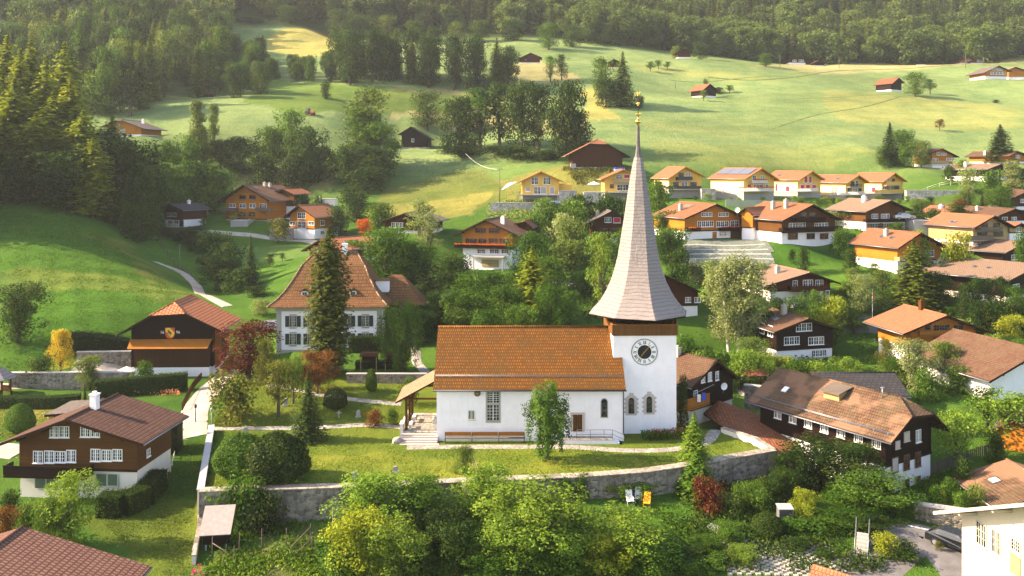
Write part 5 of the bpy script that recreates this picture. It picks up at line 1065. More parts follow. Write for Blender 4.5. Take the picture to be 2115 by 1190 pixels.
for (nm,lab,A,L,Rr,ba,sp_,Y,rot,ln,kw) in [
 ('chalet','honey timber chalet with orange flower balcony and white lower storey above the round trees',(1001,453.8),(936,486),(1070,486),553,511,164,-16,12,dict(wall='orange_wood',roof='t_brown',frame='w',
   win=[(982,472,1004,480.5,4,'b'),(1010,472,1032,480.5,4,'b'),(962,493,985,502,3,'b'),(989,493,1004,502,2,'b'),(1010,493,1028,502,3,'b'),(1032,493,1050,502,3,'b'),(986,515,1002,523,2),(1012,515,1030,523,2),(1036,515,1050,523,2)],
   bal=[(938,503,1061,512,1.3,'dark_wood',ORF)],doors=[(995,537,1030,551,'pale_wood')],deck=(975,529,1040,1.9),chim=[(.35,.35,1.2,'white')],ov=1.5)),
 ('chalet','timber house with orange tiled roof and two roof windows behind the tall dark conifer',(661,494),(622,518),(703,518),550,530,158,-37,12,dict(wall='orange_wood',low='cream',roof='t_coat',ov=1.2,win=[(650,512,662,521,2)],bal=[(633,534,672,541,1.2,'brown_wood',ORF)],sky=[(1,.45,.35,.7,1.1),(1,.45,.55,.7,1.1)])),
 ('chalet','large honey timber chalet with vine and flat roofed annexe above the lane',(501.4,382),(448,417),(556,415),456,452,212,-28,13,dict(wall='orange_wood',low='beige',roof='t_brown',ov=1.9,
   win=[(495,404,507.6,410,2,'d'),(515.5,404,527.7,410,2,'d'),(474,421,486,428,2),(496,421,507.6,429,2),(516,421,528,429,2),(537,421,550,429,2),(492,438,508,446,2,'b'),(514,438,526,446,2,'b')],
   bal=[(452,428.6,484,435,1.4,'grey_wood',None),(527,428.6,556,435,1.2,'grey_wood')],chim=[(.1,.5,.8),(.15,.6,.8)],sky=[(1,.4,.6,.8,1.2)])),
 ('chalet','small honey timber chalet with white basement and dormer beside the lane',(615,424),(583.7,449),(650,449),492,471.5,198,-33,10,dict(wall='orange_wood',roof='t_orange',ov=1.2,
   win=[(615.5,439,631,451,2),(598.5,457.5,610,464.5,1),(616,457,632,471,2),(637,457.5,649,464.5,1)],side=[(1,.3,3.0,1.1,1.0),(1,.3,.9,1.0,.7)])),
 ('chalet','small dark roofed cottage with white lower wall at the edge of the wood',(349,421),(325,436),(377,434.5),468,453,209,-30,9,dict(wall='red_wood',roof='t_dark',ov=1.2,win=[(345,440,353,447,1),(356,440,364,447,1),(347,456,357,462,1),(360,456,369,462,1)],doors=[(371,455,379,468,'red_wood')],chim=[(.1,.6,.7,'white')])),
 ('chalet','red brown chalet half hidden by a grey green tree above the churchyard wood',(834,441),(779,460),(892,459),487,475,178,-14,12,dict(wall='red_wood',roof='t_grey',ov=1.4,win=[(809,460.5,816,469.5,1),(817,460.5,824,469.5,1),(826,460.5,832,469.5,1)])),
 ('chalet','red brown chalet with red blind and small crosswise roof behind the spire',(1263,436),(1209,464),(1320,464),505,490,183,2,11,dict(wall='red_wood',roof='t_grey',ov=1.4,win=[(1249.6,449.5,1262,459,2),(1267.5,450,1280.7,460,1,'w','!redpaint'),(1240,472,1254,480,2,'b'),(1260,472,1276,480,2,'b')],chim=[(-.4,.5,.8)])),
 ('chalet','honey timber chalet with outside stair and red flowers above the stone slope',(1480.8,421.3),(1415,451),(1541,447.5),496,476,167,22,13,dict(wall='orange_wood',roof='t_orange',ov=.6,
   win=[(1449,440.3,1470,446.3,3),(1484.5,440.3,1504,446.3,3),(1441,458,1472.5,468,4),(1480,458,1504,468,3),(1509.5,457,1525,468,2),(1486,478,1500,487,2)],
   bal=[(1491,469.5,1533,476,1.1,'dark_wood',RED),(1420,470,1448,475,1.1,'dark_wood',ORF)],doors=[(1509,477.5,1531,495,'brown_wood'),(1472,479,1480,494,'orange_wood')],chim=[(-.55,.5,1.1,'beige')],sky=[(-1,.25,.55,3.0,1.5,'t_pale')])),
 ('chalet','big timber chalet with two chimneys, dark balcony and white ground floor on the grassy bank',(1680.5,422),(1617,455.5),(1739.6,454),501,478.6,162,24,14,dict(wall='brown_wood',roof='t_orange',ov=.7,
   win=[(1655.5,440,1665,450,2,'b'),(1672,440,1683,450,2,'b'),(1629.6,462,1663,471,5),(1683,462,1709,471,4),(1628,483,1647,493.5,3,'b'),(1666.6,482.6,1682,492.5,2,'b'),(1694,482.5,1710,492.5,2,'b')],
   bal=[(1645,450,1706,457,1.2,'dark_wood'),(1617,471,1740,477,1.2,'dark_wood')],chim=[(-.3,.35,1.5),(-.4,.55,1.3)])),
 ('chalet','brown timber chalet with white basement and brown shutters next to the parked car deck',(1840.5,414),(1789,437.4),(1886,434.4),477,457.8,171,20,12,dict(wall='brown_wood',roof='t_pale',ov=.9,
   win=[(1801,443,1812.5,451,2),(1820,443,1836,451,3),(1848.8,443,1859,451,2,'b'),(1797,462,1816,470.5,2,'w','bframe'),(1820,462,1840.5,470.5,2,'w','bframe'),(1847,461.5,1858,470,1,'b','!orange_board')],bal=[(1790,452.5,1868,457,1.0,'dark_wood')],chim=[(-.2,.5,1.0,'white')])),
 ('chalet','orange brown chalet behind the big spruce on the steep bank',(1902.6,480.7),(1855.5,512.6),(1961.4,511),560,538,150,22,12,dict(wall='orange_wood',roof='t_orange',ov=.9,
   win=[(1901,497.5,1913,506,2,'b'),(1913,518,1928,529.4,2),(1878,519,1890,528,2,'b'),(1918,541,1927,551,1,'b')],bal=[(1858,531,1882,537.5,1.2,'pale_wood')],chim=[(-.35,.5,1.0)],sky=[(-1,.45,.35,.7,1.0),(-1,.45,.55,.7,1.0)])),
 ('chalet','pale timber chalet with two long balconies and orange roof on the right slope',(2055,445.7),(2013,470),(2099,469),513,498,161,22,12,dict(wall='pale_wood',roof='t_orange2',ov=.9,
   win=[(2027,461.5,2039.5,469,2,'b'),(2052,461.5,2064.5,469,2,'b'),(2018.7,479.5,2038,487.6,2,'b'),(2052,479.5,2071,487.6,2,'b'),(2018,498.5,2036,506,3)],
   bal=[(2025.7,470,2071,477,1.2,'grey_wood'),(1994,488,2053,497.5,1.3,'grey_wood')],sky=[(-1,.7,.5,1.2,1.0)])),
 ('chalet','low chalet with orange tiled roof and flower balcony beyond the car deck',(1982.7,428),(1957,441.5),(2012,441),458,452,185,14,9,dict(wall='orange_wood',roof='t_orange',ov=.8,win=[(1970,442,1979,448,2),(1985,442,1994,448,2)],bal=[(1962,449,1998,453,.9,'dark_wood',RED)],chim=[(-.3,.5,.6,'white')])),
 ('chalet','brown roofed chalet with awning at the right edge above the orange roofed one',(2097.8,431),(2064,445),(2142,445),468,455,176,15,13,dict(wall='red_wood',roof='t_brown',ov=.8,win=[(2090,449,2099,457,2),(2070,449,2080,457,1)],chim=[(-.5,.6,.7)])),
 ('chalet','small chalet with orange roof squeezed at the right edge under the brown roof',(2110,461),(2090,470),(2135,471),492,480,164,20,8,dict(wall='pale_wood',roof='t_orange2',ov=.7,win=[(2099,471,2109,478,2)])),
 ('chalet','low chalet with grey brown roof and awning at the right edge of the slope',(2122,499),(2078,522),(2172,523),545,541,157,33,14,dict(wall='dark_wood',roof='t_pale',ov=1.0,win=[(2089,527,2101,536,2),(2105,527,2116,536,2)])),
 ('chalet','wide low house with pale weathered roof behind the row of young conifers',(2150,546),(2086,579),(2215,580),616,600,141,36,15,dict(wall='dark_wood',low='cream',roof='t_pale',ov=1.2,win=[(2092,588,2104,598,2)],sky=[(-1,.45,.4,.6,1.0),(-1,.45,.55,.6,1.0)])),
 ('chalet','red brown chalet with pale roof and long balcony below the grassy bank',(1674,562.7),(1583,590),(1737,585),617,599,136,12,12,dict(wall='red_wood',low='cream',roof='t_pale',ov=1.2,
   win=[(1638,580,1646,592,1),(1659,579.5,1678,592,2),(1685,579.5,1699,592,2),(1659,602,1674,613,2),(1699,602,1712,613,1)],bal=[(1635,592,1705,600.5,1.2,'red_wood')],chim=[(-.35,.45,1.0)])),
 ('chalet','nearly black timber chalet with white framed windows, white base and pale awning behind the birches',(1671,657.8),(1599.7,686),(1742,683),744,720,122.5,15,9.5,dict(wall='dark_wood',roof='t_brown',ov=1.0,
   win=[(1645,669.5,1675.4,683,3),(1620,697,1650,711,3),(1670,697,1700.5,711,3),(1677,725,1705.6,735.4,4)],chim=[(-.12,.55,1.2),(.45,.8,1.4,'white')],sky=[(-1,.45,.5,1.4,.8)],side=[(-1,.2,3.4,1.2,1.4),(-1,.5,3.4,1.2,1.4)])),
 ('chalet','broad honey timber chalet with large plain orange roof among the orchard trees',(1956.4,651.4),(1865.6,690),(2052,688),757,717.6,120.5,9,10,dict(wall='orange_wood',roof='t_orange2',ov=1.9,
   win=[(1911,672,1921,681,1,'b'),(1929.5,672,1960,682,3,'b'),(1970,672,1988,681,2,'b'),(1928,698.5,1960,711,4,'b'),(1968,698.5,1998,711,4,'b')],bal=[(1900,684,2010,691.5,.5,'orange_wood')],chim=[(-.02,.55,1.2,'brown_wood')])),
 ('chalet','red brown chalet tucked behind the right edge of the spire',(1374,568),(1290,606),(1460,608),652,632,133,10,10,dict(wall='red_wood',roof='t_brown',ov=1.0,win=[(1416,615,1426,624,2),(1435,615,1446,624,2)])),
 ('chalet','dark timber house with steep tiled roof, orange balcony and washing beside the church tower',(1482.6,744),(1429,801),(1530,782),870,831,101,42,9,dict(wall='dark_wood',low='cream',roof='t_brown',ov=.6,og=.7,
   win=[(1433,808,1439.5,822,1),(1448.4,778,1454.5,789,1),(1462.7,771,1468.6,786,2),(1478,769,1483,784,1)],bal=[(1411,828,1466,842,1.2,'orange_board')],chim=[(-.1,.6,.9)])),
 ('chalet','far chalet with half hipped roof above the left meadow at the forest edge',(243.7,246),(206.7,262),(298,266),281,278,258,-8,13,dict(wall='orange_wood',roof='t_grey',ov=1.6,hip=.22,win=[(228,257,235,261,2),(240,257,247,261,2),(226,267,236,273,3),(246,267,258,273,3)],chim=[(.3,.7,1.2,'white')])),
 ('barn','dark open gabled barn standing alone behind the meadow trees',(847.6,262),(822,277.5),(889,287),308,304,288,-4,9,dict(wall='dark_wood',roof='t_dark',ov=1.0,low='palestone',win=[(850,287,855,293,1)])),
 ('barn','big weathered barn with half hipped roof on the ridge above the yellow houses',(1237,287),(1168,322),(1302,324),348,344,226,1,13,dict(wall='barn_wood',roof='t_orange',ov=1.9,hip=.30,low='palestone',chim=[])),
 ('barn','small weathered barn on the pale knoll at the top of the meadow',(1096,109),(1069,121.7),(1119,118.5),130,129,373,-3,9,dict(wall='red_wood',roof='t_dark',ov=.9,win=[(1083,122,1088,125,2,'b')])),
 ('barn','tiny dark barn half hidden behind the bushy trees on the meadow',(1269,122),(1257,127.5),(1283,129),140,139,366,4,7,dict(wall='red_wood',roof='t_brown',ov=.7)),
 ('barn','brown barn with flat gable roof at the foot of the forest',(1414.6,100.8),(1397,109),(1431.6,108),121,118,397,2,8,dict(wall='red_wood',roof='t_brown',ov=.9)),
 ('barn','small barn with orange roof and bushes in the middle of the bright meadow',(1467,173),(1452,186),(1486,188.5),201,198,337,28,9,dict(wall='dark_wood',roof='t_orange',ov=.8)),
 ('barn','brown roofed barn beside the round tree on the upper meadow',(1856.9,160.3),(1843.5,172.5),(1869,171),189,186,346,30,9,dict(wall='dark_wood',roof='t_red',ov=.6)),
 ('chalet','long timber farmhouse with white base on the meadow at the right edge',(2063.8,135.5),(2032,150.6),(2090,147),164,158,365,8,12,dict(wall='orange_wood',roof='t_grey',ov=1.4,win=[(2050,141,2070,145,4),(2046,149,2076,154,5)])),
 ('chalet','brown chalet with white balcony next to the trees right of the meadow',(1948,307),(1921.6,316.5),(1982,324),346,338.6,243,10,10,dict(wall='orange_wood',roof='t_brown',ov=1.3,win=[(1935,315,1941,320,1),(1945,316,1954,320,2),(1926,328,1937,332,2),(1955,327,1970,332,3)],bal=[(1922,332,1960,337,1.0,'pale_wood')])),
 ('chalet','chalet with pale brown roof, white basement and chimney on the upper right slope',(2068,339),(2040,350),(2098,351),376,364,222,30,13,dict(wall='dark_wood',roof='t_pale',ov=.8,win=[(2056,352,2065,358,2),(2072,352,2082,358,2)],chim=[(-.5,.6,1.0,'white')])),
 ('chalet','chalet with brown roof and red awning at the top right of the village',(2102,312),(2085,322.5),(2135,323),338,334,243,25,14,dict(wall='orange_wood',roof='t_brown',ov=.9,win=[(2098,321,2106,326,2)],chim=[(-.6,.6,.8,'white')])),
 ('chalet','small grey roofed house at the right edge behind the pale conifer',(2118,347),(2103,352),(2140,354),372,370,222,15,8,dict(wall='red_wood',roof='t_grey',ov=.6,win=[(2108,358,2113,364,1)])),
 ('chalet','brown roofed house at the right edge over the green shrubs',(2130,392),(2098,406),(2165,407),432,425,200,25,9,dict(wall='red_wood',roof='t_brown',ov=.9,win=[(2108,412,2116,418,2)])),
 ('chalet','dark red chalet with white ground floor among shrubs at the foot of the forest',(1648,118),(1628,122.5),(1669.4,122),133,129.5,424,2,12,dict(wall='red_wood',roof='t_brown',ov=.9,win=[(1637,123.5,1645,127,2),(1650,123.5,1660,127,2)])),
 ('chalet','small dark chalet with yellowish base next to the dark red one',(1690,125),(1678,131),(1707,131),137,135,421,2,8,dict(wall='dark_wood',roof='t_brown',ov=.7)),
 ('chalet','brown hut behind the two slim trees at the forest foot',(1700,117.5),(1690,122),(1712,123),133,132,427,2,7,dict(wall='red_wood',roof='t_brown',ov=.7)),
 ('chalet','left one of the pair of brown chalets below the forest on the right',(2002,117),(1981,126.5),(2018,126),132,130,424,0,10,dict(wall='orange_wood',roof='t_brown',ov=.9,win=[(1996,124,2004,128,2)])),
 ('chalet','right one of the pair of brown chalets below the forest on the right',(2027,117.5),(2003,127),(2044,127),131.5,130,422,0,10,dict(wall='red_wood',roof='t_brown',ov=.9,win=[(2018,124,2030,128,3)])),
 ('shed','small dark shed at the forest foot between pale trees',(1903,123),(1893,128),(1916,129),134,133,422,-10,7,dict(wall='dark_wood',roof='t_dark',ov=.5)),
 ('shed','roof of a hut showing over the meadow edge at the top right corner',(2110,93),(2093,101),(2128,103),116,115,435,20,9,dict(wall='dark_wood',roof='t_grey',ov=.7)),
 ('hut','reddish hut roof showing in the left mountain wood',(272,76),(262,83),(283,84),94,93,375,-5,8,dict(wall='red_wood',roof='t_orange2',ov=.6)),
 ('hut','rusty hut roof peeping from the wooded ridge at left centre',(497,89),(488,93),(508,98),104,103,395,-20,8,dict(wall='red_wood',roof='t_orange',ov=.6)),
 ('hut','brown hut on the right shoulder of the golden knoll',(693,64),(683,68),(704,74),80,79,432,-15,8,dict(wall='red_wood',roof='t_red',ov=.6)),
 ('hut','small hut with reddish roof behind trees at the left meadow edge',(408,186),(399,190),(420,193),202,201,318,-15,8,dict(wall='red_wood',roof='t_red',ov=.6)),
 ]:
    c=house(nm,lab,A,L,Rr,ba,sp_,Y,rot,ln,**kw); root_info[lab]=c
# extra masses of single houses
def wing(par,A,L,Rr,ba,sp_,Y,rot,ln,**kw): return house('side_wing',None,A,L,Rr,ba,sp_,Y,rot,ln,root=root_info[par],**kw)
K=list(root_info.keys())
def by(s): return [k for k in K if k.startswith(s)][0]
wing(by('big timber chalet'),(1539.2,428.7),(1524,440),(1556,444.5),482,470,167,-50,13,wall='orange_wood',roof='t_orange',ov=.5,og=.5)
wing(by('long timber farmhouse'),(2098,138),(2083,144),(2122,146),163,159,372,-5,10,wall='orange_wood',roof='t_pale',ov=.6)
wing(by('brown timber chalet with white'),(1802,413.5),(1794,419),(1810,421),436,434,178,10,6,wall='orange_wood',roof='t_pale',ov=.4,og=.4,win=[(1799,420,1804,427,1)])
wing(by('large honey timber chalet'),(583,390),(562,396),(606,401),440,425,215,-28,7,wall='brown_wood',roof='t_red',ov=.8)
wing(by('honey timber chalet with orange flower'),(1084,457),(1062,462),(1100,470),490,489,170,-12,7,wall='brown_wood',roof='t_orange',ov=.5)
# yellow row
YG='new yellow houses in a row at the foot of the big meadow'
def yel(lab,A,L,Rr,ba,deckv,Y,rot,ln,win,bal,**kw):
    kw.setdefault('roof','t_orange2'); kw.setdefault('deckx',None); dx=kw.pop('deckx')
    return house('yellow_house',lab,A,L,Rr,ba,deckv+1.5,Y,rot,ln,wall='yellow',low='concrete',soffit='soffit_y',win=win,bal=bal,group=YG,frame='w',deck=(dx[0],deckv,dx[1],2.2) if dx else None,**kw)
ya=yel('yellow house with two big gable windows and attached yellow garage, leftmost of the row',(1117.3,354),(1069.6,377),(1164,375),419,402,205,0,10,
 [(1097.6,367,1111,380.7,2,'w'),(1122.8,367,1136.5,380.7,2,'w'),(1086,386.4,1095,395.4,1,'w','!beige'),(1103.6,386.4,1115.7,400.4,2,'w'),(1117,386.4,1128,400,1,'w','!beige'),(1136,386.4,1144.8,400.4,1,'w','!concrete')],[],deckx=(1068,1154))
yb=yel('yellow house with red blind and terrace parasol, just left of the spire',(1287.5,350),(1241,371),(1336,370),414,397,207,0,10,[(1273,361.5,1284,369,2,'w'),(1289,361,1300,368,1,'w','!redpaint'),(1275,381.5,1298,393.5,2,'w'),(1260,381,1267,388,1,'b')],[(1266,369,1304,377.5,1.3,'pale_wood')],deckx=(1243,1330))
yc=yel('yellow house with dark grey balconies, just right of the spire',(1416.8,344),(1381,368.6),(1458.4,364.5),409,390.5,210,14,11,[(1401.7,357,1411.5,365,1,'d'),(1416.8,357,1425,368,2,'w'),(1389.6,376.6,1401,384.5,1,'d'),(1407.5,376.6,1419,388,2,'w'),(1426.4,376.6,1438,384.5,1,'d')],[(1400,365,1430.5,373,1.3,'darkmetal'),(1381,384.5,1449,391,2.0,'darkmetal')],ov=.6,side=[(-1,.4,1.6,1.2,1.2,1)])
yd=yel('yellow house with solar panels and red flower balconies',(1575,347),(1539.4,369.6),(1609,370.5),414,396,210,27,14,[(1554,363,1561,373,1,'w'),(1571.5,363,1578,375,2,'w'),(1545,382,1550,388,1,'d'),(1557,381.5,1575,392,3,'w'),(1581,381.5,1587,389,1,'w')],[(1554,370.5,1586,378,1.3,'wframe',RED,'bars'),(1524,387,1600,395,2.0,'wframe',RED,'bars')],ov=.5,side=[(-1,.25,1.8,1.2,1.3,2),(-1,.6,1.8,.7,.7,1)])
ye_=yel('yellow house with closed dark red shutters, third from right in the row',(1679,353.4),(1651.3,371.6),(1705,371),409,396,216,27,13,[(1661,364.5,1667,377.5,1,'w','!redpaint'),(1670.7,364.5,1676,377.5,1,'w','!redpaint'),(1653,382,1660.5,390,1,'w','!redpaint'),(1664.5,382,1672.5,390,1,'w','!redpaint'),(1677,382,1685,390,1,'w','!redpaint')],[(1644,389.5,1690,395.5,1.6,'wframe',None,'bars')],ov=.5,side=[(-1,.3,1.6,1.2,1.3,1,'redpaint'),(-1,.65,1.6,.8,1.8,1,'redpaint')],sky=[(-1,.5,.7,.8,1.0)])
yf=yel('yellow house with two roof windows and shaded balcony, second from right in the row',(1774.6,361.5),(1751,377.7),(1796,376),413,403,219,27,14,[(1758,376,1764,383,1,'d'),(1767,373,1773,384,1,'w'),(1751,389,1758,396,1,'d'),(1762,389,1770,398,2,'w'),(1773,389,1779,395,1,'d')],[(1756,380,1781,386,1.2,'darkmetal',None,'bars'),(1730,396.5,1791,402.5,1.8,'wframe',None,'bars')],ov=.5,sky=[(-1,.5,.35,.9,1.1),(-1,.5,.7,.9,1.1)],side=[(-1,.3,1.7,1.8,1.7,2),(-1,.75,1.7,.9,.9,2)])
yg=yel('yellow house with solid yellow balcony boards, rightmost of the row',(1849.5,357),(1825.3,375.4),(1874.5,374.6),411,399,223,25,12,[(1830,369,1837,375,2,'w'),(1842,369,1848,375,1,'b'),(1823,385,1830,391,1,'w'),(1834,384.5,1845,392,2,'w','bframe'),(1849,385,1857,391,1,'b')],[(1832,375.5,1861,383,1.2,'yellow'),(1818,392,1866,399.5,1.9,'yellow')],ov=.5,side=[(-1,.25,1.7,1.2,1.2,1,'redpaint'),(-1,.7,1.7,1.0,.8,2)])
for h_ in (yc,yd,ye_,yf,yg):
    fr,EL,ER,zr,zl,zrr,wl,wr,y0,y1,hs,ln,zt=info(h_)
    mb=MB(); mb.box(wl-.035,wl-.003,y0+.1,y1-.1,hs,zt(wl)-1.1); mb.build('sunlit_side_panel',M['yellow_sunlit'],h_)  # paler sheet over the left wall, its sunlight put into the colour
fr,EL,ER,zr,zl,zrr,wl,wr,y0,y1,hs,ln,zt=info(yd); k=(zr-zl)/EL; an=math.atan(k)
so_=None
for j in range(3):
    mb=MB(); mb.box(-1.5,1.5,-1.9,1.9,.10,.16); mb.build('solar_panel',M['solar'],yd,(-1.95,ln*(.22+.28*j),zt(-1.95)+.03),(0,-an,0))
fr,EL,ER,zr,zl,zrr,wl,wr,y0,y1,hs,ln,zt=info(ya)
mb=MB(); mb.box(wr-.003,wr+3.1,y0+1,y1-1,hs,hs+2.6); mb.build('garage_wing',M['yellow'],ya)

# big farmhouse
fm=house('farmhouse','big mossy roofed farmhouse with dark timber floors, white base and wooden roof dormer',(1907.6,831.5),(1841,915),(1961,887.5),1008,940,84,33,17.5,wall='dark_wood',low='white',roof='t_farm',ov=1.0,og=1.3,hip=.42,frame='w',th=.22,
 win=[(1867.5,895,1877,910,2,'g','!stonetrim'),(1892,890.5,1900.5,912,2,'w'),(1849.5,913,1857.5,925,1,'g','!stonetrim'),(1842.5,948,1853.5,974,2,'b','!stonetrim'),(1867,942,1877.5,968,2,'b'),(1890.5,936,1900.5,962,2,'b'),(1866.5,992,1877,1010,2,'b'),(1890,987,1899.5,1006,2,'b')],
 side=[(-1,f_,4.45,.75,.95,2) for f_ in (.06,.19,.32,.45,.58,.71,.84)]+[(-1,.10,1.0,.9,1.6,1,'stonetrim')])
fr,EL,ER,zr,zl,zrr,wl,wr,y0,y1,hs,ln,zt=info(fm)
d=empty('dormer',(-EL*.42,ln*.50,zt(-EL*.42)),0,fm)
mb=MB(); mb.box(-.1,1.5,-.95,.95,-.6,.75); mb.build('dormer_wall',M['pale_wood'],d); mb=MB(); mb.slab([(-.5,-1.2,.75),(-.5,1.2,.75),(1.9,1.2,1.25),(1.9,-1.2,1.25)][::-1],.1,0,0); mb.build('dormer_roof',M['grey_wood'],d)
mb=MB(); mb.tube((0,0,0),(0,0,1.1),.06,.06,6); mb.box(-.14,.14,-.14,.14,1.1,1.16); mb.build('vent_pipe',M['metal'],fm,(-.6,4.0,zt(-.6)-.1))
mb=MB(); mb.box(-.4,.4,-.3,.3,0,.1); mb.build('skylight',M['wframe'],fm,(-EL*.5,ln*.82,zt(-EL*.5)+.06),(0,-math.atan((zr-zl)/EL),0))
mb=MB()
for k in range(11): mb.box(-EL*.86-.03,-EL*.86+.03,y0+k*1.5-.5,y0+k*1.5-.44,zt(-EL*.86),zt(-EL*.86)+.25)
mb.tube((-EL*.86,.3,zt(-EL*.86)+.22),(-EL*.86,ln-.3,zt(-EL*.86)+.22),.035,.035,6); mb.tube((-EL*.86,.3,zt(-EL*.86)+.12),(-EL*.86,ln-.3,zt(-EL*.86)+.12),.03,.03,6); mb.build('snow_guard',M['metal'],fm)

def dhouse(name,label,X,Y,z,rot,W,L,hs,he,pitch,wall,low,roof,ov=.8,og=.8,cat='house',root=None,**kw):
    """house from plain measures: front centre at X,Y,z"""
    r=R(rot); n=(-math.sin(r),math.cos(r)); d=(math.cos(r),math.sin(r)); ax,ay=X-n[0]*og,Y-n[1]*og; E=W/2+ov; zr=he+W/2*math.tan(R(pitch)); zl=he-ov*math.tan(R(pitch))
    def px(x,y,zz): return (UC+x/y*F, VH+(CZ-zz)/y*F)
    A=px(ax,ay,z+zr); Lp=px(ax-d[0]*E,ay-d[1]*E,z+zl); Rp=px(ax+d[0]*E,ay+d[1]*E,z+zl); ba=VH+(CZ-z)*F/(ay+og*math.cos(r)); sp_=px(X,Y,z+hs)[1] if hs else 0
    return house(name,label,A,Lp,Rp,ba,sp_,ay,rot,L+2*og,wall=wall,low=low,roof=roof,ov=ov,og=og,cat=cat,root=root,**kw)
M['cream_bright']=plaster('warm_cream_plaster',(.55,.49,.40),.2)
# white house at the lower right corner
wh=dhouse('white_house','cream white house with tall windows and orange door in the lower right corner',33.6,54.3,-3.6,-84,18,12,0,6.9,24,'cream_bright','cream','t_orange2',ov=1.1,og=1.5,frame='g',soffit='beige',
  win=[(2018.6,1076,2037,1126,2,'g'),(2050.5,1092,2067,1143,2,'g'),(2091,1111,2107.6,1138,2,'g')],doors=[(2087.5,1140,2109,1188,'pale_wood')])
# low pale brown roof, lower left corner
dhouse('house','house with dusty pink tiled roof filling the lower left corner',-35.8,50,-6,0,15.5,13.4,0,5.2,17,'cream','cream','t_pink',ov=1.4,og=.6,low_=None) if 0 else dhouse('house','house with dusty pink tiled roof filling the lower left corner',-35.8,50,-5.2,0,16,13.2,0,4.6,17,'cream','cream','t_pink',ov=1.4,og=.6)
# sheds at right
dhouse('shed','long low shed with patched brown and grey corrugated roof beyond the road',47.1,75.4,-3.2,0,9.2,7.2,0,2.15,17.5,'brown_wood','cream','t_farm',ov=.7,og=.4,cat='shed',sky=[(-1,.55,.6,1.0,.8,'wframe')],chim=[(-.15,.35,.9,'beige')])
dhouse('shed','small garden shed with pink brown roof behind the long low shed',51.5,89.0,-.9,-38,3.4,6,0,2.3,30,'orange_wood','cream','t_pink',ov=.5,og=.4,cat='shed')
dhouse('outbuilding','white outbuilding with dark grey sheet roof behind the big farmhouse',45.6,104.5,-.4,90,7.5,9.5,0,2.5,22,'white','white','t_dark',ov=.5,og=.3,win=[])
dhouse('house','white house with wide brown roof cut by the right edge',63.5,106,.2,15,13,12,0,3.3,23,'white','white','t_brown',ov=1.2,og=1.2)
dhouse('garage','modern white flat garage with flower terrace right of the big spruce',77.5,149.5,8.0,5,3.6,5,0,3.2,3,'white','concrete','t_grey',ov=.2,og=.3,cat='garage',win=[],chim=[])
dhouse('pavilion','small pavilion with orange and brown tiled roof at the bottom right edge',27.4,60.3,-5.2,49,4.0,6.2,0,2.9,24,'cream','cream','t_orange2',ov=.8,og=.5,cat='pavilion')
gh=dhouse('shed','low grey brown roofed shed hidden in trees below the flower balcony chalet',-5.2,148,6.6,60,4,7,0,2.2,22,'brown_wood','cream','t_grey',ov=.5,og=.4,cat='shed')
# long roof over stairs
st=empty('covered_stairway',P(1484.5,874,100)); tag(st,'long red brown tiled roof over the stairway running down from the churchyard','covered stairs'); S0=st.location
def rel(u,v,Y,dz=0): p=P(u,v,Y); return (p[0]-S0.x,p[1]-S0.y,p[2]-S0.z+dz)
a0=rel(1484.5,827,100); a1=rel(1662,912,92); e0=rel(1481,874.4,96.2); e1=rel(1612,943,88.5); m0=rel(1452,853,100.5); bq=(a0[0]-1.0,a0[1]+3.2,e0[2]); bq1=(a1[0]+2.5,a1[1]+3,e1[2]+.2)
mb=MB(); mb.slab([a0,e0,e1,a1],.16); mb.slab([a0,a1,bq1,bq],.16); mb.slab([a0,m0,e0],.16); mb.build('roof',[M['t_red'],M['soffit']],st)
for i,(fx,nm) in enumerate(((.05,'post'),(.35,'post'),(.65,'post'),(.95,'post'))):
    p=[e0[k]+(e1[k]-e0[k])*fx for k in range(3)]; mb=MB(); mb.box(p[0]-.1,p[0]+.1,p[1]+.5,p[1]+.7,p[2]-4,p[2]+.2); mb.build(nm,M['dark_wood'],st)
mb=MB(); mb.poly([(e0[0]+.7,e0[1]+1.4,e0[2]+.3),(e0[0]+.7,e0[1]+1.4,e0[2]-3),(e1[0],e1[1]+1.4,e1[2]-3),(e1[0],e1[1]+1.4,e1[2]+.3)]); mb.build('back_wall',M['grey_wood'],st)
mb=MB()
for i in range(18):
    f_=i/18; p=[e0[k]+(e1[k]-e0[k])*f_ for k in range(3)]; mb.box(p[0]+.2,p[0]+.95,p[1]+.7,p[1]+2.6,p[2]-4,p[2]-1.9)
mb.build('steps',M['paving'],st)
#PADDUMP
# ------------------------------------------------------------------ trees and shrubs
def T(k,u,v,Y,vt,w,cl,lab,**kw): return tree(k,u,v,Y,vt,w,cl,lab,**kw)
def wood(poly, spacing, kinds, hr, label, group, y0=200, wr=.5, keep=None, cls=('dark','dk2','mid')):
    pw=pxpoly(poly,y0); xs=[p[0] for p in pw]; ys=[p[1] for p in pw]; n=0; y=min(ys)
    while y<max(ys):
        x=min(xs)+random.random()*spacing
        while x<max(xs):
            X=x+random.uniform(-.35,.35)*spacing; Yy=y+random.uniform(-.35,.35)*spacing
            if bool(inpoly(np.array([X]),np.array([Yy]),pw)[0]):
                k=random.choice(kinds); z=float(H_(X,Yy)); h=random.uniform(*hr); u=UC+X/Yy*F; vt=VH+(CZ-z-h)/Yy*F
                wm=h*wr*random.uniform(.85,1.25)*(.62 if 'spruce' in k or k in('larch','poplar') else 1)
                cl=random.choice(cls)
                if 'spruce' in k: cl=random.choice(('spruce','sprl'))
                tree(k,u,None,Yy,vt,wm/Yy*F,cl,label,group=group); n+=1
            x+=spacing
        y+=spacing*.9
    return n
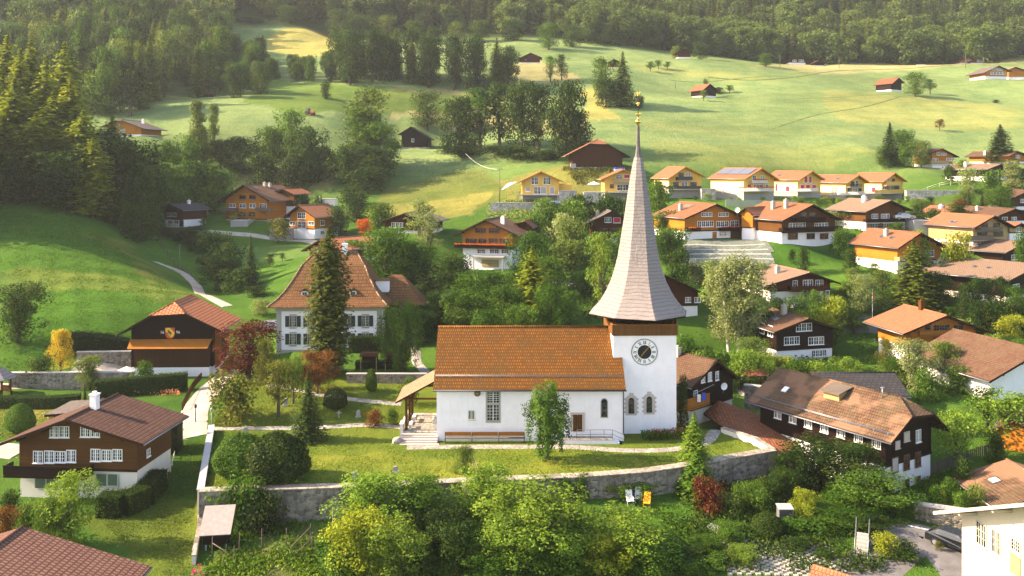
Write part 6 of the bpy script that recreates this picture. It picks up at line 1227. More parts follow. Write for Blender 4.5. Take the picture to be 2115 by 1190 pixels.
row_of([('larch',15,None,214,76,120,'larch'),('larch',64,None,211,84,105,'larch'),('spruce',42,None,205,104,95,'larch'),('larch',134,None,207,91,112,'larch'),('spruce2',95,None,200,118,95,'larch'),('larch',146,None,197,158,100,'larch'),('larch',172,None,189,230,100,'larch'),
 ('spruce',112,None,194,190,110,'larch'),('spruce',30,None,194,165,120,'larch'),('larch',75,None,188,235,110,'larch'),('spruce2',10,None,186,245,110,'larch'),('larch',192,None,184,285,80,'larch'),('larch',232,None,208,240,100,'larch'),('spruce',-30,None,200,90,110,'larch')],
 'tall conifer','on the crest of the left hill','tall conifers on the crest of the left hill')
row_of([('larch',-130,None,168,120,120,'sprl'),('spruce2',-170,None,160,110,120,'spruce'),('spruce',-110,None,176,140,110,'spruce'),('spruce',-200,None,172,90,110,'spruce'),('larch',-85,None,186,140,110,'sprl'),('spruce2',-150,None,184,110,110,'spruce'),('spruce',-240,None,166,90,110,'spruce')],'conifer','just outside the left edge','conifers beyond the left edge')
row_of([('oak2',268,None,196,290,140,'dk2'),('oak',214,None,199,268,130,'dk2'),('oak3',305,None,191,345,80,'dk2'),('oak',60,None,185,310,120,'dk2'),('oak2',130,None,183,310,120,'dk2'),('oak3',10,None,183,320,110,'dk2'),('oak',175,None,190,330,90,'mid'),('oak2',250,None,186,390,90,'dk2'),('oak3',288,None,182,420,80,'dk2')],
 'dark broadleaf tree','under the left hill conifers','dark trees under the left conifers')
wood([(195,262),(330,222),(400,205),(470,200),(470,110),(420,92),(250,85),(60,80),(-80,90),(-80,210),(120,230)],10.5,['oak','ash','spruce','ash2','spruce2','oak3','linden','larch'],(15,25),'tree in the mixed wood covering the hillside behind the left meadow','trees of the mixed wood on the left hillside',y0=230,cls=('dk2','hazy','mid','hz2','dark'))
wood([(470,215),(530,205),(560,165),(545,125),(470,110)],8.0,['oak','oak3','ash','spruce'],(9,14),'lower tree between the mixed wood and the golden knoll','lower trees left of the golden knoll',y0=260,cls=('dk2','hazy','mid','dark'))
wood([(525,168),(600,170),(690,177),(690,152),(600,148),(530,145)],7.0,['oak','oak3','bush3'],(6,10.5),'low dark tree in the belt directly below the golden knoll','low dark trees directly below the golden knoll',y0=300,cls=('dark','dk2','mid'))
wood([(690,178),(820,184),(950,196),(1050,205),(1055,180),(960,165),(830,158),(690,152)],8.0,['oak','ash','oak2','spruce','ash2','oak3','linden'],(14,22),'tree in the dark belt of wood crossing the hillside below the golden knoll','trees of the dark belt of wood below the golden knoll',y0=300,cls=('dark','dark','dk2','mid'))
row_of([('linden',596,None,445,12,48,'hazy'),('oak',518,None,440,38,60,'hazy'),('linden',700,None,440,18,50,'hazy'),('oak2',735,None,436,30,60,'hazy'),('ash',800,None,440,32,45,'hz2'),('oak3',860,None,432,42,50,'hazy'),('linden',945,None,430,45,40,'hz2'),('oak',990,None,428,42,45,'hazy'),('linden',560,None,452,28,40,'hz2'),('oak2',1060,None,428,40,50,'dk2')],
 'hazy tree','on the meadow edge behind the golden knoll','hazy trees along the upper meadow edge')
T('linden',1133,103,None,48,46,'mid2','lone round tree with bare white trunk standing on the grassy crest at top centre')
T('oak3',1181,97,None,52,42,'dk2','dark round tree on the crest, just right of the lone round tree')
T('ash',1137,170,None,115,28,'mid2','slim left tree of the pair on the slope below the knoll barn'); T('ash2',1160,166,None,112,30,'dk2','slim right tree of the pair on the slope below the knoll barn')
T('ash',1050,None,345,95,44,'dk2','tall airy tree at the right end of the dark belt of wood')
T('ash',1243,None,316,118,52,'mid2','light green tree left of the pointed conifer on the meadow'); T('spruce2',1286,None,312,108,46,'hz2','pale pointed conifer on the open meadow above the spire')
T('oak',1252,222,None,160,52,'dk2','broad bushy tree at the foot of the meadow clump, left part'); T('oak3',1284,222,None,165,55,'dk2','broad bushy tree at the foot of the meadow clump, right part'); T('bush',1321,224,None,197,24,'dark','low dark bush at the right end of the meadow clump')
T('fruit',1343,148,None,127,22,'mid','small orchard tree, leftmost of three under the foot of the forest',group='small orchard trees on the upper meadow'); T('fruit2',1360,143,None,124,20,'mid2','small orchard tree in the middle of three under the foot of the forest',group='small orchard trees on the upper meadow'); T('fruit',1378,144,None,127,18,'mid2','small orchard tree, rightmost of three under the foot of the forest',group='small orchard trees on the upper meadow')
T('linden',1890,200,None,149,46,'mid2','round green tree with pale trunk right of the brown roofed barn'); T('fruit',1921,195,None,163,30,'mid','small leaning tree beside the round green tree on the upper meadow')
T('fruit2',1941,272,None,246,20,'rust','bare brownish small tree alone on the right meadow'); T('bush',2057,213,None,206,14,'dark','tiny bush alone near the right edge of the meadow')
T('bush',1484,194,None,180,22,'dark','dark bush leaning on the small meadow barn'); T('fruit',1507,193,None,176,20,'mid','small bush right of the small meadow barn'); T('fruit2',1458,None,345,162,16,'mid2','small tree behind the small meadow barn'); T('fruit',1453,209,None,186,18,'hz2','thin tree in front of the small meadow barn')
T('bush',672,204,None,168,26,'dk2','rounded single bush alone in the middle left meadow')
row_of([('linden',1755,129,None,60,42,'hz2'),('linden',1712,131,None,90,28,'light'),('oak3',1726,132,None,96,24,'light'),('linden',1790,131,None,107,28,'mid2'),('ash',1831,131,None,98,20,'silver'),('poplar',1853,130,None,85,26,'silver'),('oak',1882,131,None,112,30,'hz2'),('linden',1947,130,None,95,44,'mid2'),('oak3',2010,None,428,60,56,'hz2'),('oak',2045,None,430,55,50,'hz2'),('oak2',2078,None,430,85,40,'mid2'),('linden',1582,138,None,110,30,'mid2'),('oak3',1396,None,404,95,20,'hz2'),('oak',1446,None,404,88,34,'dk2')],
 'tree','below the right forest','separate trees at the foot of the right forest')
# ridge behind the yellow houses
row_of([('oak2',950,None,272,200,86,'dk2'),('ash',992,None,270,182,84,'mid'),('ash2',1032,None,268,172,74,'dk2'),('oak',1078,None,262,168,80,'dk2'),('ash',1112,None,258,175,72,'dark'),('oak3',1168,None,252,166,88,'dark'),('oak2',1190,None,250,230,66,'dark')],
 'big tree','on the ridge above the leftmost yellow house','big trees on the ridge left of the big barn')
row_of([('bush3',925,None,276,300,60,'dark'),('bush',960,None,268,300,80,'dark'),('bush2',1020,None,262,300,90,'dark'),('bush3',1075,None,255,302,90,'dark'),('bush',1130,None,250,310,80,'dark'),('bush2',1180,None,244,322,50,'dark'),('bush3',808,None,286,292,40,'dk2')],
 'dark shrub','below the big ridge trees','dark shrubs below the ridge trees',name='bush')
T('linden',882,None,302,188,76,'hazy','single oval grey green tree right of the tall tree clump, behind the dark open barn')
T('ash',768,None,262,180,100,'hz2','tallest tree of the clump in the middle left, with an open top'); T('ash2',742,None,258,225,90,'mid2','light tree left in the tall clump in the middle left'); T('oak',778,None,256,252,96,'mid2','full tree right in the tall clump in the middle left'); T('oak3',745,None,250,300,110,'dk2','dark round tree low in the tall clump in the middle left'); T('oak2',776,None,246,302,100,'dk2','dark tree at the right foot of the tall clump in the middle left'); T('bush',708,None,246,308,52,'mid2','bright small tree at the left foot of the tall clump')
T('bush3',750,None,238,345,95,'dk2','broad shrub under the tall clump, above the small orange bush'); T('bush2',722,None,225,385,66,'dk2','round shrub below the tall clump, between lane chalets and church wood')
T('poplar',408,None,250,208,34,'hz2','slim tree with long bare trunk in the left meadow hedge'); T('poplar',441,None,255,214,22,'hz2','very thin tree right of the slim one in the left meadow hedge')
row_of([('oak',560,None,252,262,70,'mid'),('ash',600,None,250,225,74,'mid2'),('oak3',640,None,248,262,80,'dk2'),('oak2',500,None,252,282,70,'dk2'),('oak',455,None,252,288,66,'dk2'),('bush3',395,None,248,278,60,'mid2'),('bush',345,None,246,300,70,'mid2'),('bush2',670,None,246,300,60,'dark'),('bush3',610,None,244,318,80,'dark'),('bush',545,None,244,318,70,'dark'),('oak3',420,None,250,265,46,'hz2')],
 'tree','in the hedge above the left chalets','trees in the hedge above the left chalets')
row_of([('bush',330,None,226,335,80,'mid2'),('bush2',372,None,228,345,80,'mid2'),('bush3',410,None,232,330,84,'mid'),('bush',450,None,236,350,80,'mid'),('bush2',300,None,222,300,70,'mid2'),('bush3',322,None,218,372,80,'mid'),('bush',372,None,222,395,60,'mid2'),('bush2',430,None,226,385,60,'mid2'),('oak3',345,None,232,290,60,'mid')],
 'leafy shrub','above the dark roofed cottage','leafy shrubs above the dark roofed cottage')
T('bush',312,None,212,438,60,'dk2','shrub left of the dark roofed cottage'); T('bush',628,None,216,400,40,'dark','dark clipped shrub behind the two lane chalets'); T('bush2',655,None,205,400,30,'mid','shrub beside the white terrace above the lane'); T('bush3',700,None,200,425,50,'dk2','dark shrub right of the small lane chalet'); T('bush',735,None,215,395,56,'dark','dark round bush on the slope right of the lane chalets'); T('bush2',575,None,192,450,50,'olive','yellowish shrub on the bank left of the small lane chalet')
T('maple',757,484,None,452,44,'fire','small flaming orange bush on the slope',name='maple_tree'); T('bush',785,None,185,420,58,'mid','round green bush above the flaming orange bush')
T('ash2',866,None,178,412,60,'silver','grey green tree in front of the red brown chalet'); T('ash',885,None,168,440,56,'silver','pale airy tree right below the grey green tree'); 
row_of([('bush3',800,None,170,468,90,'mid2'),('bush',735,None,160,495,60,'mid2')],'shrub','behind the hipped manor roof','shrubs behind the manor roof')
# left ravine wood and track side
row_of([('oak3',350,None,192,470,60,'dk2'),('oak',395,None,190,468,70,'dark'),('oak2',445,None,178,478,84,'dk2'),('oak3',470,None,166,500,80,'dk2'),('oak',455,None,160,530,80,'dark'),('nearfir',518,None,158,488,44,'spruce'),('bush3',495,None,154,555,70,'dk2'),('bush',530,None,148,590,50,'dark'),('bush2',336,None,200,462,50,'mid'),('oak3',418,None,186,490,60,'dark')],
 'dark tree','in the hollow right of the hillside track','dark trees in the hollow beside the track')
T('fruit',557,553,None,525,24,'dk2','small round orchard tree on the meadow left of the manor roof'); T('fruit2',583,540,None,522,16,'mid','very small orchard tree behind the manor roof')
T('bush',540,650,None,618,40,'silver','pale shrub by the parking place left of the manor')
# central wood between manor and church
row_of([('oak',800,None,150,478,110,'mid'),('oak2',850,None,152,500,100,'mid'),('oak3',890,None,148,545,90,'dk2'),('oak',935,None,146,525,90,'dk2'),('oak2',985,None,140,560,100,'mid'),('oak3',905,None,132,600,90,'dk2'),('oak',960,None,128,600,100,'mid'),('ash',1010,None,132,560,80,'mid'),('oak2',1045,None,126,590,80,'mid'),('spruce2',1100,None,132,510,84,'larch'),('oak',1080,None,118,630,80,'mid2'),('oak3',1140,None,126,590,80,'mid'),('oak',830,None,140,590,90,'dark'),('ash2',1180,None,130,600,60,'mid2'),('oak2',870,None,126,640,70,'dark'),('oak3',1010,None,116,640,80,'mid')],
 'green tree','in the wood between manor and church','green trees between manor and church')
row_of([('ash',1240,None,138,480,60,'light'),('oak3',1210,None,150,560,60,'mid2'),('bush3',1165,None,165,495,90,'hz2'),('bush',1120,None,158,520,60,'dk2'),('oak3',1090,None,150,480,100,'mid'),('oak',1130,None,145,530,70,'mid2')],
 'light tree','between flower balcony chalet and spire','light trees left of the spire')
row_of([('bush3',1135,None,180,410,80,'mid2'),('bush',1180,None,182,412,70,'mid2'),('oak3',1200,None,190,402,70,'dk2'),('bush2',1160,None,172,440,70,'silver'),('bush3',1245,None,192,400,60,'dk2'),('bush',1280,None,190,408,50,'dk2'),('bush2',1105,None,176,440,60,'mid2'),('bush3',1185,None,168,450,60,'hz2'),('bush',1235,None,165,480,70,'mid'),('bush2',1290,None,165,470,60,'mid')],
 'shrub','below the two left yellow houses','shrubs below the left yellow houses')
T('oak3',1362,None,188,372,66,'mid2','round tree directly right of the slim spire'); 
row_of([('bush3',1372,None,172,435,66,'mid'),('bush',1395,None,160,470,60,'mid2'),('oak3',1378,None,158,480,70,'dk2'),('bush2',1405,None,150,510,60,'dk2'),('bush3',1395,None,142,545,50,'dk2')],'shrub','climbing beside the right edge of the spire','shrubs right of the spire')
# birches and right village
T('birch',1522,None,127,528,116,'silver','tall silvery group of birches with three pale trunks right of the spire',rz=0)
row_of([('bush3',1440,None,150,540,60,'silver'),('bush',1470,None,148,535,50,'silver'),('bush2',1570,None,146,540,50,'silver'),('bush3',1425,None,154,548,40,'rust'),('bush',1500,None,150,548,40,'hz2'),('bush3',1600,None,150,545,50,'mid')],'pale shrub','at the foot of the grey stone slope','pale shrubs below the stone slope')
row_of([('bush3',1415,None,118,690,70,'mid'),('bush',1455,None,112,720,70,'mid2'),('oak3',1440,None,114,740,50,'mid2'),('bush2',1490,None,114,725,60,'mid'),('oak3',1530,None,112,722,70,'light'),('oak3',1580,None,112,735,66,'light'),('bush3',1610,None,116,735,56,'yg'),('bush',1560,None,118,745,60,'mid2'),('bush2',1640,None,113,740,50,'mid'),('bush3',1680,None,113,745,60,'light'),('oak3',1745,None,112,740,70,'light'),('bush3',1740,None,117,735,60,'dk2'),('bush',1790,None,114,760,60,'mid'),('oak2',1725,None,110,760,60,'mid')],
 'garden tree','between black chalet and big farmhouse','garden trees above the big farmhouse')
row_of([('bush3',1640,None,130,612,60,'mid2'),('oak3',1680,None,134,600,56,'mid2'),('bush',1720,None,133,610,60,'yg'),('linden',1779,None,136,566,60,'silver'),('bush3',1745,None,142,590,60,'yg'),('oak3',1610,None,132,615,50,'dk2'),('bush2',1700,None,129,635,50,'yg'),('bush3',1590,None,129,640,60,'dk2'),('bush',1820,None,140,600,50,'mid'),('bush2',1650,None,128,640,50,'yg')],
 'leafy tree','around the long balcony chalet','leafy trees around the long balcony chalet')
T('spruce',1888,None,140,494,84,'sprl','tall thick spruce in the middle of the right village'); T('spruce2',1944,None,148,528,38,'blue','bluish pale spruce right of the tall thick spruce'); T('oak2',1935,None,139,560,50,'dark','dark tree pressed against the tall thick spruce')
row_of([('ash2',1990,None,133,585,36,'dk2'),('ash',2015,None,133,572,34,'dk2'),('ash2',2042,None,133,575,34,'dk2'),('ash',2068,None,133,570,36,'dk2'),('ash',2096,None,131,590,44,'mid'),('bush3',2020,None,127,620,60,'dark'),('bush',2070,None,126,620,70,'dark'),('bush3',2105,None,126,615,50,'dark')],'young dark tree','before the pale roofed wide house','young dark trees in a row')
row_of([('near',1888,None,110,700,96,'silver'),('near2',1950,None,112,705,70,'hz2'),('near3',2000,None,118,700,56,'hz2'),('near',2045,None,114,690,60,'light'),('near2',2045,None,128,638,70,'yg'),('near3',2090,None,124,650,70,'yg'),('near',2100,None,116,700,60,'mid2'),('near3',1850,None,112,740,60,'mid'),('near2',1830,None,117,700,40,'olive'),('bush3',1920,None,106,765,70,'mid2'),('bush',1980,None,108,755,60,'mid2')],
 'orchard tree','around the plain orange roof chalet','orchard trees around the plain orange roof')
row_of([('bush3',1905,None,152,475,44,'light'),('bush3',1975,None,150,480,56,'yg'),('bush2',1735,None,160,470,40,'mid'),('bush',1760,None,176,432,60,'dk2'),('bush3',1710,None,178,436,50,'silver'),('bush2',1925,None,178,430,44,'dk2'),('bush3',1905,None,184,442,36,'dark'),('nearfir',1903,None,186,418,18,'spruce'),('bush',1660,None,151,510,28,'dk2'),('bush2',1636,None,154,514,18,'dk2'),('bush3',1760,None,150,515,40,'dk2'),('bush',2110,None,150,480,30,'mid'),('bush3',1975,545,None,515,50,'mid')],
 'bush','among the upper right chalets','bushes among the upper right chalets',name='bush')
row_of([('nearfir',2001,None,196,392,22,'spruce'),('nearfir',2028,None,194,396,26,'spruce'),('bush3',1980,None,194,412,30,'red'),('oak3',2070,None,196,385,50,'mid'),('oak',2050,None,200,390,40,'mid2'),('poplar',2092,None,206,332,36,'silver'),('bush3',2045,None,212,350,50,'mid2'),('bush',2000,None,215,346,40,'silver'),('bush2',1960,None,222,340,30,'dk2'),('bush',2105,None,215,345,30,'dk2'),('bush3',1985,None,228,330,30,'hz2')],
 'small tree','around the upper right corner houses','small trees at the upper right corner')
T('spruce2',1838,None,248,254,40,'spruce','dark slim spruce in the clump on the right meadow'); T('oak3',1868,None,246,268,52,'mid2','round green tree in the clump on the right meadow'); T('linden',1903,None,243,290,40,'hz2','grey green tree at the right of the clump on the right meadow'); T('bush3',1828,None,246,300,36,'dk2','bushy foot of the clump on the right meadow')
T('spruce',2066,None,247,258,52,'spruce','dark broad spruce standing free above the upper right chalets')
# manor garden and churchyard
T('column',680,None,111,470,92,'cypress','very tall dark columnar conifer in front of the manor')
T('weep2',827,None,112,622,104,'mid2','tall weeping tree with hanging branches right of the manor'); T('weep',1130,None,84.2,790,98,'mid2','weeping tree with pale foliage on the lawn before the church')
T('linden',512,None,111,664,122,'red','dark red round tree beside the barn lane',name='copper_tree'); T('maple',655,None,103,725,96,'rust','rust coloured maple in front of the manor'); T('oak3',545,None,108,700,44,'olive','yellow green tree right of the dark red one')
T('bush3',486,None,96.5,768,104,'olive','round golden green tree by the farm lane'); T('fruit',575,None,97,745,88,'olive','spreading small tree with yellow green leaves in the churchyard'); T('fruit2',605,None,100,740,70,'mid2','small tree with pink tinge behind the spreading one')
T('nearfir',637,None,90.2,768,74,'spruce','pointed dark fir with bluish needles standing in the churchyard'); T('egg',693,None,99,800,50,'dark','egg shaped clipped yew in the churchyard'); T('ball',770,861+0,None,850-0,26,'yg','small round yellow green clipped bush by the path',cat='bush')
T('ball',767,None,104,762,24,'mid','small clipped bush on the upper churchyard lawn'); T('bush3',775,None,94.8,848,40,'rust','low red brown flowering shrub by the churchyard path'); T('bush2',808,None,95.2,845,30,'mid','low green shrub next to the porch path'); T('bush2',843,None,100.5,780,44,'mid','light bush behind the porch roof')
T('ball',497,None,80.5,895,112,'mid','big round clipped bush on the lower churchyard lawn, left of the two'); T('ball',572,None,78.6,893,132,'dark','biggest round clipped dark bush on the lower churchyard lawn')
T('near3',958,None,80.5,922,48,'hz2','young pale shrub tree on the church lawn by the wall'); T('bush3',490,None,75,985,110,'mid','overgrown shrub hanging over the left end of the retaining wall'); T('bush',545,None,74.2,1015,80,'dark','dark shrub at the foot of the left end of the retaining wall')
T('thuja',1434,None,83.5,852,68,'light','slender light green conifer standing at the retaining wall'); T('thuja',1440,None,80.5,930,100,'mid2','broad drooping lower conifer below the slender light one'); T('bush3',1466,None,77,985,66,'red','dark red leaved shrub below the retaining wall')
T('bush3',1408,None,96,775,30,'dk2','dark bush at the right side of the tower') 
# lower left
T('near',142,None,71.5,980,118,'light','bright green tree in front of the large brown chalet'); T('near2',100,None,70.5,1030,60,'mid2','shrubby tree left of the bright green tree'); T('near',12,None,68,1045,70,'rust','rusty orange leaved shrub at the left edge'); T('bush3',60,None,72,1040,80,'mid','green shrubs at the corner of the chalet garden'); T('bush2',20,None,76,1010,50,'dk2','dark shrub at the left edge beside the chalet terrace')
T('near',38,None,122,585,118,'dk2','dark spreading apple tree on the left meadow'); T('near2',125,None,115.5,680,48,'gold','small golden yellow tree at the barn forecourt'); T('bush',84,None,111,735,52,'dk2','dark bush above the stone wall of the lower lane'); T('near3',185,None,110,735,54,'hz2','shrub tree with white blossom beside the barn forecourt'); T('bush2',295,None,108.4,745,44,'mid','climbing shrub at the front of the shield barn'); T('ball',41,None,96,834,58,'mid2','single round bush on the meadow behind the large brown chalet'); T('nearfir',175,None,101.5,792,18,'spruce','tiny conifer at the end of the lane hedge')
# foreground garden
row_of([('near2',770,None,71.5,981,190,'light'),('near',860,None,72,996,132,'mid'),('near3',740,None,67,1056,132,'yg'),('near',815,None,66.5,1071,144,'light'),('near3',905,None,69,1056,120,'dark'),('near2',960,None,73,1026,108,'mid2'),('near',1000,None,74.5,961,132,'light'),('near3',945,None,66.5,1086,120,'dk2'),('near',1105,None,68,1006,228,'light'),('near2',1050,None,66.8,1066,144,'light'),('near3',1170,None,66.5,1096,144,'mid2'),('near',1290,None,68.5,1056,180,'light'),('near2',1240,None,66.8,1106,132,'yg'),('near3',1350,None,67,1106,132,'mid2'),('near2',1400,None,68,1126,96,'dk2'),('near',1005,None,66,1126,132,'mid')],
 'big garden tree','under the retaining wall','big garden trees under the retaining wall')
row_of([('near',1700,None,83,905,170,'dark'),('near2',1765,None,82,915,120,'dk2'),('near3',1650,None,83,935,90,'dark'),('near',1810,None,78,975,160,'mid2'),('near2',1760,None,77,1010,120,'mid'),('near3',1850,None,77,1020,100,'mid2'),('near',1740,None,75,1050,110,'mid'),('near2',1690,None,76,1040,100,'mid2'),('near3',1620,None,81,970,70,'dk2'),('near',1800,None,74,1060,90,'dark')],
 'dense tree','before the long farmhouse side','dense trees before the big farmhouse')
row_of([('bush3',1500,None,77.5,1015,70,'hz2'),('near3',1550,None,78,1000,80,'mid2'),('bush',1590,None,80,985,60,'dk2'),('near2',1660,None,76,1010,60,'yg'),('bush3',1600,None,74,1070,70,'mid'),('ball',1585,None,73,1058,66,'dk2'),('near3',1500,None,72,1080,70,'mid2'),('near',1460,None,70,1110,70,'mid'),('bush3',1660,None,73.5,1070,90,'mid'),('near3',1535,None,68.5,1130,70,'light'),('bush3',1480,None,67.5,1150,70,'mid2'),('bush',1650,None,71,1110,60,'dk2'),('bush3',1870,None,69.5,1125,80,'dk2'),('bush',1830,None,70,1100,50,'yg'),('bush3',1700,None,70,1140,60,'dk2'),('bush2',1940,1140,None,1118,18,'olive')],
 'garden shrub','in the terraced garden','garden shrubs at the lower right')
row_of([('fruit',1975,None,87,845,96,'light'),('fruit2',2075,None,90,808,130,'light'),('fruit',2040,None,95,800,80,'mid2')],'fruit tree','right of the big farmhouse','fruit trees beside the big farmhouse')
row_of([('bush',1990,None,82,945,40,'dk2'),('bush2',1960,None,79,985,44,'mid'),('bush3',2010,None,77.5,1000,50,'hz2'),('bush',1985,None,77,1015,40,'mid2'),('bush3',2060,None,87,895,50,'dk2'),('bush2',1935,None,78,1000,30,'mid')],'small shrub','in the rockery by the long shed','rockery shrubs',name='bush')
row_of([('bush',733,None,75.8,1010,50,'dark'),('bush2',1165,None,78.2,985,40,'mid'),('bush3',1200,None,78.4,980,44,'mid'),('bush',1110,None,77.6,1010,60,'dk2'),('bush2',1255,None,79.2,1000,34,'yg'),('bush3',1330,None,79.4,995,60,'mid'),('bush',1290,None,79,1000,40,'mid2'),('near3',880,None,76,985,50,'mid')],'climbing shrub','on the retaining wall','climbing shrubs on the retaining wall',name='bush')
row_of([('bush3',700,None,66.5,1130,90,'mid'),('bush',880,None,67,1120,90,'dk2'),('bush2',930,None,71,1070,80,'dk2'),('bush3',1010,None,69,1090,110,'dk2'),('bush',1060,None,72,1050,80,'mid'),('bush3',1200,None,70.5,1075,90,'mid'),('bush2',1340,None,68.5,1120,90,'mid2'),('bush',1380,None,70,1100,70,'dk2'),('bush3',1430,None,67,1150,90,'mid2'),('bush3',830,None,73.5,1030,90,'dk2'),('bush2',1150,None,74,1040,70,'dk2')],'dark shrub','under the big garden trees','dark shrubs under the garden trees',name='bush')
def garden(poly,spacing,n_max,hr,label,group,y0=90,cls=('mid','mid2','dk2','light','hz2','silver'),kinds=('bush','bush2','bush3','near3','fruit','near2')):
    pw=pxpoly(poly,y0); xs=[p[0] for p in pw]; ys=[p[1] for p in pw]; hs_=[(o.location.copy(),)+tuple(root_info[o.name]) for o in col.objects if o.parent is None and o.name in root_info]; n=0
    cells=[(x,y) for x in np.arange(min(xs),max(xs),spacing) for y in np.arange(min(ys),max(ys),spacing)]; random.shuffle(cells)
    for x,y in cells:
        X=x+random.uniform(-.4,.4)*spacing; Yy=y+random.uniform(-.4,.4)*spacing
        if not bool(inpoly(np.array([X]),np.array([Yy]),pw)[0]): continue
        ok=True
        for h in hs_:
            loc,fr,wl,wr,y0_,y1_=h[0],h[1],h[7],h[8],h[9],h[10]; dx,dy=X-loc.x,Yy-loc.y; lx=dx*fr.d[0]+dy*fr.d[1]; ly=dx*fr.n[0]+dy*fr.n[1]
            if wl-1.6<lx<wr+1.6 and y0_-2.2<ly<y1_+1.6: ok=False;break
        if not ok: continue
        k=random.choice(kinds); hh=random.uniform(*hr)*(1.0 if 'bush' in k else 1.5); z=float(H_(X,Yy)); w=hh*random.uniform(.9,1.5)
        tree(k,UC+X/Yy*F,None,Yy,VH+(CZ-z-hh)/Yy*F,w/Yy*F,random.choice(cls),label,group=group); n+=1
        if n>=n_max: break
garden([(1590,600),(1800,560),(1840,640),(1790,700),(1760,770),(1560,770),(1560,640)],4.6,42,(1.4,3.2),'shrub or small tree in the gardens between the chalets right of the birches','garden shrubs right of the birches')
garden([(1860,600),(2115,610),(2115,780),(1900,800),(1800,700)],5.0,30,(1.4,3.4),'shrub or small tree in the gardens of the right slope','garden shrubs on the right slope')
garden([(1400,440),(1750,425),(2115,430),(2115,560),(1960,560),(1800,520),(1760,480),(1600,470),(1400,480)],6.5,46,(1.3,2.8),'low shrub in the gardens of the upper terraces below the yellow houses','garden shrubs on the upper terraces',y0=140)
garden([(1340,415),(1880,415),(1880,432),(1340,438)],5.5,26,(.9,2.0),'low shrub on the grass strip directly below the yellow row','low shrubs below the yellow row',y0=170,kinds=('bush','bush2','bush3'))
garden([(340,420),(480,440),(640,440),(700,470),(640,490),(450,470),(350,460)],5.5,18,(1.0,2.4),'low shrub in the gardens of the left lane chalets','garden shrubs of the left lane chalets',y0=180)
garden([(1400,760),(1560,760),(1560,790),(1500,800),(1700,770),(1760,780),(1560,740)],4.0,12,(1.2,2.6),'shrub beside the courtyard behind the church tower','shrubs around the courtyard')
# dead tree
dx,dy,dz=G(975,1105); db=empty('dead_tree',(-3.4,74.0,float(H_(-3.4,74)))); tag(db,'leafless bleached dead tree in front of the retaining wall','tree'); mb=MB(); random.seed(4)
def br(p,d,l,r,k):
    q=p+d*l; mb.tube(p,q,r,r*.6,6,0,k==0)
    if k<4:
        for _ in range(2 if k<3 else 3): br(q,(d+Vector((random.uniform(-.9,.9),random.uniform(-.6,.6),random.uniform(-.25,.5)))).normalized(),l*random.uniform(.55,.8),r*.6,k+1)
br(Vector((0,0,-.3)),Vector((.1,0,1)),2.0,.13,0); mb.build('branches',M['deadwood'],db)
# hedges
hedge('tall clipped box hedge before the shield barn',[((197-UC)/F*106,106),((386-UC)/F*108,108)],1.4,2.2,'dk2')
hedge('low long hedge along the lower lane on the left',[((-60-UC)/F*103,103),((100-UC)/F*103,103),((165-UC)/F*103.5,103.5)],1.2,1.35,'dk2')
hedge('dark hedge climbing the slope behind the barn forecourt',[((120-UC)/F*121,121),((200-UC)/F*122.5,122.5),((268-UC)/F*124,124)],1.6,2.4,'dark')
hx=[((205-UC)/F*77.2,77.2),((255-UC)/F*77.2,77.2),((300-UC)/F*79,79),((330-UC)/F*82.5,82.5)]; hedge('curved clipped hedge at the right corner of the large brown chalet',hx,1.7,1.9,'dk2')
hedge('tall dark hedge behind the large brown chalet',[((325-UC)/F*90,90),((372-UC)/F*90,90)],1.8,3.4,'dark')
hedge('dark hedge right of the church tower below the birches',[((1398-UC)/F*117,117),((1475-UC)/F*117.5,117.5)],2.2,3.4,'dark')
hedge('low hedge by the manor garden wall',[((735-UC)/F*114,114),((835-UC)/F*114,114)],1.2,1.0,'dark')
hedge('hedge under the manor windows',[((722-UC)/F*122.6,122.6),((788-UC)/F*122.6,122.6)],1.3,2.2,'dark')
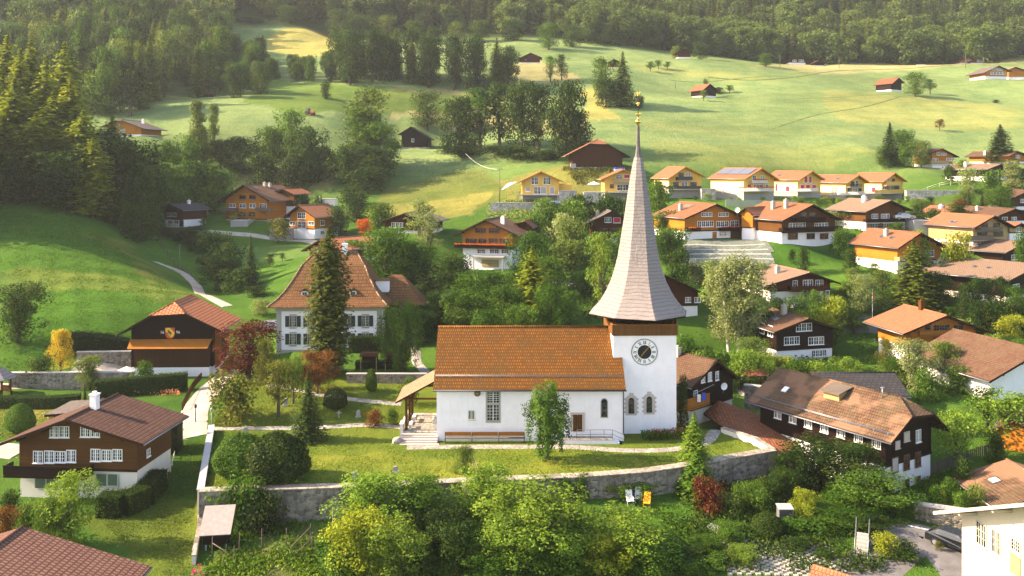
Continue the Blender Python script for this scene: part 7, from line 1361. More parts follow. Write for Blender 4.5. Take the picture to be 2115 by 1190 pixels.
# forest on the mountain
def forest():
    pts_=[]
    y=388.0
    while y<640:
        sp=6.3+max(0,y-428)*.012; x=-.72*y
        while x<.72*y:
            X=x+random.uniform(-2.6,2.6); Yy=y+random.uniform(-2.6,2.6)
            edge=428+ (18 if -120<X<-60 else 0)+ (26 if -20<X<28 and Yy<462 and random.random()<.93 else 0)
            u=UC+X/Yy*F
            if u<1060: edge=max(edge,452)
            if u<505: edge=388+max(0,(u-430)*.9)
            if y<428 and u>505: x+=sp; continue
            if Yy>edge and not(-8<X<22 and 470<Yy<492): pts_.append((X,Yy))
            x+=sp
        y+=sp*.95
    Z=H_(np.array([p[0] for p in pts_]),np.array([p[1] for p in pts_]))
    def collect(key):
        me=PROTO[key][2]; n=len(me.vertices); a=np.empty(n*3); me.vertices.foreach_get('co',a); r=np.empty(len(me.polygons)); me.attributes['rnd'].data.foreach_get('value',r); return a.reshape(-1,3),r
    P3={k:collect(k) for k in ('farspruce','farspruce2','far','far2','far3')}
    out={'con':[[],[]],'dec':[[],[]]}
    for (X,Yy),z in zip(pts_,Z):
        u=UC+X/Yy*F; right=X>35; dist=Yy-430
        pd=(.75 if dist<28 else (.40 if dist<75 and X>20 else .10)) if X>-40 else (.4 if dist<40 else .08)
        dec=random.random()<pd
        k=random.choice(('far','far2','far3')) if dec else random.choice(('farspruce','farspruce2'))
        V,r=P3[k]; a=random.random()*6.28; h=random.uniform(11,19) if dec else random.uniform(17,27); s=h/PROTO[k][0]; sx=s*random.uniform(.85,1.2)*(1.0 if dec else 1.05)
        c_,s_=math.cos(a),math.sin(a)
        W=np.stack([(V[:,0]*c_-V[:,1]*s_)*sx+X,(V[:,0]*s_+V[:,1]*c_)*sx+Yy,V[:,2]*s+z],1)
        t='dec' if dec else 'con'; out[t][0].append(W); out[t][1].append(np.clip(r*.45+random.random()*.65-.05,0,1))
    root=empty('forest',(0,430,100)); tag(root,'dense mixed forest of conifers and broadleaf trees covering the mountainside','forest',kind='stuff')
    for t,clr in (('con',(.058,.078,.034)),('dec',(.088,.132,.040))):
        V=np.concatenate(out[t][0])-np.array((0,430,100)); r=np.concatenate(out[t][1]); n=len(V)//4
        me=bpy.data.meshes.new('forest_'+t); me.vertices.add(4*n); me.vertices.foreach_set('co',V.ravel()); me.loops.add(4*n); me.loops.foreach_set('vertex_index',np.arange(4*n,dtype=np.int32)); me.polygons.add(n); me.polygons.foreach_set('loop_start',np.arange(0,4*n,4,dtype=np.int32)); me.polygons.foreach_set('loop_total',np.full(n,4,np.int32)); me.update()
        a=me.attributes.new('rnd','FLOAT','FACE'); a.data.foreach_set('value',r.astype(np.float32)); me.materials.append(M['leaf'])
        o=link('conifer_crowns' if t=='con' else 'broadleaf_crowns',me,root); o['kind']='stuff'; o.color=c4(clr)
    print('forest trees',len(pts_))
forest()
print('individual trees',NT_[0])
# ------------------------------------------------------------------ small things
def gz(x,y): return float(H_(x,y))
def at(u,Y): x=(u-UC)/F*Y; return x,Y,gz(x,Y)
def simple(name,label,cat,loc,rz=0,group=None): r=empty(name,loc,R(rz)); tag(r,label,cat,group); return r
# garden hut with pale roof
x,y,z=at(446,71.5); r=simple('garden_hut','tiny wooden garden hut on posts with pale board roof beside the garden wall','hut',(x,y,z),8)
mb=MB(); mb.box(-1.0,1.0,-.1,1.3,.5,1.7); mb.build('wall',M['dark_wood'],r)
for k in range(4):
    mb=MB(); y0_=-.55+k*.62; z0_=1.45+k*.36; mb.slab([(-1.25,y0_,z0_),(1.25,y0_,z0_),(1.25,y0_+.66,z0_+.40),(-1.25,y0_+.66,z0_+.40)],.05,0,0); mb.build('roof_board',plain('pale_board',(.30,.25,.22),.8,.15) if k==0 else bpy.data.materials['pale_board'],r)
for xx in (-.85,.75):
    for yy in (-.05,1.1): mb=MB(); mb.box(xx,xx+.12,yy,yy+.12,-.4,.5); mb.build('post',M['concrete'],r)
# garden stakes and rails
for i,(u,Y,h) in enumerate(((438,70.2,1.7),(483,69.3,1.4),(494,70.5,1.9),(540,70.8,2.0),(591,71.2,1.8),(641,71.0,2.2),(644,70.2,1.6))):
    x,y,z=at(u,Y); mb=MB(); mb.tube((0,0,-.3),(.03,0,h),.035,.03,6); o=mb.build('garden_stake',M['grey_wood']); o.location=(x,y,z); tag(o,f'{ORD[i] if 0<i<6 else ("leftmost" if i==0 else "rightmost")} thin wooden stake in the vegetable garden','stake','stakes in the vegetable garden')
for (a,b,lab) in (((438,70.2,1.2),(494,69.6,.1),'slanting wooden rail on the left of the vegetable garden'),((592,70.6,.2),(641,71.0,1.9),'upper slanting rail at the right of the vegetable garden'),((598,69.6,.1),(642,70.3,1.3),'lower slanting rail at the right of the vegetable garden')):
    p=at(a[0],a[1]); q=at(b[0],b[1]); mb=MB(); mb.tube((0,0,a[2]),(q[0]-p[0],q[1]-p[1],q[2]-p[2]+b[2]),.04,.04,6); o=mb.build('garden_rail',M['grey_wood']); o.location=p; tag(o,lab,'rail')
x,y,z=at(685,67.8); mb=MB(); mb.tube((0,0,-.3),(.12,0,5.0),.06,.04,8); o=mb.build('tall_pole',M['grey_wood']); o.location=(x,y,z); tag(o,'tall thin pole at the edge between vegetable garden and trees','pole')
# chairs
def chair(u,Y,m,lab,rz):
    x,y,z=at(u,Y); r=simple('garden_chair',lab,'chair',(x,y,z),rz,'chairs on the garden grass'); 
    mb=MB(); mb.box(-.30,.30,-.25,.30,.38,.43); mb.build('seat',m,r)
    mb=MB(); mb.slab([(-.30,.30,.40),(.30,.30,.40),(.30,.62,1.15),(-.30,.62,1.15)],.04,0,0,(0,-.9,.3)); mb.build('backrest',m,r)
    for sx in (-1,1):
        mb=MB(); mb.tube((sx*.29,-.25,0),(sx*.29,.15,.62),.02,.02,5); mb.tube((sx*.29,.45,0),(sx*.29,-.05,.62),.02,.02,5); mb.tube((sx*.30,-.22,.63),(sx*.30,.42,.63),.025,.025,5); mb.build('side_frame',m,r)
chair(1302,78.0,M['fabric_w'],'left white folding chair on the grass under the retaining wall',8); chair(1319,78.6,M['fabric_w'],'right white folding chair, set a little behind the others under the wall',-5); chair(1336,77.8,M['fabric_o'],'orange folding chair on the grass under the retaining wall',-15)
# gravestones
for (u,Y,h,lab) in ((590,99.3,.85,'grey gravestone near the pointed fir on the upper lawn'),(740,97.3,.75,'small gravestone between clipped yew and red brown shrub'),(733,78.6,.8,'grey gravestone near the wall right of the big bush'),(817,80.6,.6,'small gravestone on the sunny lower lawn'),(508,91.9,.9,'gravestone beside the lower churchyard path'),(808,76.9+1,.45,'little stone post right behind the retaining wall'),(700,97.0,.8,'thin cross shaped grave marker below the clipped yew')):
    x,y,z=at(u,Y); mb=MB(); 
    if 'cross' in lab: mb.box(-.05,.05,-.05,.05,-.2,h); mb.box(-.25,.25,-.04,.04,h*.65,h*.65+.1)
    else: mb.prism([(-.22,-.2),(.22,-.2),(.22,h*.8),(.1,h),(-.1,h),(-.22,h*.8)],-.09,.09); mb.box(-.32,.32,-.16,.16,-.2,.12)
    o=mb.build('gravestone',M['concrete']); o.location=(x,y,z); tag(o,lab,'gravestone')
import bmesh
def rock(name,label,x,y,z,s,m='palestone',cat='boulder'):
    bm=bmesh.new(); bmesh.ops.create_icosphere(bm,subdivisions=2,radius=1)
    for v in bm.verts: v.co=Vector((v.co.x*s[0],v.co.y*s[1],v.co.z*s[2]))*(1+random.uniform(-.14,.14))
    me=bpy.data.meshes.new(name); bm.to_mesh(me); bm.free(); me.materials.append(M[m]); o=link(name,me,None,(x,y,z)); tag(o,label,cat); return o
x,y,z=at(821,89.3); rock('boulder','pale rounded boulder on the lawn left of the porch steps',x,y,z+.15,(.6,.4,.5))
# gazebo
x,y,z=at(1553,112); r=simple('gazebo','small wooden garden gazebo with brown pyramid roof in the courtyard','gazebo',(x,y,z-.1))
mb=MB(); mb.lathe([(0,3.1),(.25,3.05),(2.3,2.15),(2.3,2.05),(0,2.1)],8,ph=R(22.5),sm=False); mb.build('roof',M['t_red'],r)
mb=MB(); mb.lathe([(0,3.4),(.16,3.35),(.16,3.2),(.1,3.0)],8); mb.build('finial',M['metal'],r)
for k in range(8):
    a=R(22.5+45*k); mb=MB(); c,s=1.75*math.cos(a),1.75*math.sin(a); mb.tube((c,s,0),(c,s,2.1),.07,.07,6); mb.build('post',M['brown_wood'],r)
for k in range(8):
    if k==4: continue
    a,b=R(22.5+45*k),R(22.5+45*(k+1)); mb=MB(); mb.slab([(1.72*math.cos(a),1.72*math.sin(a),.95),(1.72*math.cos(b),1.72*math.sin(b),.95),(1.66*math.cos(b),1.66*math.sin(b),.95),(1.66*math.cos(a),1.66*math.sin(a),.95)],.95,0,0); mb.build('side_panel',M['orange_board'],r)
# parasols
def parasol(u,Y,dz,rad,h,m,lab,closed=False,tilt=0):
    x=(u-UC)/F*Y; r=simple('parasol',lab,'parasol',(x,Y,dz)); r.rotation_euler=(0,R(tilt),0)
    mb=MB(); mb.tube((0,0,0),(0,0,h),.04,.04,6); mb.build('pole',M['metal'],r)
    mb=MB(); mb.lathe([(.02,h+.1),(rad*.5,h-.18),(rad,h-.5),(rad,h-.62)] if not closed else [(.02,h+.1),(.12,h-.2),(.2,h-1.4),(.1,h-1.5)],8,sm=False); mb.build('canopy',m,r)
zt_=lambda v,Y: CZ-(v-VH)/F*Y
parasol(1227,205,zt_(397,205),1.5,2.4,M['fabric_w'],'open cream parasol on the terrace left of the second yellow house')
parasol(1060,203,zt_(400,203),1.9,2.6,M['fabric_w'],'tilted white parasol left of the leftmost yellow house',tilt=-28)
parasol(660,205,zt_(423,205),1,2.2,M['fabric_w'],'closed white parasol on the terrace above the small lane chalet',True)
# terraces next to the yellow row
def block(name,label,cat,u0,u1,vt,vb,Y,dp,m,rz=0,capm=None):
    x0=(u0-UC)/F*Y; x1=(u1-UC)/F*Y; z1=zt_(vt,Y); z0=zt_(vb,Y); r=empty(name,((x0+x1)/2,Y,z0),R(rz)); tag(r,label,cat); w=(x1-x0)/2
    mb=MB(); mb.box(-w,w,0,dp,-1.5,z1-z0); mb.build('masonry',M[m],r); mb=MB(); mb.box(-w-.08,w+.08,-.08,dp+.08,z1-z0+.002,z1-z0+.12); mb.build('coping',M[capm or 'concrete'],r); return r
block('terrace_wall','grey stone wall below the garage of the leftmost yellow house','wall',1154,1191,395,412,204,5,'palestone')
block('terrace_wall','low long stone terrace wall in front of the leftmost yellow house','wall',1013,1122,420,429,198,.8,'palestone')
block('terrace_wall','small terrace wall below the parasol of the second yellow house','wall',1206,1243,398,405,204,4,'palestone')
block('terrace_wall','boulder wall at the right of the house with dark grey balconies','wall',1449,1478,391,407,208,2,'palestone')
block('terrace_wall','white wall of the sunny terrace above the small lane chalet','wall',648,692,412,419,206,3,'cream')
block('stone_wall','long pale boulder wall right of the rightmost yellow house','wall',1874,2012,394,410,215,1.2,'palestone',-3)
block('stone_wall','rough stone wall left of the chalet with the outside stair','wall',1386,1416,477,497,169,2.5,'palestone')
block('retaining_block','round concrete garage front under the large honey timber chalet','garage',476,512,457,474,205,5,'concrete')
block('terrace_wall','low garden wall between manor lawn and upper churchyard','wall',716,880,774,783,107,.5,'stonewall')
block('stone_wall','stone wall behind the barn forecourt under the dark hedge','wall',160,268,728,738,119.5,.5,'stonewall',4)
block('stone_wall','rubble wall along the lower lane at the left','wall',20,272,771,789,110,.6,'stonewall',2)
block('stone_wall','rough stone wall of the rockery along the curved road','wall',1895,2000,1052,1085,75.5,.7,'stonewall',-24)
block('stone_wall','low stone wall with climbing plants beside the courtyard','wall',1538,1600,800,822,103,.6,'stonewall',-25)
block('garden_block','short concrete wall end in the terraced garden at the lower right','wall',1462,1486,1092,1118,73.5,.5,'concrete',-40)
block('garden_block','garage front with wooden door left of the small lane chalet','garage',557,598,474,491,196,4,'concrete')
for (u0,u1,v) in ((475,512,0),):pass
# car deck
cd=block('car_deck','concrete car deck right of the brown shuttered chalet','deck',1888,1926,457,474,170,5,'concrete',0)
def car(x,y,z,rz,m,lab,s=1.0):
    r=simple('parked_car',lab,'car',(x,y,z),rz); r.scale=(s,s,s)
    prof=[(-2.1,.35),(2.1,.35),(2.15,.62),(2.05,.85),(1.15,.98),(.55,1.42),(-1.1,1.46),(-1.75,1.05),(-2.1,.95),(-2.15,.6)]
    mb=MB(); n=len(prof); ws=[.84,.84,.86,.86,.82,.66,.66,.78,.84,.86]
    mb.v=[(px_,-w_,pz) for (px_,pz),w_ in zip(prof,ws)]+[(px_,w_,pz) for (px_,pz),w_ in zip(prof,ws)]
    mb.f=[tuple(range(n)),tuple(range(2*n-1,n-1,-1))]+[((i+1)%n,i,n+i,n+(i+1)%n) for i in range(n)]; mb.m=[0]*len(mb.f); mb.sm=[False]*len(mb.f); mb.build('body',m,r)
    mb=MB(); gl=M['glass']
    for sy in (-1,1): mb.poly([(1.0,sy*.80,1.0),(.5,sy*.69,1.36),(-1.05,sy*.69,1.39),(-1.6,sy*.78,1.07)][::sy])
    mb.build('side_windows',gl,r); mb=MB(); mb.poly([(1.13,-.72,1.01),(1.13,.72,1.01),(.60,.6,1.41),(.60,-.6,1.41)]); mb.build('windscreen',gl,r); mb=MB(); mb.poly([(-1.74,.68,1.07),(-1.74,-.68,1.07),(-1.17,-.6,1.44),(-1.17,.6,1.44)]); mb.build('rear_window',gl,r)
    for wx in (-1.3,1.32):
        for wy in (-.86,.70): mb=MB(); mb.tube((wx,wy,.33),(wx,wy+.16,.33),.33,.33,16); w_=mb.build('wheel',M['tyre'],r); mb=MB(); yy=wy-.01 if wy<0 else wy+.17; mb.tube((wx,yy,.33),(wx,yy+.0101,.33),.2,.2,12); mb.build('rim',M['metal'],w_)
    for sy in (-.55,.55):
        mb=MB(); mb.box(2.06,2.14,sy-.18,sy+.18,.62,.78); mb.build('headlight',M['wframe'],r); mb=MB(); mb.box(-2.17,-2.1,sy-.15,sy+.15,.7,.85); mb.build('tail_light',M['redpaint'],r)
    return r
x,y,z=at(1974,71.2); car(x,y,z+.08,-52,M['carpaint'],'black car parked on the road beside the white corner house')
x,y,z=at(556,133.5); car(x,y,z+.05,172,M['carsilver'],'silver car parked left of the manor house')
car((1868-UC)/F*172,172.5,zt_(456,170)+.02,5,M['carsilver'],'silver car parked on the concrete car deck')
x,y,z=at(1830,139); car(x,y,z+.1,15,M['carpaint'],'dark car parked beyond the flagpole below the tall spruce')
# flag
x,y,z=at(1802,135); r=simple('flagpole','white flagpole with a hanging red flag among the orchard trees','flagpole',(x,y,z)); mb=MB(); mb.tube((0,0,-.3),(0,0,5.0),.05,.035,7); mb.build('pole',M['fabric_w'],r); mb=MB(); mb.slab([(.05,0,4.8),(.32,.05,4.7),(.28,-.05,3.3),(.05,0,3.2)],.03,0,0,(0,1,0)); mb.build('flag',M['redpaint'],r)
# poles
def pole(u,v,vt,lab,Y=None,arm=True):
    if Y is None: x,y,z=G(u,v)
    else: x,y,z=at(u,Y)
    h=CZ-(vt-VH)/F*y-z; mb=MB(); mb.tube((0,0,-.4),(0,0,h),.13,.09,7)
    if arm: mb.tube((-.6,0,h-.4),(.6,0,h-.4),.05,.05,5)
    o=mb.build('utility_pole',M['grey_wood']); o.location=(x,y,z); tag(o,lab,'pole','wooden line poles on the meadows'); return (x,y,z+h-.4)
pole(1484,115,97,'wooden pole at the forest edge, right of the brown barn'); pole(1611,139,113,'wooden pole left of the dark red chalet under the forest'); pole(1733,141,118,'wooden pole beside the broad tree, under the forest'); pole(1863,133,116,'wooden pole in front of the pale poplars'); pole(1994,141,108,'wooden pole left of the pair of brown chalets'); pole(2032,134,118,'short wooden pole before the pair of brown chalets'); pole(2063,128,99,'tall wooden pole near the top right corner'); pole(1395,184,166,'single wooden pole in the middle of the bright meadow')
a=pole(1032,None,346,'pale pole beside the leftmost yellow house',205); pa=(962-UC)/F*245,245,zt_(318,245)
mb=MB(); p0=Vector(a); p1=Vector(pa)
for k in range(10):
    s0,s1=k/10,(k+1)/10; q0=p0.lerp(p1,s0)-Vector((0,0,1.2*4*s0*(1-s0))); q1=p0.lerp(p1,s1)-Vector((0,0,1.2*4*s1*(1-s1))); mb.tube(q0-p0,q1-p0,.025,.025,5,0,False)
o=mb.build('overhead_line',M['fabric_w']); o.location=p0; tag(o,'white overhead line sloping from the ridge trees to the pale pole','cable')
x,y,z=at(371,176); mb=MB(); mb.tube((0,0,-.3),(0,0,4.6),.06,.04,7); mb.box(-.1,.35,-.06,.06,4.6,4.68); o=mb.build('street_lamp',M['metal']); o.location=(x,y,z); tag(o,'thin street lamp beside the hillside track','street lamp')
for u,Y,lab in ((404,96,'left lantern at the foot of the farm lane'),(437,94.6,'stone lantern on the churchyard corner by the farm lane')):
    x,y,z=at(u,Y); mb=MB(); mb.tube((0,0,0),(0,0,1.6),.06,.05,7); mb.lathe([(.02,2.05),(.16,1.9),(.13,1.6),(.05,1.58)],6,sm=False); o=mb.build('lantern',M['darkmetal'] if 'left' in lab else M['concrete']); o.location=(x,y,z); tag(o,lab,'lantern')
# fences
def fence(lab,pts_,h,mat,step=1.6,rails=2,board=False,name='fence'):
    x0,y0=pts_[0]; z0=gz(x0,y0); r=simple(name,lab,'fence',(x0,y0,z0)); rb=MB(); tot=0
    for (ax,ay),(bx,by) in zip(pts_[:-1],pts_[1:]):
        L=math.hypot(bx-ax,by-ay); n=max(1,int(L/step)); P_=[(ax+(bx-ax)*k/n,ay+(by-ay)*k/n) for k in range(n+1)]
        for p in P_[:-1] if (bx,by)!=pts_[-1] else P_:
            mb=MB(); zz=gz(*p)-z0; mb.box(-.05,.05,-.05,.05,-.4,h); mb.build('post',mat,r,(p[0]-x0,p[1]-y0,zz))
        for p,q in zip(P_[:-1],P_[1:]):
            for k in range(rails): zz=h*(.92-.45*k/max(1,rails-1)) if rails>1 else h*.9; rb.tube((p[0]-x0,p[1]-y0,gz(*p)-z0+zz),(q[0]-x0,q[1]-y0,gz(*q)-z0+zz),.03,.03,4)
            if board:
                m=max(1,int(math.hypot(q[0]-p[0],q[1]-p[1])/.2)); 
                for j in range(m):
                    s=(j+.5)/m; X=p[0]+(q[0]-p[0])*s; Yy=p[1]+(q[1]-p[1])*s; zz=gz(X,Yy)-z0; rb.box(X-x0-.07,X-x0+.07,Yy-y0-.07,Yy-y0-.045,zz+.05,zz+h)
    rb.build('boards' if board else 'rails',mat,r); return r
def fp(*l): return [at(u,Y)[:2] for u,Y in l]
fence('wooden rail fence along the hillside track',fp((322,190),(352,180),(405,168)),1.1,M['grey_wood'],2.2)
fence('grey board fence between farmhouse garden and orchard grass',fp((1921,88),(1960,88.5),(2072,89)),1.1,M['grey_wood'],1.8,1,True)
fence('grey picket fence below the house with solar panels',fp((1499,199),(1560,199),(1643,199)),1.7,M['concrete'],2.0,1,True)
fence('dark wooden fence on the left of the farm lane',fp((377,100),(398,108),(416,115)),.85,M['brown_wood'],1.4,1,True)
fence('thin metal railing above the lower lane wall',fp((25,111),(60,111.5),(110,112),(150,112.5)),1.6,M['metal'],1.8,2)
fence('low wooden slat line along the mown slope',fp((330,82),(352,86),(366,91)),.5,M['cream'],1.2,1)
fence('pale rail fence above the long boulder wall',fp((1868,223),(1940,223),(2010,221)),1.1,M['cream'],2.6,2)
fence('wire fence along the leftmost yellow house slope',fp((1046,216),(1100,221),(1160,226)),1.0,M['grey_wood'],3.0,1)
# forecourt tables, steps
for i,(u,Y,lab) in enumerate(((116,113.5,'leftmost white table on the forecourt'),(149,114,'second white table on the forecourt'),(184,114.2,'white table partly behind the blossoming shrub'),(222,115.5,'rightmost white table on the forecourt'))):
    x,y,z=at(u,Y); r=simple('table',lab,'table',(x,y,z+.08),10*i,'white tables on the barn forecourt'); mb=MB(); mb.box(-.85,.85,-.42,.42,.72,.76); mb.build('table_top',M['fabric_w'],r)
    for sx in (-.65,.65):
        for sy in (-.3,.3): mb=MB(); mb.tube((sx,sy,0),(sx,sy,.72),.025,.025,5); mb.build('leg',M['metal'],r)
parasol(262,114,at(262,114)[2],1.3,2.0,M['fabric_w'],'cream parasol at the left corner of the shield barn')
x,y,z=at(393,92.5); r=simple('garden_steps','short flight of dark steps at the foot of the farm lane','steps',(x,y,z-.5)); 
for k in range(4): mb=MB(); mb.box(-.9,.9,-1.4+k*.45,-1.0+k*.45,-.3,.05+k*.17); mb.build('step',M['concrete'],r)
# shingled pavilion at left edge
x,y,z=at(0,107); r=simple('garden_pavilion','small pavilion with grey shingled roof cut by the left edge','pavilion',(x-.6,y,z)); mb=MB(); mb.lathe([(0,3.9),(2.35,2.2),(2.3,2.1),(0,2.2)],8,ph=R(10),sm=False); mb.build('roof',M['shingle'],r)
for k in range(8): a=R(10+45*k); mb=MB(); mb.tube((1.8*math.cos(a),1.8*math.sin(a),-.2),(1.8*math.cos(a),1.8*math.sin(a),2.2),.07,.07,6); mb.build('post',M['brown_wood'],r)
for k in (0,1,3,4,6): a,b=R(10+45*k),R(55+45*k); mb=MB(); mb.slab([(1.78*math.cos(a),1.78*math.sin(a),.9),(1.78*math.cos(b),1.78*math.sin(b),.9),(1.72*math.cos(b),1.72*math.sin(b),.9),(1.72*math.cos(a),1.72*math.sin(a),.9)],.9,0,0); mb.build('side_panel',M['brown_wood'],r)
dhouse('garage','low garage with flat concrete roof at the left edge behind the large brown chalet',-47.5,96,-1.1,0,7,5,0,2.2,4,'pale_wood','cream','t_grey',ov=.3,og=.4,cat='garage')
# manor garden shelters
for (u0,u1,lab) in ((744,778,'left open wooden shelter in the manor garden'),(795,830,'right open wooden shelter in the manor garden')):
    x0,y,z=at(u0,112.5); x1=at(u1,112.5)[0]; r=simple('garden_shelter',lab,'shelter',(x0,y,z)); w=x1-x0
    mb=MB(); mb.box(0,w,1.3,1.38,0,1.9); mb.build('back_wall',M['barn_wood'],r); mb=MB(); mb.slab([(-.1,-.1,1.95),(w+.1,-.1,1.95),(w+.1,1.5,2.2),(-.1,1.5,2.2)],.07,0,0); mb.build('roof',M['barn_wood'],r)
    for xx in (0,w-.1): mb=MB(); mb.box(xx,xx+.1,0,.1,-.2,1.87); mb.build('post',M['pale_wood'],r)
# tent box, trailer at big barn
x,y,z=at(1280,224); r=simple('market_box','white box trailer with blue stripe in front of the big barn','trailer',(x,y,z)); mb=MB(); mb.box(-1.3,1.3,0,1.8,.2,1.55); mb.build('body',M['fabric_w'],r); mb=MB(); mb.box(-1.33,1.33,-.03,1.83,1.552,1.95); mb.build('blue_top',M['blue'],r)
for sx in (-.9,.9): mb=MB(); mb.tube((sx,-.05,.25),(sx,.12,.25),.25,.25,12); mb.build('wheel',M['tyre'],r)
x,y,z=at(1184,226); r=simple('trailer','grey covered trailer under the left roof side of the big barn','trailer',(x,y,z)); mb=MB(); mb.box(-.7,.7,0,1.6,.5,1.7); mb.build('body',M['concrete'],r)
for sx in (-.5,.5): mb=MB(); mb.tube((sx,-.05,.28),(sx,.12,.28),.28,.28,12); mb.build('wheel',M['tyre'],r)
x,y,z=at(1146,203); r=simple('tank_trailer','silver tank trailer below the terrace of the leftmost yellow house','trailer',(x-.3,y-3.5,z-.1)); mb=MB(); mb.tube((-1.5,0,1.0),(1.5,0,1.0),.5,.5,14); mb.build('tank',M['carsilver'],r)
for sx in (-.6,.6): mb=MB(); mb.tube((sx,-.5,.3),(sx,-.35,.3),.3,.3,12); mb.build('wheel',M['tyre'],r)
x,y,z=G(640,238); r=simple('tractor','tiny red tractor on the middle left meadow','tractor',(x,y,z),160)
mb=MB(); mb.box(-1.6,.2,-.35,.35,.6,1.2); mb.build('bonnet',M['redpaint'],r); mb=MB(); mb.box(.2,1.3,-.6,.6,.9,2.2); mb.build('cab',M['glass'],r)
for (wx,rr_) in ((-1.2,.4),(.8,.7)):
    for wy in (-.75,.55): mb=MB(); mb.tube((wx,wy,rr_),(wx,wy+.25,rr_),rr_,rr_,14); mb.build('wheel',M['tyre'],r)
# polytunnel frame, stair, laundry rack
x,y,z=at(1621,75); r=simple('plastic_cover','little open plastic covered plant shelter in the terraced garden','plant shelter',(x,y,z)); 
mb=MB(); mb.box(-.6,-.55,-.4,.4,0,1.7); mb.box(.55,.6,-.4,.4,0,1.7); mb.box(-.55,.55,.36,.4,0,1.7); mb.build('side_sheet',M['metal'],r); mb=MB(); mb.slab([(-.65,-.5,1.75),(.65,-.5,1.75),(.65,.5,1.9),(-.65,.5,1.9)],.05,0,0); mb.build('top_sheet',M['concrete'],r)
x,y,z=at(1780,70.5); r=simple('outdoor_stairs','narrow outdoor stair with metal rails beside the bottom pavilion','stairs',(x,y,z-.6),-25)
for k in range(9): mb=MB(); mb.box(-.45,.45,k*.3-1.2,k*.3-.92,-.6,.1+k*.2); mb.build('step',M['concrete'],r)
for sx in (-.5,.5): mb=MB(); mb.tube((sx,-1.2,1.0),(sx,1.5,2.9),.03,.03,6); mb.tube((sx,-1.2,0),(sx,-1.2,1.0),.03,.03,6); mb.tube((sx,1.5,1.6),(sx,1.5,2.9),.03,.03,6); mb.build('handrail',M['metal'],r)
x,y,z=at(70,77.2); r=simple('picnic_bench','brown wooden table with bench in front of the large brown chalet','table',(x,y,z),4); mb=MB(); mb.box(-.9,.9,-.35,.35,.7,.76); mb.build('table_top',M['brown_wood'],r)
for yy in (-.75,.55): mb=MB(); mb.box(-.9,.9,yy,yy+.25,.4,.45); mb.build('bench_board',M['brown_wood'],r)
for xx in (-.7,.6): mb=MB(); mb.box(xx,xx+.1,-.7,.75,.3,.38); mb.box(xx,xx+.1,-.05,.05,0,.698); mb.build('trestle',M['brown_wood'],r)
x,y,z=at(212,77.6); r=simple('wooden_bench','plain wooden bench against the white basement of the large brown chalet','bench',(x,y,z)); mb=MB(); mb.box(-.7,.7,-.2,.2,.42,.48); mb.build('seat',M['brown_wood'],r)
for xx in (-.6,.5): mb=MB(); mb.box(xx,xx+.1,-.15,.15,0,.418); mb.build('leg',M['brown_wood'],r)
# washing line
x,y,z=at(1462,99.5); zl=zt_(805,99.5); r=simple('washing_line','washing line with white and blue cloths before the dark timber house','washing line',(x-1.6,y-2.2,zl-1.0)); mb=MB(); mb.tube((-.6,0,1.0),(2.4,2.6,1.5),.015,.015,4); mb.build('line',M['fabric_w'],r)
for xx,m in ((-.1,'fabric_w'),(.6,'blue')): mb=MB(); mb.box(xx,xx+.4,xx*.87-.01,xx*.87+.02,.2,1.05); mb.build('cloth',M[m],r)
x,y,z=at(1488,99.8); zl=zt_(791,99.8); r=simple('satellite_dish','round white dish at the corner of the dark timber house','satellite dish',(x,y-1.5,zl)); mb=MB(); mb.lathe([(0,0),(.25,.03),(.42,.12)],16); o=mb.build('dish',M['fabric_w'],r,(0,0,0),(R(90),0,R(20))); mb=MB(); mb.tube((0,.1,-.8),(0,.1,0),.03,.03,5); mb.build('arm',M['metal'],r)
x,y=(1523-UC)/F*168,168; r=simple('satellite_dish','round white dish on the roof of the chalet with outside stair','satellite dish',(x,y,zt_(434,168))); mb=MB(); mb.lathe([(0,0),(.3,.03),(.5,.14)],16); mb.build('dish',M['fabric_w'],r,(0,0,0),(R(80),0,R(-20))); mb=MB(); mb.tube((0,.2,-1.2),(0,.1,0),.04,.04,5); mb.build('arm',M['metal'],r)
# ground cover
def cover(name,label,poly,n,size,cl,y0=60,h=.25,cat='plants',world=False,up=.4):
    pw=poly if world else pxpoly(poly,y0); xs=[p[0] for p in pw]; ys=[p[1] for p in pw]
    X=RNG.uniform(min(xs),max(xs),n*3); Y=RNG.uniform(min(ys),max(ys),n*3); m=inpoly(X,Y,pw); X=X[m][:n]; Y=Y[m][:n]
    # clumped
    k=(np.sin(X*1.3+Y*.7)+np.sin(X*.5-Y*1.1)+RNG.normal(size=len(X))*.9)>-.2; X=X[k];Y=Y[k]
    Z=H_(X,Y)+RNG.random(len(X))*h; x0,y0_=X.mean(),Y.mean(); z0=gz(x0,y0_)
    me=quads_mesh(name,np.stack([X-x0,Y-y0_,Z-z0],1),RNG.normal(size=(len(X),3))*np.array((1,1,.5))+np.array((0,0,up)),size*(.5+RNG.random(len(X))),M['leaf'],asp=.5)
    o=link(name,me,None,(x0,y0_,z0)); o.color=c4(CL.get(cl,cl) if isinstance(cl,str) else cl); tag(o,label,cat,kind='stuff'); return o
cover('garden_weeds','tall green weeds and herbs covering the garden under the wall',[(420,1090),(1000,1070),(1450,1060),(1460,1190),(420,1190)],26000,.26,'mid',60,.6)
cover('garden_weeds','rough growth between the trees of the lower right garden',[(1400,1010),(1600,1000),(1850,1010),(1830,1190),(1440,1190)],26000,.26,'dk2',60,.8)
cover('vegetable_bed','rows of pale green vegetables in the lower garden beds',[(440,1155),(640,1140),(670,1200),(430,1200)],5000,.24,'light',60,.35)
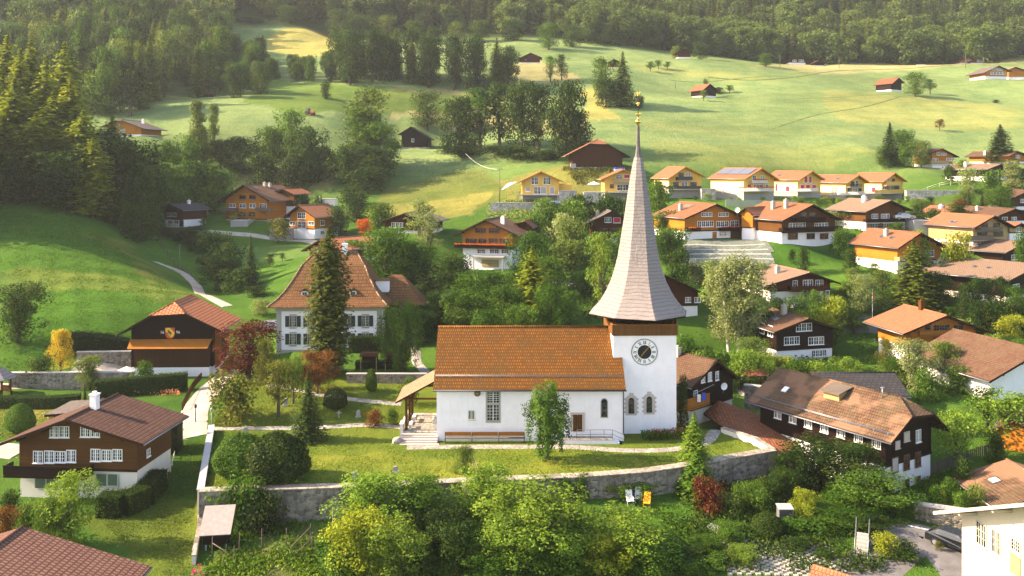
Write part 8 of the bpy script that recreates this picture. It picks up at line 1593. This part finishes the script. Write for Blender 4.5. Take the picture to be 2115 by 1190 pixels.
cover('hillside_growth','wild herbs on the steep slope below the leftmost yellow house',[(1010,425),(1230,405),(1250,450),(1100,470),(1000,450)],9000,.5,'silver',150,.8)
cover('hillside_growth','dry herbs on the slope above the two left yellow houses',[(1160,352),(1330,352),(1330,372),(1190,385)],6000,.5,'olive',190,.8)
cover('rockery_plants','low plants of the rockery beside the curved road',[(1890,1000),(1990,960),(2040,1050),(1930,1070)],5000,.22,'mid2',60,.5)
cover('garden_plants','mixed garden plants around the black timber chalet',[(1560,745),(1760,745),(1780,800),(1600,790)],7000,.3,'mid',100,.6)
cover('garden_plants','mixed garden plants below the broad orange roofed chalet',[(1780,700),(2060,760),(2060,830),(1700,800)],9000,.3,'mid2',100,.6)
cover('ferns','undergrowth on the banks between the upper right chalets',[(1740,480),(1990,470),(2115,520),(1980,560),(1740,540)],9000,.4,'mid',120,.6)
cover('undergrowth','green undergrowth between manor wood and the spire',[(760,560),(1280,540),(1280,670),(880,670)],22000,.4,'dk2',100,1.0)
cover('rose_bed','long bed of pink roses behind the large brown chalet',[(215,806),(368,803),(372,818),(215,820)],1600,.22,(.5,.2,.16),80,.6,cat='flower bed')
cover('flower_bed','dark green and red flowering bed at the foot of the tower',[(13.6,89.9),(18.6,90.6),(19.4,91.6),(18.2,92.0),(13.4,91.4)],2600,.2,'mid',60,.75,world=True,cat='flower bed')
cover('red_blossoms','red blossoms on top of the bed at the tower foot',[(14.6,90.2),(18.6,90.9),(19.2,91.5),(18.0,91.8),(14.4,91.2)],500,.2,(.42,.05,.06),60,.95,world=True,cat='flowers')
cover('pink_flowers','bright pink flowers at the bottom of the garden wall',[(395,1180),(415,1176),(425,1200),(395,1205)],90,.14,(.7,.03,.3),60,.6,cat='flowers')
cover('yellow_flowers','yellow flowers in the rockery by the road',[(1935,1022),(1950,1020),(1955,1034),(1938,1036)],160,.2,(.8,.5,.02),60,.6,cat='flowers')
cover('vine_leaves','green vine on the front of the large honey timber chalet',[(485,452),(528,452),(528,458),(485,458)],400,.4,'yg',180,2.2)
for (lab,poly,n,sz,cl) in (('short grass tufts on the churchyard lawn',[(440,890),(900,930),(1500,930),(1590,930),(1330,968),(800,998),(430,1010)],30000,.13,(.11,.18,.022)),
  ('grass tufts on the upper churchyard lawn',[(470,800),(830,790),(835,878),(440,880)],14000,.14,(.12,.165,.028)),
  ('grass tufts on the left hill meadow',[(-40,400),(200,465),(470,650),(250,725),(-40,780)],60000,.22,(.055,.135,.016)),
  ('grass tufts on the mown slope right of the large brown chalet',[(200,1070),(330,1040),(350,920),(425,910),(405,1190),(330,1190)],15000,.13,(.09,.13,.025)),
  ('grass tufts on the orchard grass at the right',[(1930,850),(2115,830),(2115,950),(1930,950)],9000,.14,(.08,.13,.025)),
  ('grass tufts on the meadow behind the large brown chalet',[(-40,825),(190,820),(210,860),(60,905),(-40,905)],9000,.18,(.17,.19,.05))):
    cover('lawn_grass',lab,poly,n,sz,cl,60,.05,cat='grass',up=.9)
for (lab,pp,wd,y0_) in (('ditch',[(1462,160),(1560,166),(1640,160),(1740,146),(1900,140),(2115,122)],1.6,300),('ditch',[(1590,268),(1680,240),(1780,222),(1860,200)],1.0,250),('ditch',[(1590,207),(1700,203),(1800,197),(1870,195)],.8,300),('ditch',[(1380,165),(1480,168),(1600,158)],.8,300)):
    strip(lab,pp,wd,plain('ditch_grass',(.09,.12,.035),.95,.4,.4,.05),y0_,.06)
# checker paver slope
random.seed(5); pv_=[] ; mb=MB(); cx,cy,cz=at(1595,69.2)
for i in range(26):
    for j in range(20):
        if (i+j)%2: continue
        X=cx-4+i*.36+j*.02; Yy=cy-2.6+j*.30; mb.box(X-cx-.17,X-cx+.17,Yy-cy-.14,Yy-cy+.14,gz(X,Yy)-cz-.1,gz(X,Yy)-cz+.10+random.uniform(-.02,.02))
o=mb.build('paver_slope',M['beige']); o.location=(cx,cy,cz); tag(o,kind='structure')
# check of the labels
for o in col.objects:
    if o.parent is None and 'label' in o.keys():
        n=len(o['label'].split()); 
        if n>16 or n<4: print('LABEL',n,o['label'])
seen={}
for o in col.objects:
    if o.parent is None and 'label' in o.keys(): seen.setdefault(o['label'],[]).append(o)
for k,v in seen.items():
    if len(v)>1 and any('group' not in q.keys() for q in v): print('DUP',len(v),k)
# ------------------------------------------------------------------ air, light, camera
mb=MB(); mb.box(-575,580,-90,915,float(TZ.min())-1.0,float(TZ.max())+4); hz=mb.build('haze',[]) ; tag(hz,kind='stuff')
t=NT('air'); pv=t.n('VolumePrincipled'); pv.inputs['Color'].default_value=(.92,.95,1,1); pv.inputs['Density'].default_value=HAZE; pv.inputs['Anisotropy'].default_value=.2
o=t.n('OutputMaterial'); t.l(pv.outputs[0],o.inputs['Volume']); hz.data.materials.append(t.m)
SD=Vector((-.90,.02,.55)).normalized()
elev=math.asin(SD.z); azi=math.atan2(SD.x,SD.y)
w=bpy.data.worlds.new('World'); sc.world=w; w.use_nodes=True; nt=w.node_tree; nt.nodes.clear()
sk=nt.nodes.new('ShaderNodeTexSky'); sk.sky_type='NISHITA'; sk.sun_disc=False; sk.sun_elevation=elev; sk.sun_rotation=azi; sk.altitude=800; sk.air_density=1.0; sk.dust_density=2.5; sk.ozone_density=1.0
bg=nt.nodes.new('ShaderNodeBackground'); bg.inputs[1].default_value=.15; ou=nt.nodes.new('ShaderNodeOutputWorld'); nt.links.new(sk.outputs[0],bg.inputs[0]); nt.links.new(bg.outputs[0],ou.inputs[0])
sl=bpy.data.lights.new('sun','SUN'); sl.energy=5.0; sl.angle=R(.55); sl.color=(1,.86,.68); so=bpy.data.objects.new('sun',sl); col.objects.link(so)
so.rotation_euler=SD.to_track_quat('Z','Y').to_euler(); so.location=(-60,20,80)
cam=bpy.data.cameras.new('camera'); co=bpy.data.objects.new('camera',cam); col.objects.link(co); co.location=(0,0,CZ); co.rotation_euler=(R(90),0,0)
cam.sensor_width=36; cam.lens=F/2115*36; cam.shift_y=-(595-VH)/2115; cam.clip_end=3000; cam.clip_start=.5; sc.camera=co
sc.view_settings.view_transform='Standard'; sc.view_settings.look='None'; sc.view_settings.exposure=EXPO; sc.view_settings.gamma=1; sc.view_settings.use_curve_mapping=False
sc.render.engine='CYCLES'; sc.cycles.max_bounces=6; sc.cycles.diffuse_bounces=3; sc.cycles.transmission_bounces=3; sc.cycles.volume_bounces=1; sc.cycles.transparent_max_bounces=4
sc.view_settings.use_white_balance=True; sc.view_settings.white_balance_temperature=7300; sc.view_settings.white_balance_tint=14
